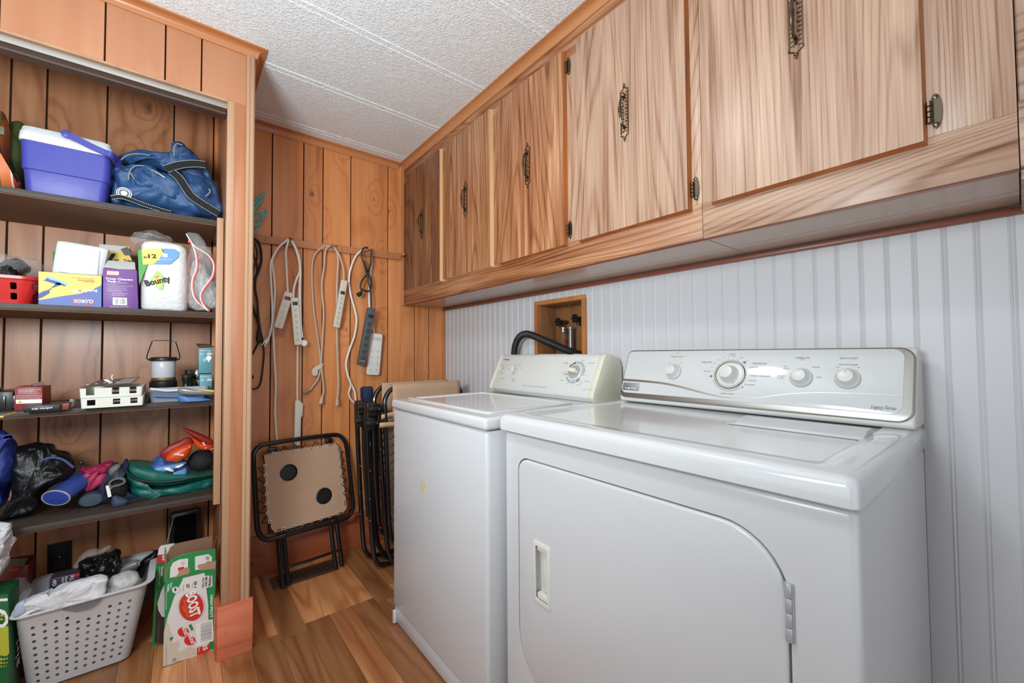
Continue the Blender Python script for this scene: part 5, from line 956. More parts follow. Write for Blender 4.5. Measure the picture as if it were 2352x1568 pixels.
for k in range(4): art3([(Vector(p) + Vector((k * .0036, 0, 0))) for p in [(-0.059, 2.062, 1.502), (-0.055, 2.062, 1.502), (-0.055, 2.062, 1.488), (-0.059, 2.062, 1.488)]], INKW, 3)
ft('ROLLS', (-0.071, 2.062, 1.473), (-0.03, 2.062, 1.481), .004, INKW, t, 13)
ft('4=', (-0.113, 2.062, 1.474), (-0.099, 2.062, 1.477), .0085, INK, t, 13, bold=.02); ft('12', (-0.099, 2.062, 1.478), (-0.075, 2.062, 1.481), .0150, INK, t, 13, bold=.03)
art3([(-0.073, 2.062, 1.436), (-0.047, 2.062, 1.407), (-0.056, 2.062, 1.364), (-0.066, 2.062, 1.36), (-0.093, 2.062, 1.395)], mat('print_palegreen', (146, 196, 120), .4), 1); art3([(-0.073, 2.062, 1.423), (-0.056, 2.062, 1.401), (-0.063, 2.062, 1.37), (-0.07, 2.062, 1.369), (-0.087, 2.062, 1.395)], YB_, 2); art3([(-0.08, 2.062, 1.41), (-0.072, 2.062, 1.417), (-0.066, 2.062, 1.413), (-0.071, 2.062, 1.404), (-0.078, 2.062, 1.403)], mat('print_orange', (226, 130, 60), .4), 3)
q0 = Vector((-0.104, 2.062, 1.371)); q1 = Vector((-0.032, 2.062, 1.399))
text('Bounty', q0, q1, .022, FY, INK, t, off=.0040, bold=.035, th=.0004)
pil('loose_film', [(-0.134, 2.14, 1.532), (-0.157, 2.14, 1.548), (-0.156, 2.14, 1.567), (-0.137, 2.14, 1.584), (-0.11, 2.14, 1.598), (-0.083, 2.14, 1.599), (-0.059, 2.14, 1.592), (-0.035, 2.14, 1.576), (-0.042, 2.14, 1.564), (-0.079, 2.14, 1.561), (-0.106, 2.14, 1.556), (-0.118, 2.14, 1.544)], FILM, t, .05, .09, .010, 45)
t = thing('zip_bag', (.06, 2.12, S2), 'clear zip-top plastic bag with red and white seams leaning at the right end', 'bag')
pil('bag_film', [(0.013, 2.1, 1.601), (0.043, 2.1, 1.608), (0.065, 2.1, 1.586), (0.083, 2.1, 1.558), (0.098, 2.1, 1.53), (0.107, 2.1, 1.48), (0.115, 2.1, 1.404), (0.116, 2.1, 1.318), (0.088, 2.1, 1.296), (0.058, 2.1, 1.293), (0.025, 2.1, 1.302), (0.019, 2.1, 1.333), (0.014, 2.1, 1.382), (0.011, 2.1, 1.443), (0.02, 2.1, 1.526), (0.027, 2.1, 1.552)], FILM, t, .035, .06, .006, 40, zmin=S2)
pil('cloudy_contents', [(0.029, 2.12, 1.476), (0.044, 2.12, 1.498), (0.068, 2.12, 1.491), (0.083, 2.12, 1.452), (0.104, 2.12, 1.419), (0.114, 2.12, 1.368), (0.115, 2.12, 1.317), (0.079, 2.12, 1.302), (0.031, 2.12, 1.306), (0.022, 2.12, 1.361)], FILM2, t, .03, .05, .008, 50, zmin=S2, crease=0.02)
B().pillow([(0.054, 2.11, 1.503), (0.062, 2.11, 1.504), (0.066, 2.11, 1.484), (0.056, 2.11, 1.478), (0.052, 2.11, 1.488)], .01, .01, wr=.002).build('red_scrap', mat('red_scrap', (190, 60, 70), .5), t)
for pts in ([(0.011, 2.06, 1.59), (0.021, 2.06, 1.572), (0.028, 2.06, 1.557), (0.04, 2.06, 1.521), (0.045, 2.06, 1.478), (0.042, 2.06, 1.446), (0.033, 2.06, 1.415), (0.031, 2.06, 1.379), (0.037, 2.06, 1.345), (0.049, 2.06, 1.324), (0.065, 2.06, 1.308), (0.083, 2.06, 1.291)], [(0.028, 2.058, 1.558), (0.042, 2.058, 1.541), (0.062, 2.058, 1.529), (0.082, 2.058, 1.515), (0.095, 2.058, 1.494), (0.1, 2.058, 1.47), (0.096, 2.058, 1.434), (0.083, 2.058, 1.406), (0.068, 2.058, 1.379), (0.058, 2.058, 1.351), (0.062, 2.058, 1.325), (0.072, 2.058, 1.306), (0.085, 2.058, 1.289)]):
    B().tube(pts, .0020, 6, 4).build('seam_white', INKW, t); B().tube([(p[0] + .0042, p[1] + .001, p[2] - .001) for p in pts[3:]], .0030, 6, 4).build('seam_red', mat('zip_red', (214, 84, 78), .4), t)
box('slider', (0.017, 2.06, 1.556), tuple(a + b_ for a, b_ in zip((0.017, 2.06, 1.556), (.012, .010, .011))), mat('slider_red', (220, 62, 48), .4), t, .002)
text('FREEZER GUARD SEAL', (0.016, 2.058, 1.508), (0.018, 2.058, 1.314), .006, FY, mat('zip_red', (214, 84, 78)), t)

# ---- middle shelf
t = thing('black_case', (-.47, 2.16, S3), 'black plastic case with ridged front at the left end of the middle shelf', 'case')
fbox('case_body', [(-0.471, 2.1, 0.937), (-0.428, 2.1, 0.933), (-0.429, 2.1, 0.995), (-0.472, 2.1, 0.997)], .16, BLACKP, t, .004, zb=S3)
for k in range(3): box('rib', (-.475 + k * .022, 2.094, S3 + .006), (-.467 + k * .022, 2.1005, S3 + .048), BLACKM, t, .001)
pil('case_top', [(-0.481, 2.14, 1.004), (-0.467, 2.14, 1.008), (-0.46, 2.14, 1.001), (-0.457, 2.14, 0.995), (-0.46, 2.14, 0.99), (-0.481, 2.14, 0.992)], BLACKP, t, .03, .03, 0)
t = thing('pencil', (-.44, 2.02, S3), 'yellow wooden stick poking over the left front edge of the middle shelf', 'stick')
B().tube([(-0.414, 1.849, 0.938), (-0.397, 1.845, 0.938), (-0.395, 1.897, 0.938), (-0.392, 1.939, 0.938)], .0035, 6, 0).build('stick_body', mat('stick_yellow', (196, 160, 86), .5), t)
t = thing('accessory_box', (-.37, 2.12, S3), 'dark red carton with white printed instructions on the middle shelf', 'box')
fbox('carton_body', [(-0.424, 2.085, 0.933), (-0.361, 2.085, 0.937), (-0.363, 2.085, 1.007), (-0.424, 2.085, 1.01)], .12, mat('carton_red', (138, 36, 38), .45), t, .001, zb=S3)
art([(-0.421, 2.085, 0.968), (-0.363, 2.085, 0.966), (-0.363, 2.085, 0.953), (-0.42, 2.085, 0.955)], INKW, t, 1)
art([(-0.417, 2.085, 0.957), (-0.406, 2.085, 0.957), (-0.412, 2.085, 0.966)], mat('print_warning', (214, 190, 40), .5), t, 2); ft('!', (-0.412, 2.085, 0.958), (-0.411, 2.085, 0.958), .0040, INK, t, 4, bold=.04)
HK3 = hmap([(200, 900), (800, 900), (800, 1300), (200, 1300)], [(-0.432, 2.085, 1.016), (-0.358, 2.085, 1.012), (-0.357, 2.085, 0.937), (-0.43, 2.085, 0.943)])
for i, (x0_, x1_, y_, s_) in enumerate(((330, 720, 975, 'Important safety information read all'), (330, 600, 990, 'instructions before using this'), (330, 660, 1008, 'product keep this package for your'), (330, 590, 1022, 'records and future reference'), (330, 700, 1042, 'Do not expose to water or high heat'), (290, 750, 1084, 'INFORMATION IMPORTANTE DE SECURITE'), (290, 755, 1112, 'INFORMACION IMPORTANTE DE SEGURIDAD'), (290, 720, 1135, 'Lea todas las instrucciones'))):
    ft(s_, HK3(x0_, y_ + 6), HK3(x1_, y_), .0024, INKW, t, 2)
plate('open_flap', [(-0.391, 2.1, 1.016), (-0.365, 2.1, 1.026), (-0.359, 2.1, 1.013), (-0.384, 2.1, 1.009)], (0, -.7, .7), mat('flap_mauve', (104, 80, 84), .6), t, .001)
t = thing('razor_box', (-.33, 2.02, S3), 'flat black box with white lettering overhanging the front of the middle shelf', 'box')
fbox('carton_body', [(-0.384, 1.985, 0.928), (-0.306, 1.985, 0.927), (-0.305, 1.985, 0.952), (-0.387, 1.985, 0.953)], .07, mat('carton_black', (26, 28, 32), .4), t, .001, zb=S3)
ft('fully charged', (-0.367, 1.985, 0.941), (-0.323, 1.985, 0.942), .0045, INKW, t, 2, bold=.02)
fbox('orange_end', [(-0.306, 2.0, 0.926), (-0.288, 2.0, 0.932), (-0.287, 2.0, 0.955), (-0.306, 2.0, 0.952)], .05, mat('carton_rust', (120, 52, 26), .5), t, .001, zb=S3)
t = thing('blister_pack', (-.29, 2.07, S3), 'small clear blister pack lying between the flat black box and white battery trays', 'package')
pil('pack_body', [(-0.296, 2.06, 0.96), (-0.284, 2.06, 0.961), (-0.283, 2.06, 0.94), (-0.288, 2.06, 0.927), (-0.296, 2.06, 0.926)], mat('blister', (150, 150, 152), .2, bump=.6, bscale=120), t, .02, .02, .002, zmin=S3, crease=0.02)

BAT_C = mat('battery_copper', (176, 104, 76), .3, metal=.7); BAT_K = mat('battery_black', (30, 32, 32), .35)
TRAYW = mat('tray_white', (216, 216, 206), .45)
def btray(z0, h, dx, lab):
    t = thing('battery_tray', (-.18, 2.08, z0), lab, 'tray', 'white battery trays on the middle shelf')
    x0_, x1_ = -.258 + dx, -.104 + dx
    cu = B()
    for a, c in ((.09, .22), (.50, .62), (.79, .91)): cu.box((x0_ + (x1_ - x0_) * a, 1.95, z0 + .009), (x0_ + (x1_ - x0_) * c, 2.02, z0 + h - (.006 if z0 < .95 else -.01)))
    b = B().loft([rr3(x0_, x1_, 1.988, 2.19, z0, .004), rr3(x0_ - .002, x1_ + .002, 1.985, 2.193, z0 + h, .005), rr3(x0_ + .003, x1_ - .003, 1.990, 2.188, z0 + h, .004), rr3(x0_ + .004, x1_ - .004, 1.991, 2.187, z0 + .003, .003)])
    o = b.build('tray_body', TRAYW, t, angle=45); cut(o, [cu]); return x0_, x1_
E_ = {}
for z0, h, dx, lv in ((S3 + .0005, .034, 0, 'lower'), (S3 + .0355, .032, -.003, 'upper')):
    x0_, x1_ = btray(z0, h, dx, 'white plastic battery tray, %s one of the stack on the middle shelf' % lv)
    for a, side in ((.56, 'left'), (.85, 'right')):
        t = thing('battery', (x0_ + .15 * a, 2.01, z0 + .004), 'copper-top battery at the %s of the %s white tray' % (side, lv), 'battery', 'batteries in the white trays')
        xc = x0_ + (x1_ - x0_) * a; M = Matrix(((0, 0, 1, xc - .013), (0, 1, 0, 2.008), (1, 0, 0, z0 + .017), (0, 0, 0, 1)))
        B().lathe([(.0128, .007), (.0132, .008), (.0132, .030), (.012, .031)], 20, M).build('battery_body', BAT_K, t); B().lathe([(.006, -.003), (.0125, -.002), (.0130, -.001), (.0130, .007)], 20, M).build('battery_end', BAT_C, t)
t = thing('brochure', (-.20, 2.08, S3 + .069), 'dark printed leaflet lying tilted on top of the white battery trays', 'paper')
BR = [(-.262, 1.992, S3 + .070), (-.135, 1.990, S3 + .078), (-.122, 2.17, S3 + .094), (-.235, 2.18, S3 + .086)]
plate('leaflet', BR, (0, -.1, 1), mat('leaflet_brown', (62, 48, 44), .35), t, .0010)
plate('white_text_block', [Vector(BR[1]).lerp(Vector(BR[0]), a).lerp(Vector(BR[2]).lerp(Vector(BR[3]), a), c) for a, c in ((.02, .1), (.38, .1), (.38, .85), (.02, .85))], (0, -.1, 1), mat('leaflet_grey', (160, 154, 150), .4), t, .0004, .0013)
pil('white_tag', [(-0.212, 2.05, 1.025), (-0.203, 2.05, 1.027), (-0.194, 2.05, 1.022), (-0.187, 2.05, 1.014), (-0.192, 2.05, 1.012), (-0.205, 2.05, 1.018)], INKW, t, .01, .01, .002); B().tube([(-0.189, 2.05, 1.023), (-0.191, 2.05, 1.034), (-0.189, 2.05, 1.043)], .0014, 5, 3).build('tag_string', INKW, t)
for k in range(5): B().box((-.25 + k * .018, 2.01 + (k % 3) * .03, S3 + .0785 + k * .001), (-.243 + k * .018, 2.02 + (k % 3) * .03, S3 + .0795 + k * .001)).build('print_mark', INKW, t, False)

lx, ly, z0 = -.052, 2.16, S3
t = thing('camping_lantern', (lx, ly, z0), 'camping lantern with a frosted body, black cap and raised wire handle', 'lantern')
M = Matrix.Translation((lx, ly, z0))
M0_ = M
M = Matrix.Translation((lx, ly, z0 + .030))
B().lathe([(.040, -.030), (.044, -.026), (.044, .012), (.040, .018), (.043, .024), (.043, .044), (.038, .050)], 32, M).build('base', BLACKP, t)
B().lathe([(.038, .050), (.0385, .052), (.0385, .058), (.037, .060)], 32, M).build('gold_ring', mat('lantern_gold', (160, 130, 84), .3, metal=.8), t)
B().lathe([(.0355, .060), (.037, .064), (.0378, .100), (.0378, .124), (.036, .127)], 32, M).build('diffuser', mat('lantern_diffuser', (186, 186, 192), .25), t)
b = B().lathe([(.038, .125), (.043, .127), (.044, .131), (.043, .137), (.040, .140), (.02, .142)], 32, M)
for k in range(16): b.box((.0425, -.002, .128), (.0455, .002, .137), M @ Matrix.Rotation(2 * PI * k / 16, 4, 'Z'))
b.build('cap', BLACKP, t)
z0 += .030
B().tube([(lx - .046, ly - .005, z0 + .130), (lx - .050, ly - .02, z0 + .145), (lx - .036, ly - .035, z0 + .198), (lx - .028, ly - .036, z0 + .206), (lx + .030, ly - .036, z0 + .205), (lx + .037, ly - .035, z0 + .198), (lx + .050, ly - .02, z0 + .143), (lx + .046, ly - .005, z0 + .130)], .0018, 8, 3).build('wire_handle', BLACKM, t)
t = thing('plastic_tub', (.0, 2.10, S3), 'grey open plastic tub in front of the lantern on the middle shelf', 'tub')
shell(t, 'tub_body', (-.086, .075, 2.062, 2.105), (-.094, .088, 2.055, 2.112), S3, S3 + .052, .003, mat('tub_grey', (142, 148, 160), .35), .012, .014, rim=.003)
def torch(x, y, h, r, ma, name, lab, head=1.25, par=None):
    t = thing(name, (x, y, S3), lab, 'flashlight', 'flashlights beside the camping lantern'); M = Matrix.Translation((x, y, S3))
    B().lathe([(r * .9, 0), (r, .003), (r, h * .55), (r * .92, h * .58), (r * .92, h * .68), (r * head, h * .76), (r * head, h * .98), (r * head * .9, h)], 24, M).build('flashlight_body', ma, t)
    B().tube([(x + r * head * math.cos(a), y + r * head * math.sin(a), S3 + h * .93) for a in [2 * PI * k / 16 for k in range(16)]], .001, 5, 0, True).build('head_ring', mat('ring_gold', (150, 120, 76), .3, metal=.7) if ma is BLACKP else CHROME, t)
torch(.0195, 2.155, .098, .0115, BLACKP, 'flashlight', 'short black flashlight standing right beside the camping lantern')
torch(.030, 2.21, .115, .013, BLACKP, 'flashlight', 'taller black flashlight standing behind the short black one')
torch(.056, 2.20, .115, .012, CHROME, 'flashlight', 'tall chrome flashlight standing next to the light bulb boxes')
torch(.062, 2.14, .074, .0105, CHROME, 'flashlight', 'short chrome flashlight standing before the tall chrome one')
t = thing('scrub_brush', (.04, 2.035, S3 + .03), 'blue handled plastic scoop resting on the front of the middle shelf', 'scoop')
SB = mat('scoop_blue', (66, 108, 168), .35)
B().tube([(-0.081, 2.03, 0.962), (-0.055, 2.03, 0.959), (-0.023, 2.03, 0.956), (-0.003, 2.03, 0.953)], .0048, 10, 4).build('handle', SB, t)
pil('scoop_head', [(-0.007, 2.03, 0.957), (0.022, 2.03, 0.953), (0.047, 2.03, 0.949), (0.079, 2.03, 0.941), (0.097, 2.03, 0.935), (0.093, 2.03, 0.926), (0.047, 2.03, 0.924), (0.006, 2.03, 0.923), (-0.001, 2.03, 0.928)], SB, t, .025, .025, .001, p=.3, zmin=S3)
t = thing('dish_brush', (.03, 2.05, S3 + .055), 'grey and white brush lying across the front of the grey tub', 'brush')
B().tube([(-0.087, 2.045, 0.986), (-0.065, 2.045, 0.982), (-0.039, 2.045, 0.977), (-0.007, 2.045, 0.977)], .0055, 10, 4).build('handle', mat('brush_white', (196, 196, 196), .4), t)
pil('brush_head', [(-0.009, 2.05, 0.983), (0.016, 2.05, 0.984), (0.047, 2.05, 0.978), (0.086, 2.05, 0.973), (0.112, 2.05, 0.966), (0.109, 2.05, 0.951), (0.069, 2.05, 0.949), (0.026, 2.05, 0.953), (-0.003, 2.05, 0.963)], mat('brush_grey', (142, 138, 134), .3, metal=.3), t, .02, .03, .002)
pil('yellow_tag', [(0.032, 2.045, 0.98), (0.069, 2.045, 0.976), (0.108, 2.045, 0.97), (0.111, 2.045, 0.961), (0.069, 2.045, 0.97)], mat('print_yellow2', (232, 196, 84)), t, .012, .012, 0)
TB = mat('carton_teal', (84, 140, 152), .45); BRK = mat('carton_brown', (120, 88, 74), .6)
for i, (q, zb, zt_, lab) in enumerate((([(0.063, 2.12, 0.97), (0.121, 2.12, 0.967), (0.12, 2.12, 1.032), (0.062, 2.12, 1.032)], S3, None, 'teal light bulb box on the middle shelf, lower of the two'), ([(0.059, 2.12, 1.036), (0.12, 2.12, 1.036), (0.119, 2.12, 1.142), (0.057, 2.12, 1.139)], None, None, 'teal light bulb box stacked on top of the other by the shelf end'))):
    t = thing('bulb_box', (.08, 2.16, 1.0), lab, 'box', 'teal light bulb boxes on the middle shelf')
    q = [list(p) for p in q]
    if zb: q[0][2] = q[1][2] = zb
    for k in (1, 2): q[k][0] = min(q[k][0], .1035)
    fbox('carton_body', q, .10, TB, t, .001)
    X0, X1, Z0, Z1 = q[0][0], q[1][0], q[0][2], q[3][2]; hgt = .062; zc = Z1 - hgt
    def lp(u, v): return Vector((X0 + (X1 - X0) * u, 2.12, Z1 - hgt + hgt * v))
    ft('Ecosmart', lp(.08, .82), lp(.86, .82), .0045, INKW, t, 2); ft('LED', lp(.62, .70), lp(.88, .70), .0040, INKW, t, 2); ft('60', lp(.08, .58), lp(.30, .58), .006, INKW, t, 2)
    art([lp(.58, .58), lp(.96, .58), lp(.96, .66), lp(.58, .66)], INKW, t, 1)
    if i: art([lp(.72 + .20 * math.cos(a), .36 + .16 * math.sin(a)) for a in [2 * PI * k / 18 for k in range(18)]], INKW, t, 2, 'print_bulb'); art([lp(.64, .26), lp(.80, .26), lp(.78, .10), lp(.66, .10)], INKW, t, 3, 'print_bulb'); art([lp(.42 + .14 * math.cos(a), .24 + .12 * math.sin(a)) for a in [2 * PI * k / 18 for k in range(18)]], LBL, t, 1, 'print_bulb')
    if i: plate('lid_flap', [(0.058, 2.12, 1.14), (0.113, 2.12, 1.144)] + [(0.095, 2.19, 1.157), (0.049, 2.19, 1.16)], (0, -.5, .8), BRK, t, .001)

# ---- lowest shelf
BLC = cloth('bag_blue', (34, 52, 128), .6); BKC = cloth('bag_black', (20, 20, 22), .38, bump=.4, bs=60)
t = thing('cloth_bag', (-.47, 2.17, S4), 'royal blue nylon bag standing at the left end of the lowest shelf', 'bag')
pil('bag_body', [(-0.495, 2.17, 0.864), (-0.468, 2.17, 0.862), (-0.453, 2.17, 0.851), (-0.443, 2.17, 0.837), (-0.435, 2.17, 0.818), (-0.433, 2.17, 0.782), (-0.434, 2.17, 0.731), (-0.434, 2.17, 0.693), (-0.448, 2.17, 0.678), (-0.458, 2.17, 0.665), (-0.46, 2.17, 0.636), (-0.455, 2.17, 0.612), (-0.49, 2.17, 0.61)], BLC, t, .07, .06, .010, 18, zmin=S4, crease=0.02)
for pts in ([(-0.461, 2.095, 0.856), (-0.445, 2.095, 0.849), (-0.434, 2.095, 0.85), (-0.426, 2.095, 0.844)], [(-0.463, 2.095, 0.796), (-0.454, 2.095, 0.823), (-0.442, 2.095, 0.843), (-0.428, 2.095, 0.846)]): ribbon(t, pts, .012, BLC, 'strap')
t = thing('shoulder_bag', (-.37, 2.18, S4), 'bulky black shoulder bag with a thin blue piping on the lowest shelf', 'bag')
pil('bag_body', [(-0.435, 2.19, 0.792), (-0.419, 2.19, 0.8), (-0.396, 2.19, 0.804), (-0.372, 2.19, 0.798), (-0.353, 2.19, 0.794), (-0.346, 2.19, 0.776), (-0.325, 2.19, 0.762), (-0.308, 2.19, 0.743), (-0.298, 2.19, 0.714), (-0.297, 2.19, 0.692), (-0.309, 2.19, 0.675), (-0.337, 2.19, 0.656), (-0.362, 2.19, 0.64), (-0.376, 2.19, 0.617), (-0.378, 2.19, 0.581), (-0.403, 2.19, 0.568), (-0.437, 2.19, 0.559), (-0.46, 2.19, 0.555), (-0.465, 2.19, 0.571), (-0.452, 2.19, 0.598), (-0.439, 2.19, 0.623), (-0.442, 2.19, 0.678), (-0.44, 2.19, 0.739)], BKC, t, .09, .07, .009, 20, .4, zmin=S4, crease=0.028)
pil('front_flap', [(-0.391, 2.13, 0.727), (-0.367, 2.13, 0.73), (-0.335, 2.13, 0.725), (-0.31, 2.13, 0.707), (-0.306, 2.13, 0.691), (-0.342, 2.13, 0.677), (-0.366, 2.13, 0.661), (-0.388, 2.13, 0.64), (-0.404, 2.13, 0.644), (-0.407, 2.13, 0.685)], BKC, t, .045, .03, .005, 24, zmin=S4, crease=0.018)
B().tube([(-0.366, 2.095, 0.755), (-0.351, 2.095, 0.763), (-0.33, 2.095, 0.762), (-0.309, 2.095, 0.749), (-0.287, 2.095, 0.721)], .004, 6, 5).build('piping', mat('piping_blue', (60, 80, 130), .5), t)
B().tube([(-0.284, 2.12, 0.689), (-0.277, 2.12, 0.709), (-0.273, 2.12, 0.724)], .003, 6, 3).ball((-0.272, 2.12, 0.73), (.007, .006, .008)).build('drawcord', BLACKP, t)
def roll_thing(name, lab, cen, ra, rb, dirv, L_, m_, rimm, cap):
    t = thing(name, (cen[0], cen[1], S4), lab, 'bag'); d_ = Vector(dirv).normalized(); x = Vector((0, 0, 1)).cross(d_).normalized() * -1; y = d_.cross(x)
    rings = []
    for k in range(9):
        f = k / 8; s = 1 - .18 * f ** 3 if k < 8 else .6
        rings.append([Vector(cen) + d_ * L_ * f + x * ra * s * math.cos(a) + y * rb * s * math.sin(a) + noise.noise_vector(Vector((a, f * 3, 1))) * .002 for a in [2 * PI * i / 28 for i in range(28)]])
    b = B().loft(rings)
    for v in b.v: v.z = max(v.z, S4)
    b.build('bag_body', m_, t); 
    if rimm: B().tube([Vector(cen) + x * ra * math.cos(a) + y * rb * math.sin(a) for a in [2 * PI * i / 28 for i in range(28)]], .0026, 6, 0, True).build('rim_piping', rimm, t)
    B().loft([[Vector(cen) - d_ * .003 * s2 + x * ra * s1 * math.cos(a) + y * rb * s1 * math.sin(a) for a in [2 * PI * i / 28 for i in range(28)]] for s1, s2 in ((.95, 0), (.9, 1), (.5, 1.4))]).build('end_panel', cap, t)
roll_thing('bottle_carrier', 'round blue cloth bag with grey piping on its end, on the lowest shelf', (-0.326, 2.09, 0.626), .040, .028, (.55, 1, .35), .16, cloth('bag_blue2', (44, 66, 140), .6), mat('piping_light', (150, 156, 164), .5), cloth('bag_blue3', (40, 64, 150), .6))
roll_thing('rolled_mat', 'slate grey rolled bag lying beside the round blue bag on the lowest shelf', (-0.245, 2.13, 0.59), .032, .0235, (-.12, 1, .1), .16, cloth('slate', (50, 62, 76), .7), None, cloth('slate2', (66, 78, 92), .7))
PK = cloth('pink_nylon', (164, 38, 78), .45)
t = thing('folded_pouch', (-.24, 2.18, S4 + .04), 'crumpled magenta nylon pouch lying on top of the rolled bags', 'cloth')
pil('pouch_body', [(-0.283, 2.19, 0.695), (-0.261, 2.19, 0.699), (-0.238, 2.19, 0.706), (-0.214, 2.19, 0.711), (-0.193, 2.19, 0.706), (-0.199, 2.19, 0.68), (-0.207, 2.19, 0.659), (-0.221, 2.19, 0.644), (-0.247, 2.19, 0.65), (-0.273, 2.19, 0.666)], PK, t, .04, .03, .006, 30, crease=0.02)
for pts in ([(-0.298, 2.16, 0.656), (-0.284, 2.16, 0.669), (-0.265, 2.16, 0.687), (-0.242, 2.16, 0.695), (-0.228, 2.16, 0.691), (-0.242, 2.16, 0.677), (-0.265, 2.16, 0.66), (-0.28, 2.16, 0.633), (-0.285, 2.16, 0.634), (-0.283, 2.16, 0.647)], [(-0.266, 2.15, 0.644), (-0.256, 2.15, 0.669), (-0.237, 2.15, 0.687), (-0.229, 2.15, 0.688), (-0.233, 2.15, 0.662), (-0.246, 2.15, 0.64), (-0.255, 2.15, 0.62), (-0.266, 2.15, 0.622)], [(-0.255, 2.15, 0.628), (-0.24, 2.15, 0.663), (-0.227, 2.15, 0.674), (-0.209, 2.15, 0.668), (-0.213, 2.15, 0.649), (-0.232, 2.15, 0.631), (-0.249, 2.15, 0.62)]): pil('fold', pts, PK, t, .012, .014, .003, 40)
t = thing('waist_pack', (-.18, 2.14, S4), 'navy and black strap bag with a white label between the pouch and green bag', 'bag')
NV = cloth('navy_nylon', (40, 46, 72), .55)
pil('pack_body', [(-0.228, 2.17, 0.651), (-0.212, 2.17, 0.675), (-0.199, 2.17, 0.701), (-0.184, 2.17, 0.705), (-0.168, 2.17, 0.695), (-0.157, 2.17, 0.711), (-0.149, 2.17, 0.704), (-0.157, 2.17, 0.671), (-0.154, 2.17, 0.63), (-0.147, 2.17, 0.595), (-0.128, 2.17, 0.568), (-0.097, 2.17, 0.551), (-0.101, 2.17, 0.541), (-0.127, 2.17, 0.54), (-0.163, 2.17, 0.533), (-0.192, 2.17, 0.54), (-0.201, 2.17, 0.561), (-0.223, 2.17, 0.572), (-0.233, 2.17, 0.613)], NV, t, .06, .05, .007, 26, zmin=S4)
pil('grey_panel', [(-0.203, 2.15, 0.683), (-0.193, 2.15, 0.701), (-0.176, 2.15, 0.707), (-0.169, 2.15, 0.697), (-0.178, 2.15, 0.673), (-0.196, 2.15, 0.66)], cloth('khaki_grey', (112, 110, 104), .7), t, .03, .02, .003)
pil('black_strap_roll', [(-0.212, 2.12, 0.64), (-0.199, 2.12, 0.654), (-0.179, 2.12, 0.659), (-0.157, 2.12, 0.651), (-0.15, 2.12, 0.622), (-0.154, 2.12, 0.592), (-0.178, 2.12, 0.592), (-0.19, 2.12, 0.589), (-0.206, 2.12, 0.59)], WEB, t, .03, .03, .004, zmin=S4)
ribbon(t, [(-0.191, 2.088, 0.635), (-0.194, 2.088, 0.652), (-0.184, 2.088, 0.661), (-0.169, 2.088, 0.663), (-0.156, 2.088, 0.655), (-0.156, 2.088, 0.645), (-0.168, 2.088, 0.639), (-0.184, 2.088, 0.637), (-0.191, 2.088, 0.63)], .006, mat('strap_edge', (92, 92, 92), .7), 'strap_loop', th=.012)
ribbon(t, [(-0.2, 2.086, 0.643), (-0.197, 2.086, 0.626), (-0.193, 2.086, 0.601)], .0095, INKW, 'white_label', th=.002)
pil('buckle_pad', [(-0.188, 2.1, 0.594), (-0.177, 2.1, 0.599), (-0.16, 2.1, 0.588), (-0.142, 2.1, 0.573), (-0.148, 2.1, 0.56), (-0.168, 2.1, 0.554), (-0.188, 2.1, 0.561)], cloth('slate3', (52, 60, 84), .6), t, .02, .02, .003, zmin=S4)
ribbon(t, [(-0.149, 2.09, 0.571), (-0.127, 2.09, 0.575), (-0.11, 2.09, 0.576), (-0.092, 2.09, 0.571)], .008, WEB, 'strap')
GN = cloth('green_nylon', (14, 88, 80), .38, var=.16, bump=.35, bs=50); GNL = cloth('green_lid', (24, 100, 88), .42)
t = thing('cooler_bag', (-.02, 2.2, S4), 'flat dark green nylon bag with black piping on the lowest shelf', 'bag')
pil('bag_body', [(-0.167, 2.2, 0.666), (-0.15, 2.2, 0.634), (-0.13, 2.2, 0.616), (-0.067, 2.2, 0.591), (0.003, 2.2, 0.586), (0.077, 2.2, 0.59), (0.119, 2.2, 0.595), (0.119, 2.2, 0.566), (0.103, 2.2, 0.553), (0.053, 2.2, 0.543), (-0.008, 2.2, 0.543), (-0.067, 2.2, 0.548), (-0.098, 2.2, 0.532), (-0.118, 2.2, 0.552), (-0.14, 2.2, 0.571), (-0.154, 2.2, 0.603)], GN, t, .085, .10, .006, 20, .38, zmin=S4, crease=0.018)
pil('bag_lid', [(-0.174, 2.22, 0.68), (-0.159, 2.22, 0.695), (-0.133, 2.22, 0.69), (-0.092, 2.22, 0.678), (-0.022, 2.22, 0.648), (0.052, 2.22, 0.622), (0.12, 2.22, 0.61), (0.12, 2.22, 0.593), (0.078, 2.22, 0.587), (0.003, 2.22, 0.584), (-0.068, 2.22, 0.591), (-0.125, 2.22, 0.616), (-0.158, 2.22, 0.646)], GNL, t, .10, .09, .003, 18, .38)
B().tube([(p[0], p[1], p[2]) for p in [(-0.16, 2.115, 0.694), (-0.146, 2.115, 0.667), (-0.125, 2.115, 0.645), (-0.087, 2.115, 0.627), (-0.047, 2.115, 0.618), (0.003, 2.115, 0.615), (0.062, 2.115, 0.619), (0.113, 2.115, 0.618)]], .0045, 8, 6).build('piping', mat('piping_green_black', (12, 30, 28), .5), t)
t = thing('folded_cloth', (.0, 2.18, S4 + .06), 'folded light blue patterned plastic cloth lying on the green bag', 'cloth')
LB_ = cloth('light_blue_vinyl', (108, 150, 208), .35, var=.2); LBD = cloth('mid_blue_vinyl', (56, 88, 150), .4)
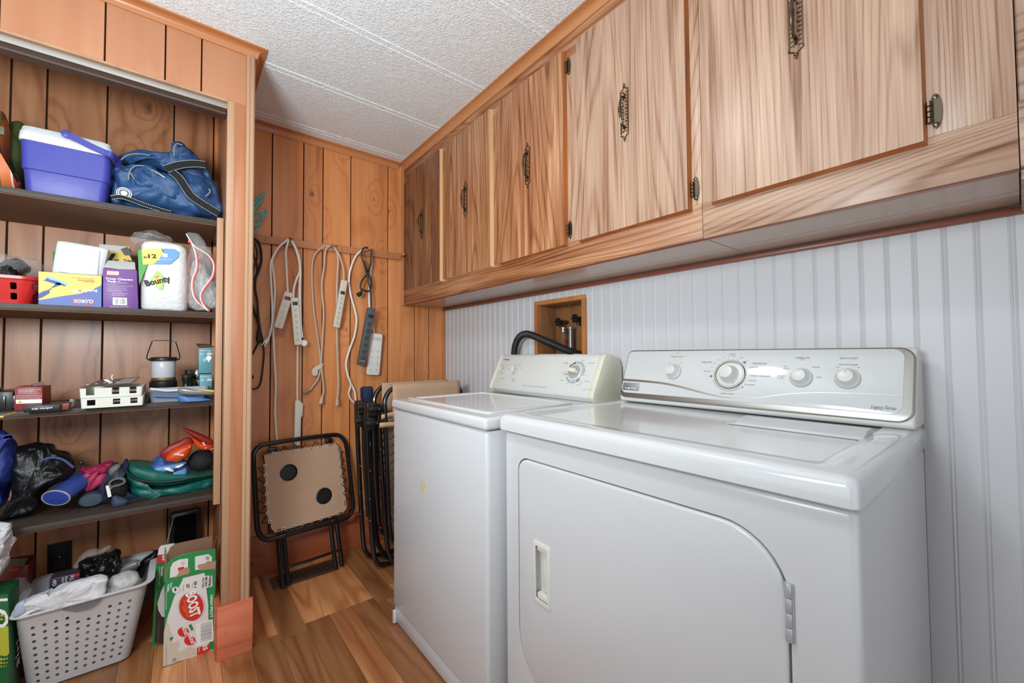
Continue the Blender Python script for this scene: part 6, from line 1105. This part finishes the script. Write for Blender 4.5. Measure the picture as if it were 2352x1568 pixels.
pil('fold', [(-0.115, 2.2, 0.649), (-0.1, 2.2, 0.666), (-0.08, 2.2, 0.68), (-0.06, 2.2, 0.71), (-0.034, 2.2, 0.69), (0.021, 2.2, 0.674), (0.032, 2.2, 0.642), (0.023, 2.2, 0.613), (0.005, 2.2, 0.603), (-0.049, 2.2, 0.612), (-0.097, 2.2, 0.623)], LBD, t, .045, .04, .004, 40, .3, crease=.016)
for pts, m_, y_ in (([(-0.113, 2.155, 0.659), (-0.098, 2.155, 0.672), (-0.067, 2.155, 0.643), (0.012, 2.155, 0.625), (0.026, 2.155, 0.653), (0.022, 2.155, 0.623), (0.003, 2.155, 0.616), (-0.044, 2.155, 0.624), (-0.097, 2.155, 0.638)], LB_, 0), ([(-0.103, 2.18, 0.665), (-0.081, 2.18, 0.678), (-0.054, 2.18, 0.69), (-0.031, 2.18, 0.682), (-0.068, 2.18, 0.664), (-0.086, 2.18, 0.653), (-0.072, 2.18, 0.638), (-0.097, 2.18, 0.646)], LBD, 0), ([(-0.087, 2.16, 0.66), (-0.063, 2.16, 0.672), (-0.021, 2.16, 0.677), (0.016, 2.16, 0.678), (0.025, 2.16, 0.669), (0.002, 2.16, 0.656), (-0.037, 2.16, 0.648), (-0.067, 2.16, 0.647)], LB_, 0), ([(-0.082, 2.2, 0.692), (-0.06, 2.2, 0.707), (-0.034, 2.2, 0.684), (0.021, 2.2, 0.671), (0.026, 2.2, 0.66), (-0.022, 2.2, 0.661), (-0.068, 2.2, 0.672)], LBD, 0), ([(-0.053, 2.17, 0.64), (-0.021, 2.17, 0.646), (0.017, 2.17, 0.651), (0.028, 2.17, 0.646), (0.017, 2.17, 0.624), (-0.021, 2.17, 0.623)], LBD, 0)): pil('fold', pts, m_, t, .022, .03, .003, 45, .4)
for pts in ([(-0.046, 2.132, 0.665), (-0.03, 2.132, 0.668), (-0.014, 2.132, 0.65), (-0.028, 2.132, 0.652)], [(-0.012, 2.136, 0.667), (0.011, 2.136, 0.673), (0.015, 2.136, 0.668), (-0.002, 2.136, 0.659)]): pil('white_print', pts, INKW, t, .004, .003, 0)
t = thing('black_ball', (.06, 2.2, S4 + .07), 'round matt black cloth bundle under the orange foam toy on the green bag', 'bundle')
B().ball((0.074, 2.2, 0.666), (.046, .045, .044), 28, 18).build('ball_body', mat('matt_black', (30, 30, 31), .85, bump=.1, bscale=100), t)
OR = mat('orange_gloss', (216, 76, 30), .32); RD = mat('red_matte', (150, 34, 24), .45)
for i, (lobe, fin, tp, lab) in enumerate((([(-0.041, 2.14, 0.697), (-0.036, 2.14, 0.717), (-0.022, 2.14, 0.733), (0.001, 2.14, 0.744), (0.03, 2.14, 0.749), (0.042, 2.14, 0.747), (0.039, 2.14, 0.726), (0.03, 2.14, 0.704), (0.011, 2.14, 0.689), (-0.007, 2.14, 0.684), (-0.026, 2.14, 0.689)], [(-0.059, 2.17, 0.72), (-0.046, 2.17, 0.737), (-0.032, 2.17, 0.749), (0.001, 2.17, 0.762), (0.03, 2.17, 0.775), (0.044, 2.17, 0.757), (0.041, 2.17, 0.742), (0.001, 2.17, 0.739), (-0.025, 2.17, 0.728), (-0.038, 2.17, 0.706), (-0.043, 2.17, 0.692), (-0.052, 2.17, 0.702)], [(-0.017, 2.112, 0.719), (0.015, 2.112, 0.71)], 'orange and red foam toy with white lettering lying on the blue cloth'),
                             ([(0.037, 2.15, 0.78), (0.059, 2.15, 0.761), (0.081, 2.15, 0.746), (0.109, 2.15, 0.733), (0.114, 2.15, 0.724), (0.107, 2.15, 0.715), (0.084, 2.15, 0.715), (0.064, 2.15, 0.723), (0.052, 2.15, 0.735), (0.044, 2.15, 0.758)], [(0.01, 2.18, 0.812), (0.029, 2.18, 0.805), (0.062, 2.18, 0.786), (0.095, 2.18, 0.763), (0.111, 2.18, 0.748), (0.116, 2.18, 0.73), (0.111, 2.18, 0.726), (0.082, 2.18, 0.738), (0.055, 2.18, 0.759), (0.035, 2.18, 0.779), (0.02, 2.18, 0.796)], [(0.073, 2.125, 0.753), (0.084, 2.125, 0.725)], 'second orange and red foam toy leaning on top, pointed end up'))):
    t = thing('foam_toy', (lobe[0][0], 2.15, lobe[6][2] - .02), lab, 'toy', 'orange foam toys on the lowest shelf')
    pil('orange_lobe', lobe, OR, t, .030, .03, 0, p=.45); pil('red_fin', fin, RD, t, .016, .02, 0, p=.4)
    text('SUMMER' if i == 0 else 'SUMMER', tp[0], tp[1], .0065, (0, -1, .1), INKW, t, off=.003, bold=.03)
    B().tube([Vector(p) + Vector((0, -.026, 0)) for p in (lobe[4], ((Vector(lobe[4]) + Vector(lobe[6])) / 2))], .0010, 5).build('white_mark', INKW, t)

# ---- closet floor
t = thing('wall_outlet', (-.37, 2.448, .22), 'black double wall outlet plate on the closet back wall above the basket', 'outlet')
q = [(-0.4, 2.45, 0.25), (-0.334, 2.45, 0.245), (-0.335, 2.45, 0.363), (-0.402, 2.45, 0.362)]; plate('cover_plate', q, FY, BLACKP, t, .006)
cx, cz = (q[0][0] + q[1][0]) / 2, (q[0][2] + q[2][2]) / 2
for s in (-1, 1): B().prism(rrect(-.016, -.020, .016, .020, .008, 4), .006, .0085, fr((cx, 2.45, cz + s * .027), (1, 0, 0), (0, 0, 1))).build('receptacle', RUB, t)
B().ball((cx, 2.443, cz), (.003, .0015, .003), 10, 6).build('screw', CHROME, t)
t = thing('electronic_unit', (.03, 2.39, 0), 'tall glossy black electronic unit wrapped in clear film behind the open cartons', 'appliance')
bm_ = B().prism(rrect(-.028, 0, .082, .402, .012, 4), 0, .06, fr((0, 2.44, 0), (1, 0, 0), (0, .06, 1))).build('unit_body', mat('gloss_black', (34, 34, 36), .22), t, True, .006)
B().prism(rrect(-.012, .20, .066, .385, .008, 4), .0601, .0615, fr((0, 2.44, 0), (1, 0, 0), (0, .06, 1))).build('screen', mat('screen_black', (12, 12, 14), .15), t)
B().prism(rrect(.012, .214, .044, .226, .002, 3), .0616, .0622, fr((0, 2.44, 0), (1, 0, 0), (0, .06, 1))).build('small_display', mat('display_grey', (80, 84, 88), .4), t)
B().tube([(-.03, 2.37, .24), (-.036, 2.37, .29), (-.022, 2.375, .36), (-.018, 2.38, .40)], .0018, 5, 3).build('film_edge', FILM2, t)

BW = mat('basket_white', (206, 206, 208), .42)
t = thing('laundry_basket', (-.24, 2.14, 0), 'white perforated plastic laundry basket on the closet floor', 'basket')
cuf = B()
def bx_(f): return [(-.384 + (-.398 + .384) * f), (-.130 + (-.080 + .130) * f), (2.078 + (1.992 - 2.078) * f), (2.235 + (2.285 - 2.235) * f)]
for i in range(10):
    for j in range(9):
        f = (.040 + .0255 * j) / .295; X0, X1, Y0, Y1 = bx_(f)
        xx = X0 + (X1 - X0) * (.125 + .078 * i * 1.06)
        if j == 8 and 4 <= i <= 6: continue
        cuf.lathe([(.0048, -.02), (.0048, .02)], 10, fr((xx, Y0, .040 + .0255 * j), (1, 0, 0), (0, .28, 1)))
cus = B()
for i in range(6):
    for j in range(9):
        f = (.040 + .0255 * j) / .295; X0, X1, Y0, Y1 = bx_(f)
        cus.lathe([(.0048, -.02), (.0048, .02)], 10, fr((X1, Y0 + (Y1 - Y0) * (.15 + .14 * i), .040 + .0255 * j), (0, 1, 0), (.16, 0, 1)))
def bshell():
    def rg(f, z, off, r):
        x0, x1, y0, y1 = bx_(f); return [Vector((a, c, z)) for a, c in rrect(x0 + off, y0 + off, x1 - off, y1 - off, r, 6)]
    b = B().loft([rg(-.02, 0, .012, .02), rg(0, .008, 0, .03), rg(.97, .290, 0, .035), rg(1, .2925, -.014, .045), rg(1, .298, -.017, .048), rg(1, .300, -.014, .045), rg(1, .297, .004, .032), rg(0, .011, .003, .027)])
    return b.build('basket_body', BW, t, angle=50)
o = bshell(); cut(o, [cuf, cus])
Cx = Vector((-0.247, 1.972, 0.296))
art([(-0.298, 1.985, 0.292), (-0.26, 1.985, 0.288), (-0.222, 1.985, 0.288), (-0.198, 1.985, 0.293), (-0.201, 1.985, 0.283), (-0.215, 1.985, 0.272), (-0.235, 1.985, 0.265), (-0.26, 1.985, 0.268), (-0.282, 1.985, 0.279)], mat('handle_slot_grey', (108, 108, 112), .6), t, 1, 'handle_slot')
BBG = mat('black_poly', (18, 19, 20), .3, bump=.8, bscale=30)
t = thing('plastic_bag', (-.20, 2.17, .2), 'black plastic bag of clothing sticking out of the laundry basket', 'bag')
pil('bag_body', [(-0.277, 2.17, 0.36), (-0.26, 2.17, 0.376), (-0.232, 2.17, 0.378), (-0.203, 2.17, 0.373), (-0.176, 2.17, 0.379), (-0.166, 2.17, 0.351), (-0.162, 2.17, 0.321), (-0.173, 2.17, 0.286), (-0.19, 2.17, 0.258), (-0.216, 2.17, 0.244), (-0.269, 2.17, 0.255), (-0.276, 2.17, 0.288)], BBG, t, .05, .05, .008, 34, crease=0.03)
pil('clear_film', [(-0.295, 2.19, 0.34), (-0.273, 2.19, 0.384), (-0.248, 2.19, 0.392), (-0.217, 2.19, 0.391), (-0.197, 2.19, 0.396), (-0.202, 2.19, 0.378), (-0.234, 2.19, 0.368), (-0.262, 2.19, 0.361), (-0.272, 2.19, 0.325)], FILM, t, .03, .02, .006, 40)
t = thing('sanitary_package', (-.29, 2.10, .2), 'dark purple printed package in the laundry basket', 'package')
fbox('package_body', [(-0.342, 2.12, 0.274), (-0.268, 2.12, 0.261), (-0.269, 2.12, 0.343), (-0.342, 2.12, 0.345)], .06, mat('pack_purple', (58, 46, 66), .4), t, .004)
ft('Maximum', (-0.304, 2.12, 0.342), (-0.304, 2.12, 0.304), .006, INKW, t, 3); ft('Absorbency', (-0.312, 2.12, 0.34), (-0.311, 2.12, 0.303), .006, INKW, t, 3); ft('40', (-0.334, 2.12, 0.34), (-0.334, 2.12, 0.319), .010, INKW, t, 3); ft('XL', (-0.292, 2.12, 0.343), (-0.292, 2.12, 0.321), .009, INKW, t, 3)
art([(-0.287, 2.12, 0.342), (-0.27, 2.12, 0.343), (-0.269, 2.12, 0.333), (-0.285, 2.12, 0.333)], RED, t, 2)
t = thing('paper_bag', (-.27, 2.0, .3), 'crumpled white paper sleeve lying over the front rim of the laundry basket', 'paper')
WP = mat('white_paper', (210, 209, 212), .7, bump=.5, bscale=40)
pil('sleeve', [(-0.401, 2.0, 0.296), (-0.397, 2.0, 0.316), (-0.391, 2.0, 0.337), (-0.372, 2.0, 0.34), (-0.351, 2.0, 0.344), (-0.329, 2.0, 0.345), (-0.328, 2.0, 0.336), (-0.307, 2.0, 0.35), (-0.278, 2.0, 0.357), (-0.238, 2.0, 0.357), (-0.189, 2.0, 0.35), (-0.19, 2.0, 0.326), (-0.195, 2.0, 0.295), (-0.237, 2.0, 0.29), (-0.282, 2.0, 0.289), (-0.3, 2.0, 0.285), (-0.334, 2.0, 0.292), (-0.369, 2.0, 0.297), (-0.384, 2.0, 0.291)], WP, t, .022, .05, .006, 26, .35, zmin=.24, crease=0.02)
pil('blue_panel', [(-0.394, 1.99, 0.303), (-0.386, 1.99, 0.339), (-0.37, 1.99, 0.342), (-0.369, 1.99, 0.309)], mat('pale_blue_print', (170, 182, 206), .6), t, .012, .01, .001, 26, .3)
t = thing('clear_pouch', (-.12, 2.08, .28), 'cloudy clear pouch of white items in the right front of the laundry basket', 'bag')
pil('pouch_body', [(-0.195, 2.06, 0.288), (-0.189, 2.06, 0.312), (-0.175, 2.06, 0.322), (-0.15, 2.06, 0.324), (-0.121, 2.06, 0.316), (-0.106, 2.06, 0.301), (-0.106, 2.06, 0.275), (-0.113, 2.06, 0.258), (-0.149, 2.06, 0.254), (-0.191, 2.06, 0.256), (-0.202, 2.06, 0.271)], mat('cloudy_white', (196, 190, 188), .25, bump=.7, bscale=60), t, .04, .05, .006, 40)
t = thing('grey_bottle', (-.10, 2.17, .28), 'grey capped bottle lying behind the clear pouch in the laundry basket', 'bottle')
b = B().tube([(-0.17, 2.17, 0.283), (-0.149, 2.17, 0.301), (-0.128, 2.17, 0.307), (-0.112, 2.17, 0.308)], .016, 14, 3, rf=lambda q: 1 if q < .8 else .7); b.build('bottle_body', mat('bottle_grey', (120, 120, 122), .3), t)
t = thing('black_strap', (-.05, 2.25, .02), 'thick black padded strap hanging over the right side of the laundry basket', 'strap')
pil('strap_upper', [(-0.13, 2.22, 0.25), (-0.118, 2.22, 0.283), (-0.106, 2.22, 0.3), (-0.083, 2.22, 0.315), (-0.065, 2.22, 0.324), (-0.057, 2.22, 0.294), (-0.076, 2.22, 0.283), (-0.095, 2.22, 0.263), (-0.111, 2.22, 0.226)], BBG, t, .02, .02, .004, 40)
ribbon(t, [(-0.067, 2.3, 0.293), (-0.074, 2.3, 0.252), (-0.083, 2.3, 0.197), (-0.087, 2.3, 0.151), (-0.089, 2.3, 0.1)], .030, BBG, 'strap_lower', th=.02)
t = thing('plastic_bag', (-.46, 1.97, .38), 'crumpled white plastic bag hanging at the left edge below the lowest shelf', 'bag')
pil('bag_body', [(-0.474, 1.96, 0.628), (-0.433, 1.96, 0.614), (-0.407, 1.96, 0.602), (-0.399, 1.96, 0.594), (-0.396, 1.96, 0.575), (-0.393, 1.96, 0.563), (-0.397, 1.96, 0.536), (-0.402, 1.96, 0.512), (-0.404, 1.96, 0.49), (-0.406, 1.96, 0.461), (-0.413, 1.96, 0.451), (-0.43, 1.96, 0.447), (-0.471, 1.96, 0.47)], mat('poly_white', (196, 194, 198), .5, bump=.6, bscale=30), t, .05, .05, .010, 30, crease=0.03)
t = thing('carton', (-.46, 2.15, 0), 'green and lime printed carton standing left of the laundry basket', 'box')
fbox('carton_body', [(-0.519, 1.99, 0.138), (-0.397, 1.99, 0.079), (-0.406, 1.99, 0.376), (-0.524, 1.99, 0.401)], .11, mat('carton_deepgreen', (22, 92, 50), .45), t, .001, zb=0)
LM = mat('print_lime', (176, 178, 52), .5)
art([(-0.522, 1.99, 0.318), (-0.404, 1.99, 0.278), (-0.401, 1.99, 0.195), (-0.406, 1.99, 0.188), (-0.423, 1.99, 0.199), (-0.52, 1.99, 0.234)], LM, t, 1)
art([(-0.523, 1.99, 0.38), (-0.42, 1.99, 0.336), (-0.411, 1.99, 0.327), (-0.405, 1.99, 0.308), (-0.405, 1.99, 0.288), (-0.412, 1.99, 0.278), (-0.522, 1.99, 0.311)], INKW, t, 2); art([(-0.523, 1.99, 0.367), (-0.421, 1.99, 0.325), (-0.413, 1.99, 0.314), (-0.409, 1.99, 0.3), (-0.415, 1.99, 0.289), (-0.522, 1.99, 0.324)], mat('carton_deepgreen', (22, 92, 50)), t, 3)
art([(-0.484, 1.99, 0.385), (-0.407, 1.99, 0.364), (-0.407, 1.99, 0.356), (-0.484, 1.99, 0.377)], INKW, t, 2)
HLB = hmap([(-50, 800), (120, 800), (120, 1500), (-50, 1500)], [(-0.433, 1.99, 0.367), (-0.396, 1.99, 0.354), (-0.392, 1.99, 0.123), (-0.429, 1.99, 0.14)])
for i, (x_, y_, r_) in enumerate(((15, 940, 12), (40, 940, 10), (48, 975, 9), (15, 975, 12), (12, 1345, 14), (40, 1345, 11), (65, 1340, 9), (15, 1380, 12), (42, 1380, 9), (66, 1378, 7), (12, 1412, 9), (38, 1412, 7), (60, 1408, 5))):
    art([HLB(x_ + r_ * math.cos(a), y_ + r_ * math.sin(a)) for a in [2 * PI * k / 10 for k in range(10)]], LM, t, 4, 'print_dot')
A0 = Vector((-0.398, 1.99, 0.093)); 
xs = A0.x + .0015
text('airio', (xs, 2.075, .115), (xs, 2.075, .245), .045, (1, 0, 0), INKW, t, off=.001)
t = thing('carton', (-.43, 2.25, 0), 'red carton with an open top behind the green carton', 'box')
fbox('carton_body', [(-0.51, 2.2, 0.125), (-0.412, 2.2, 0.084), (-0.405, 2.2, 0.384), (-0.515, 2.2, 0.394)], .10, mat('carton_red2', (112, 24, 24), .5), t, .001, zb=0)
plate('open_flap', [(-0.464, 2.2, 0.37), (-0.42, 2.2, 0.37), (-0.406, 2.2, 0.406), (-0.462, 2.2, 0.42)], (0, -.6, .8), mat('carton_brown2', (84, 66, 52), .7), t, .001)
pil('red_wrapper', [(-0.448, 2.19, 0.383), (-0.436, 2.19, 0.386), (-0.422, 2.19, 0.384), (-0.423, 2.19, 0.377), (-0.443, 2.19, 0.378)], mat('wrapper_red', (206, 50, 26), .35), t, .01, .01, 0)
pil('film', [(-0.429, 2.15, 0.35), (-0.418, 2.15, 0.361), (-0.403, 2.15, 0.352), (-0.395, 2.15, 0.317), (-0.397, 2.15, 0.289), (-0.411, 2.15, 0.279), (-0.421, 2.15, 0.29)], FILM, t, .04, .04, .008, 50)

BGN = mat('boost_green', (34, 134, 72), .5); KRAFT = mat('kraft', (128, 96, 72), .8, var=.06); KRAFTL = mat('kraft_light', (168, 134, 108), .8); BWH = mat('boost_white', (222, 216, 212), .5); BRD = mat('boost_red', (206, 44, 34), .5); BCR = mat('boost_cream', (206, 194, 176), .5)
t = thing('drink_carton', (.04, 2.0, 0), 'opened green and white drink carton with a red round emblem by the closet post', 'box')
Q = [(-0.037, 1.95, 0.002), (0.112, 1.95, -0.004), (0.112, 1.95, 0.374), (-0.031, 1.95, 0.298)]
x0_, x1_ = -.036, .112
fbox('carton_body', [(x0_, 1.950, 0), (x1_, 1.950, 0), (x1_ + .004, 1.950, .330), (x0_ + .006, 1.950, .292)], .055, KRAFT, t, .0006)
plate('top_flap', [(-0.034, 1.95, 0.299), (0.113, 1.95, 0.293), (0.112, 1.95, 0.374), (0.019, 1.95, 0.384), (-0.01, 1.95, 0.38), (-0.025, 1.95, 0.366), (-0.031, 1.95, 0.341)], FY, KRAFTL, t, .0008)
plate('inner_flap', [(-0.029, 2.0, 0.336), (-0.029, 2.0, 0.38), (-0.02, 2.0, 0.402), (-0.003, 2.0, 0.41), (0.105, 2.0, 0.408), (0.106, 2.0, 0.309)], FY, KRAFT, t, .001)
plate('side_flap', [(0.114, 1.955, 0.294), (0.107, 1.955, 0.384)] + [(0.12, 2.0, 0.404), (0.13, 2.0, 0.381), (0.129, 2.0, 0.341)], (.8, -.5, 0), KRAFT, t, .001)
plate('side_flap', [(-0.035, 1.95, 0.3), (-0.029, 1.95, 0.319)] + [(-0.031, 1.99, 0.393), (-0.034, 1.99, 0.41), (-0.036, 1.99, 0.395)], (-.8, -.5, 0), KRAFT, t, .001)
bp = hmap([(160, 150), (790, 150), (790, 1530), (160, 1530)], [(-0.044, 1.95, 0.421), (0.115, 1.95, 0.374), (0.12, 1.95, -0.072), (-0.038, 1.95, 0.003)])
def ba(pts, m_, l_, nm='print_panel', sm=0): return art(pts, m_, t, l_, nm, sm=sm)
ba([(-0.033, 1.95, 0.3), (0.112, 1.95, 0.294), (0.111, 1.95, 0.374), (0.022, 1.95, 0.383), (-0.01, 1.95, 0.38), (-0.024, 1.95, 0.366), (-0.03, 1.95, 0.341)], BGN, 4)
ba([(-0.02, 1.95, 0.311), (0.031, 1.95, 0.308), (0.031, 1.95, 0.364), (0.005, 1.95, 0.368), (-0.012, 1.95, 0.362), (-0.019, 1.95, 0.346)], BWH, 6); ba([(0.052, 1.95, 0.315), (0.102, 1.95, 0.306), (0.102, 1.95, 0.348), (0.091, 1.95, 0.361), (0.051, 1.95, 0.364)], BWH, 6)
ba([(-0.009, 1.95, 0.304), (0.006, 1.95, 0.307), (0.02, 1.95, 0.308), (0.033, 1.95, 0.307), (0.037, 1.95, 0.318), (0.035, 1.95, 0.328), (0.025, 1.95, 0.334), (0.015, 1.95, 0.329), (0.008, 1.95, 0.33), (0.003, 1.95, 0.317)], KRAFTL, 8); ba([(0.068, 1.95, 0.309), (0.113, 1.95, 0.3), (0.115, 1.95, 0.326), (0.091, 1.95, 0.336), (0.078, 1.95, 0.33), (0.063, 1.95, 0.332), (0.058, 1.95, 0.324)], KRAFTL, 8)
ba([(0.002, 1.95, 0.339), (0.02, 1.95, 0.338), (0.021, 1.95, 0.324), (0.003, 1.95, 0.327)], BRD, 7)
for cx_, cy_ in ((407, 318), (690, 258)):
    ba([bp(cx_ + 24 * math.cos(a), cy_ + 24 * math.sin(a)) for a in [2 * PI * k / 14 for k in range(14)]], mat('print_pink', (214, 180, 172), .5) if cx_ < 500 else mat('print_lgrey', (160, 158, 156), .5), 7, 'print_disc')
ba([(-0.032, 1.95, 0.006), (0.113, 1.95, -0.005), (0.113, 1.95, 0.293), (-0.033, 1.95, 0.299)], BWH, 1)
ba([(-0.033, 1.95, 0.13), (-0.033, 1.95, 0.299), (0.018, 1.95, 0.297), (-0.008, 1.95, 0.235), (-0.024, 1.95, 0.177), (-0.03, 1.95, 0.135)], BGN, 2); ba([(0.08, 1.95, 0.296), (0.113, 1.95, 0.293), (0.113, 1.95, 0.001), (0.098, 1.95, 0.002), (0.095, 1.95, 0.076), (0.093, 1.95, 0.172)], BGN, 2)
ba([(-0.035, 1.95, 0.005), (-0.034, 1.95, 0.124), (-0.026, 1.95, 0.169), (-0.018, 1.95, 0.127), (-0.006, 1.95, 0.094), (0.019, 1.95, 0.053), (0.059, 1.95, 0.026), (0.059, 1.95, 0.004), (0.019, 1.95, 0.006), (-0.005, 1.95, 0.002)], BCR, 3)
def disc(cx_, cy_, rx, ry, m_, l_, rot=0, nm='print_disc'):
    ba([bp(cx_ + rx * math.cos(a) * math.cos(rot) - ry * math.sin(a) * math.sin(rot), cy_ + rx * math.cos(a) * math.sin(rot) + ry * math.sin(a) * math.cos(rot)) for a in [2 * PI * k / 28 for k in range(28)]], m_, l_, nm)
disc(505, 820, 158, 168, INKG, 3); disc(505, 820, 154, 164, BWH, 4); disc(503, 820, 142, 164, BRD, 5)
def bt(s, a, b_, h, m_, l_=6, **k): return ft(s, bp(*a), bp(*b_), h, m_, t, l_, **k)
bt('BOOST', (440, 672), (498, 955), .0300, INKW, 8, bold=.04)
bt('BALANCED NUTRITIONAL', (412, 745), (455, 950), .0050, mat('print_orange', (226, 130, 60)), 7, bold=.02); bt('DRINK', (400, 820), (420, 890), .0050, mat('print_orange', (226, 130, 60)), 7, bold=.02)
bt('HIGH PROT', (722, 690), (722, 955), .0080, INKW, 4, bold=.03)
ba([(0.071, 1.95, 0.285), (0.104, 1.95, 0.278), (0.105, 1.95, 0.236), (0.09, 1.95, 0.237), (0.072, 1.95, 0.244)], BWH, 3)
bt('100%', (708, 465), (700, 590), .0075, INK, 5, bold=.03); bt('MORE', (665, 480), (660, 590), .0065, INK, 5, bold=.03); bt('PROTEIN', (630, 490), (625, 605), .0060, INK, 5, bold=.02)
bt('20 g', (535, 530), (535, 608), .0080, INK, 5, bold=.03); bt('27', (446, 562), (446, 612), .0085, INK, 5, bold=.03); bt('PROTEIN', (508, 550), (508, 605), .0028, INKG, 5); bt('VITAMINS & MINERALS', (405, 565), (405, 650), .0028, INKG, 5)
bt('Very', (262, 540), (258, 610), .0055, INKW, 5, bold=.02); bt('Vanilla', (228, 560), (222, 650), .0065, INKW, 5, bold=.02); bt('ARTIFICIALLY FLAVORED VANILLA DRINK', (208, 650), (205, 860), .0028, INKW, 5)
disc(325, 628, 50, 42, INKG, 4); disc(325, 628, 47, 39, BWH, 5); disc(318, 622, 12, 20, mat('vanilla_bean', (90, 60, 36), .6), 6)
for (cx_, cy_, rr_) in ((410, 1115, 1), (485, 1215, 1)):
    ba([bp(cx_ - 140, cy_ + 95), bp(cx_ - 60, cy_ - 40), bp(cx_ + 60, cy_ - 62), bp(cx_ + 80, cy_ + 20), bp(cx_ + 10, cy_ + 70), bp(cx_ - 120, cy_ + 130)], BWH, 4)
    disc(cx_, cy_, 66, 56, BRD, 5); bt('BOOST', (cx_ - 15, cy_ - 45), (cx_ + 22, cy_ + 50), .0100, INKW, 7, bold=.04)
ba([(0.035, 1.95, 0.121), (0.043, 1.95, 0.122), (0.05, 1.95, 0.1), (0.044, 1.95, 0.097)], BGN, 6); ba([(-0.019, 1.95, 0.099), (-0.006, 1.95, 0.097), (-0.013, 1.95, 0.083)], BGN, 6)
ba([(0.056, 1.95, 0.117), (0.107, 1.95, 0.114), (0.112, 1.95, 0.032), (0.059, 1.95, 0.032)], INKW, 4)
b = B(); r_ = random.Random(4); y_ = 0.0
while y_ < 205:
    w_ = r_.choice((3, 5, 8)); pp = [bp(612, 1020 + y_), bp(738, 985 + y_), bp(738, 985 + y_ + w_), bp(612, 1020 + y_ + w_)]; b.add([p + Vector((0, -.0018, 0)) for p in pp], [(0, 1, 2, 3)]); y_ += w_ + r_.choice((4, 7, 10))
b.build('barcode', INKG, t, False, raw=True)
ba([(0.061, 1.95, 0.028), (0.098, 1.95, 0.025), (0.098, 1.95, -0.001), (0.061, 1.95, 0.001)], BRD, 3); bt('25', (640, 1262), (640, 1335), .0130, INKW, 5, bold=.04); bt('PACK', (585, 1300), (585, 1350), .0045, INKW, 5)
bt('1 1 2 3 4 5 6 7 8 9 10', (205, 1240), (198, 1500), .0050, INKG, 5); 
b = B(); 
for rr_ in (.0058, .0040): b.tube([bp(305, 1438) + Vector((rr_ * math.cos(a), -.0018, rr_ * math.sin(a))) for a in [2 * PI * k / 20 for k in range(20)]], .0004, 4, 0, True)
b.build('round_mark', INKG, t); bt('B', (300, 1444), (312, 1444), .0038, INKG, 5)
t = thing('drink_carton', (-.04, 2.1, 0), 'flattened green, white and brown drink carton behind the front one', 'box')
plate('carton_sheet', [(-.072, 2.12, .0)] + [(-0.062, 2.1, 0.314), (-0.056, 2.1, 0.367), (-0.05, 2.1, 0.382), (-0.011, 2.1, 0.379)] + [(.0, 2.10, .372), (.03, 2.12, 0)], FY, BGN, t, .0012, -.0013)
art([(-0.059, 2.1, 0.347), (-0.056, 2.1, 0.37), (-0.05, 2.1, 0.38), (-0.011, 2.1, 0.378), (-0.011, 2.1, 0.34), (-0.057, 2.1, 0.346)], BWH, t, 1); art([(-0.06, 2.1, 0.316), (-0.06, 2.1, 0.348), (-0.036, 2.1, 0.343), (-0.036, 2.1, 0.312)], BRD, t, 2)
art([(-0.063, 2.1, 0.021), (-0.062, 2.1, 0.13), (-0.057, 2.1, 0.192), (-0.044, 2.1, 0.223), (-0.037, 2.1, 0.231), (-0.034, 2.1, 0.002)], mat('choc_brown', (62, 40, 34), .5), t, 2); art([(-0.057, 2.1, 0.166), (-0.047, 2.1, 0.208), (-0.037, 2.1, 0.231), (-0.035, 2.1, 0.106), (-0.043, 2.1, 0.109), (-0.054, 2.1, 0.139)], BWH, t, 3)
ft('Chocolate', (-0.047, 2.1, 0.301), (-0.048, 2.1, 0.264), .0060, INKW, t, 4, bold=.02); ft('RICH NUTRITIONAL DRINK', (-0.054, 2.1, 0.3), (-0.054, 2.1, 0.23), .0034, INKW, t, 4); ft('1 2 3 4 5 6 7 8 9 10', (-0.053, 2.1, 0.094), (-0.055, 2.1, 0.017), .0045, INKG, t, 4)
ft('25', (-0.044, 2.1, 0.343), (-0.044, 2.1, 0.321), .010, INKW, t, 4, bold=.04)
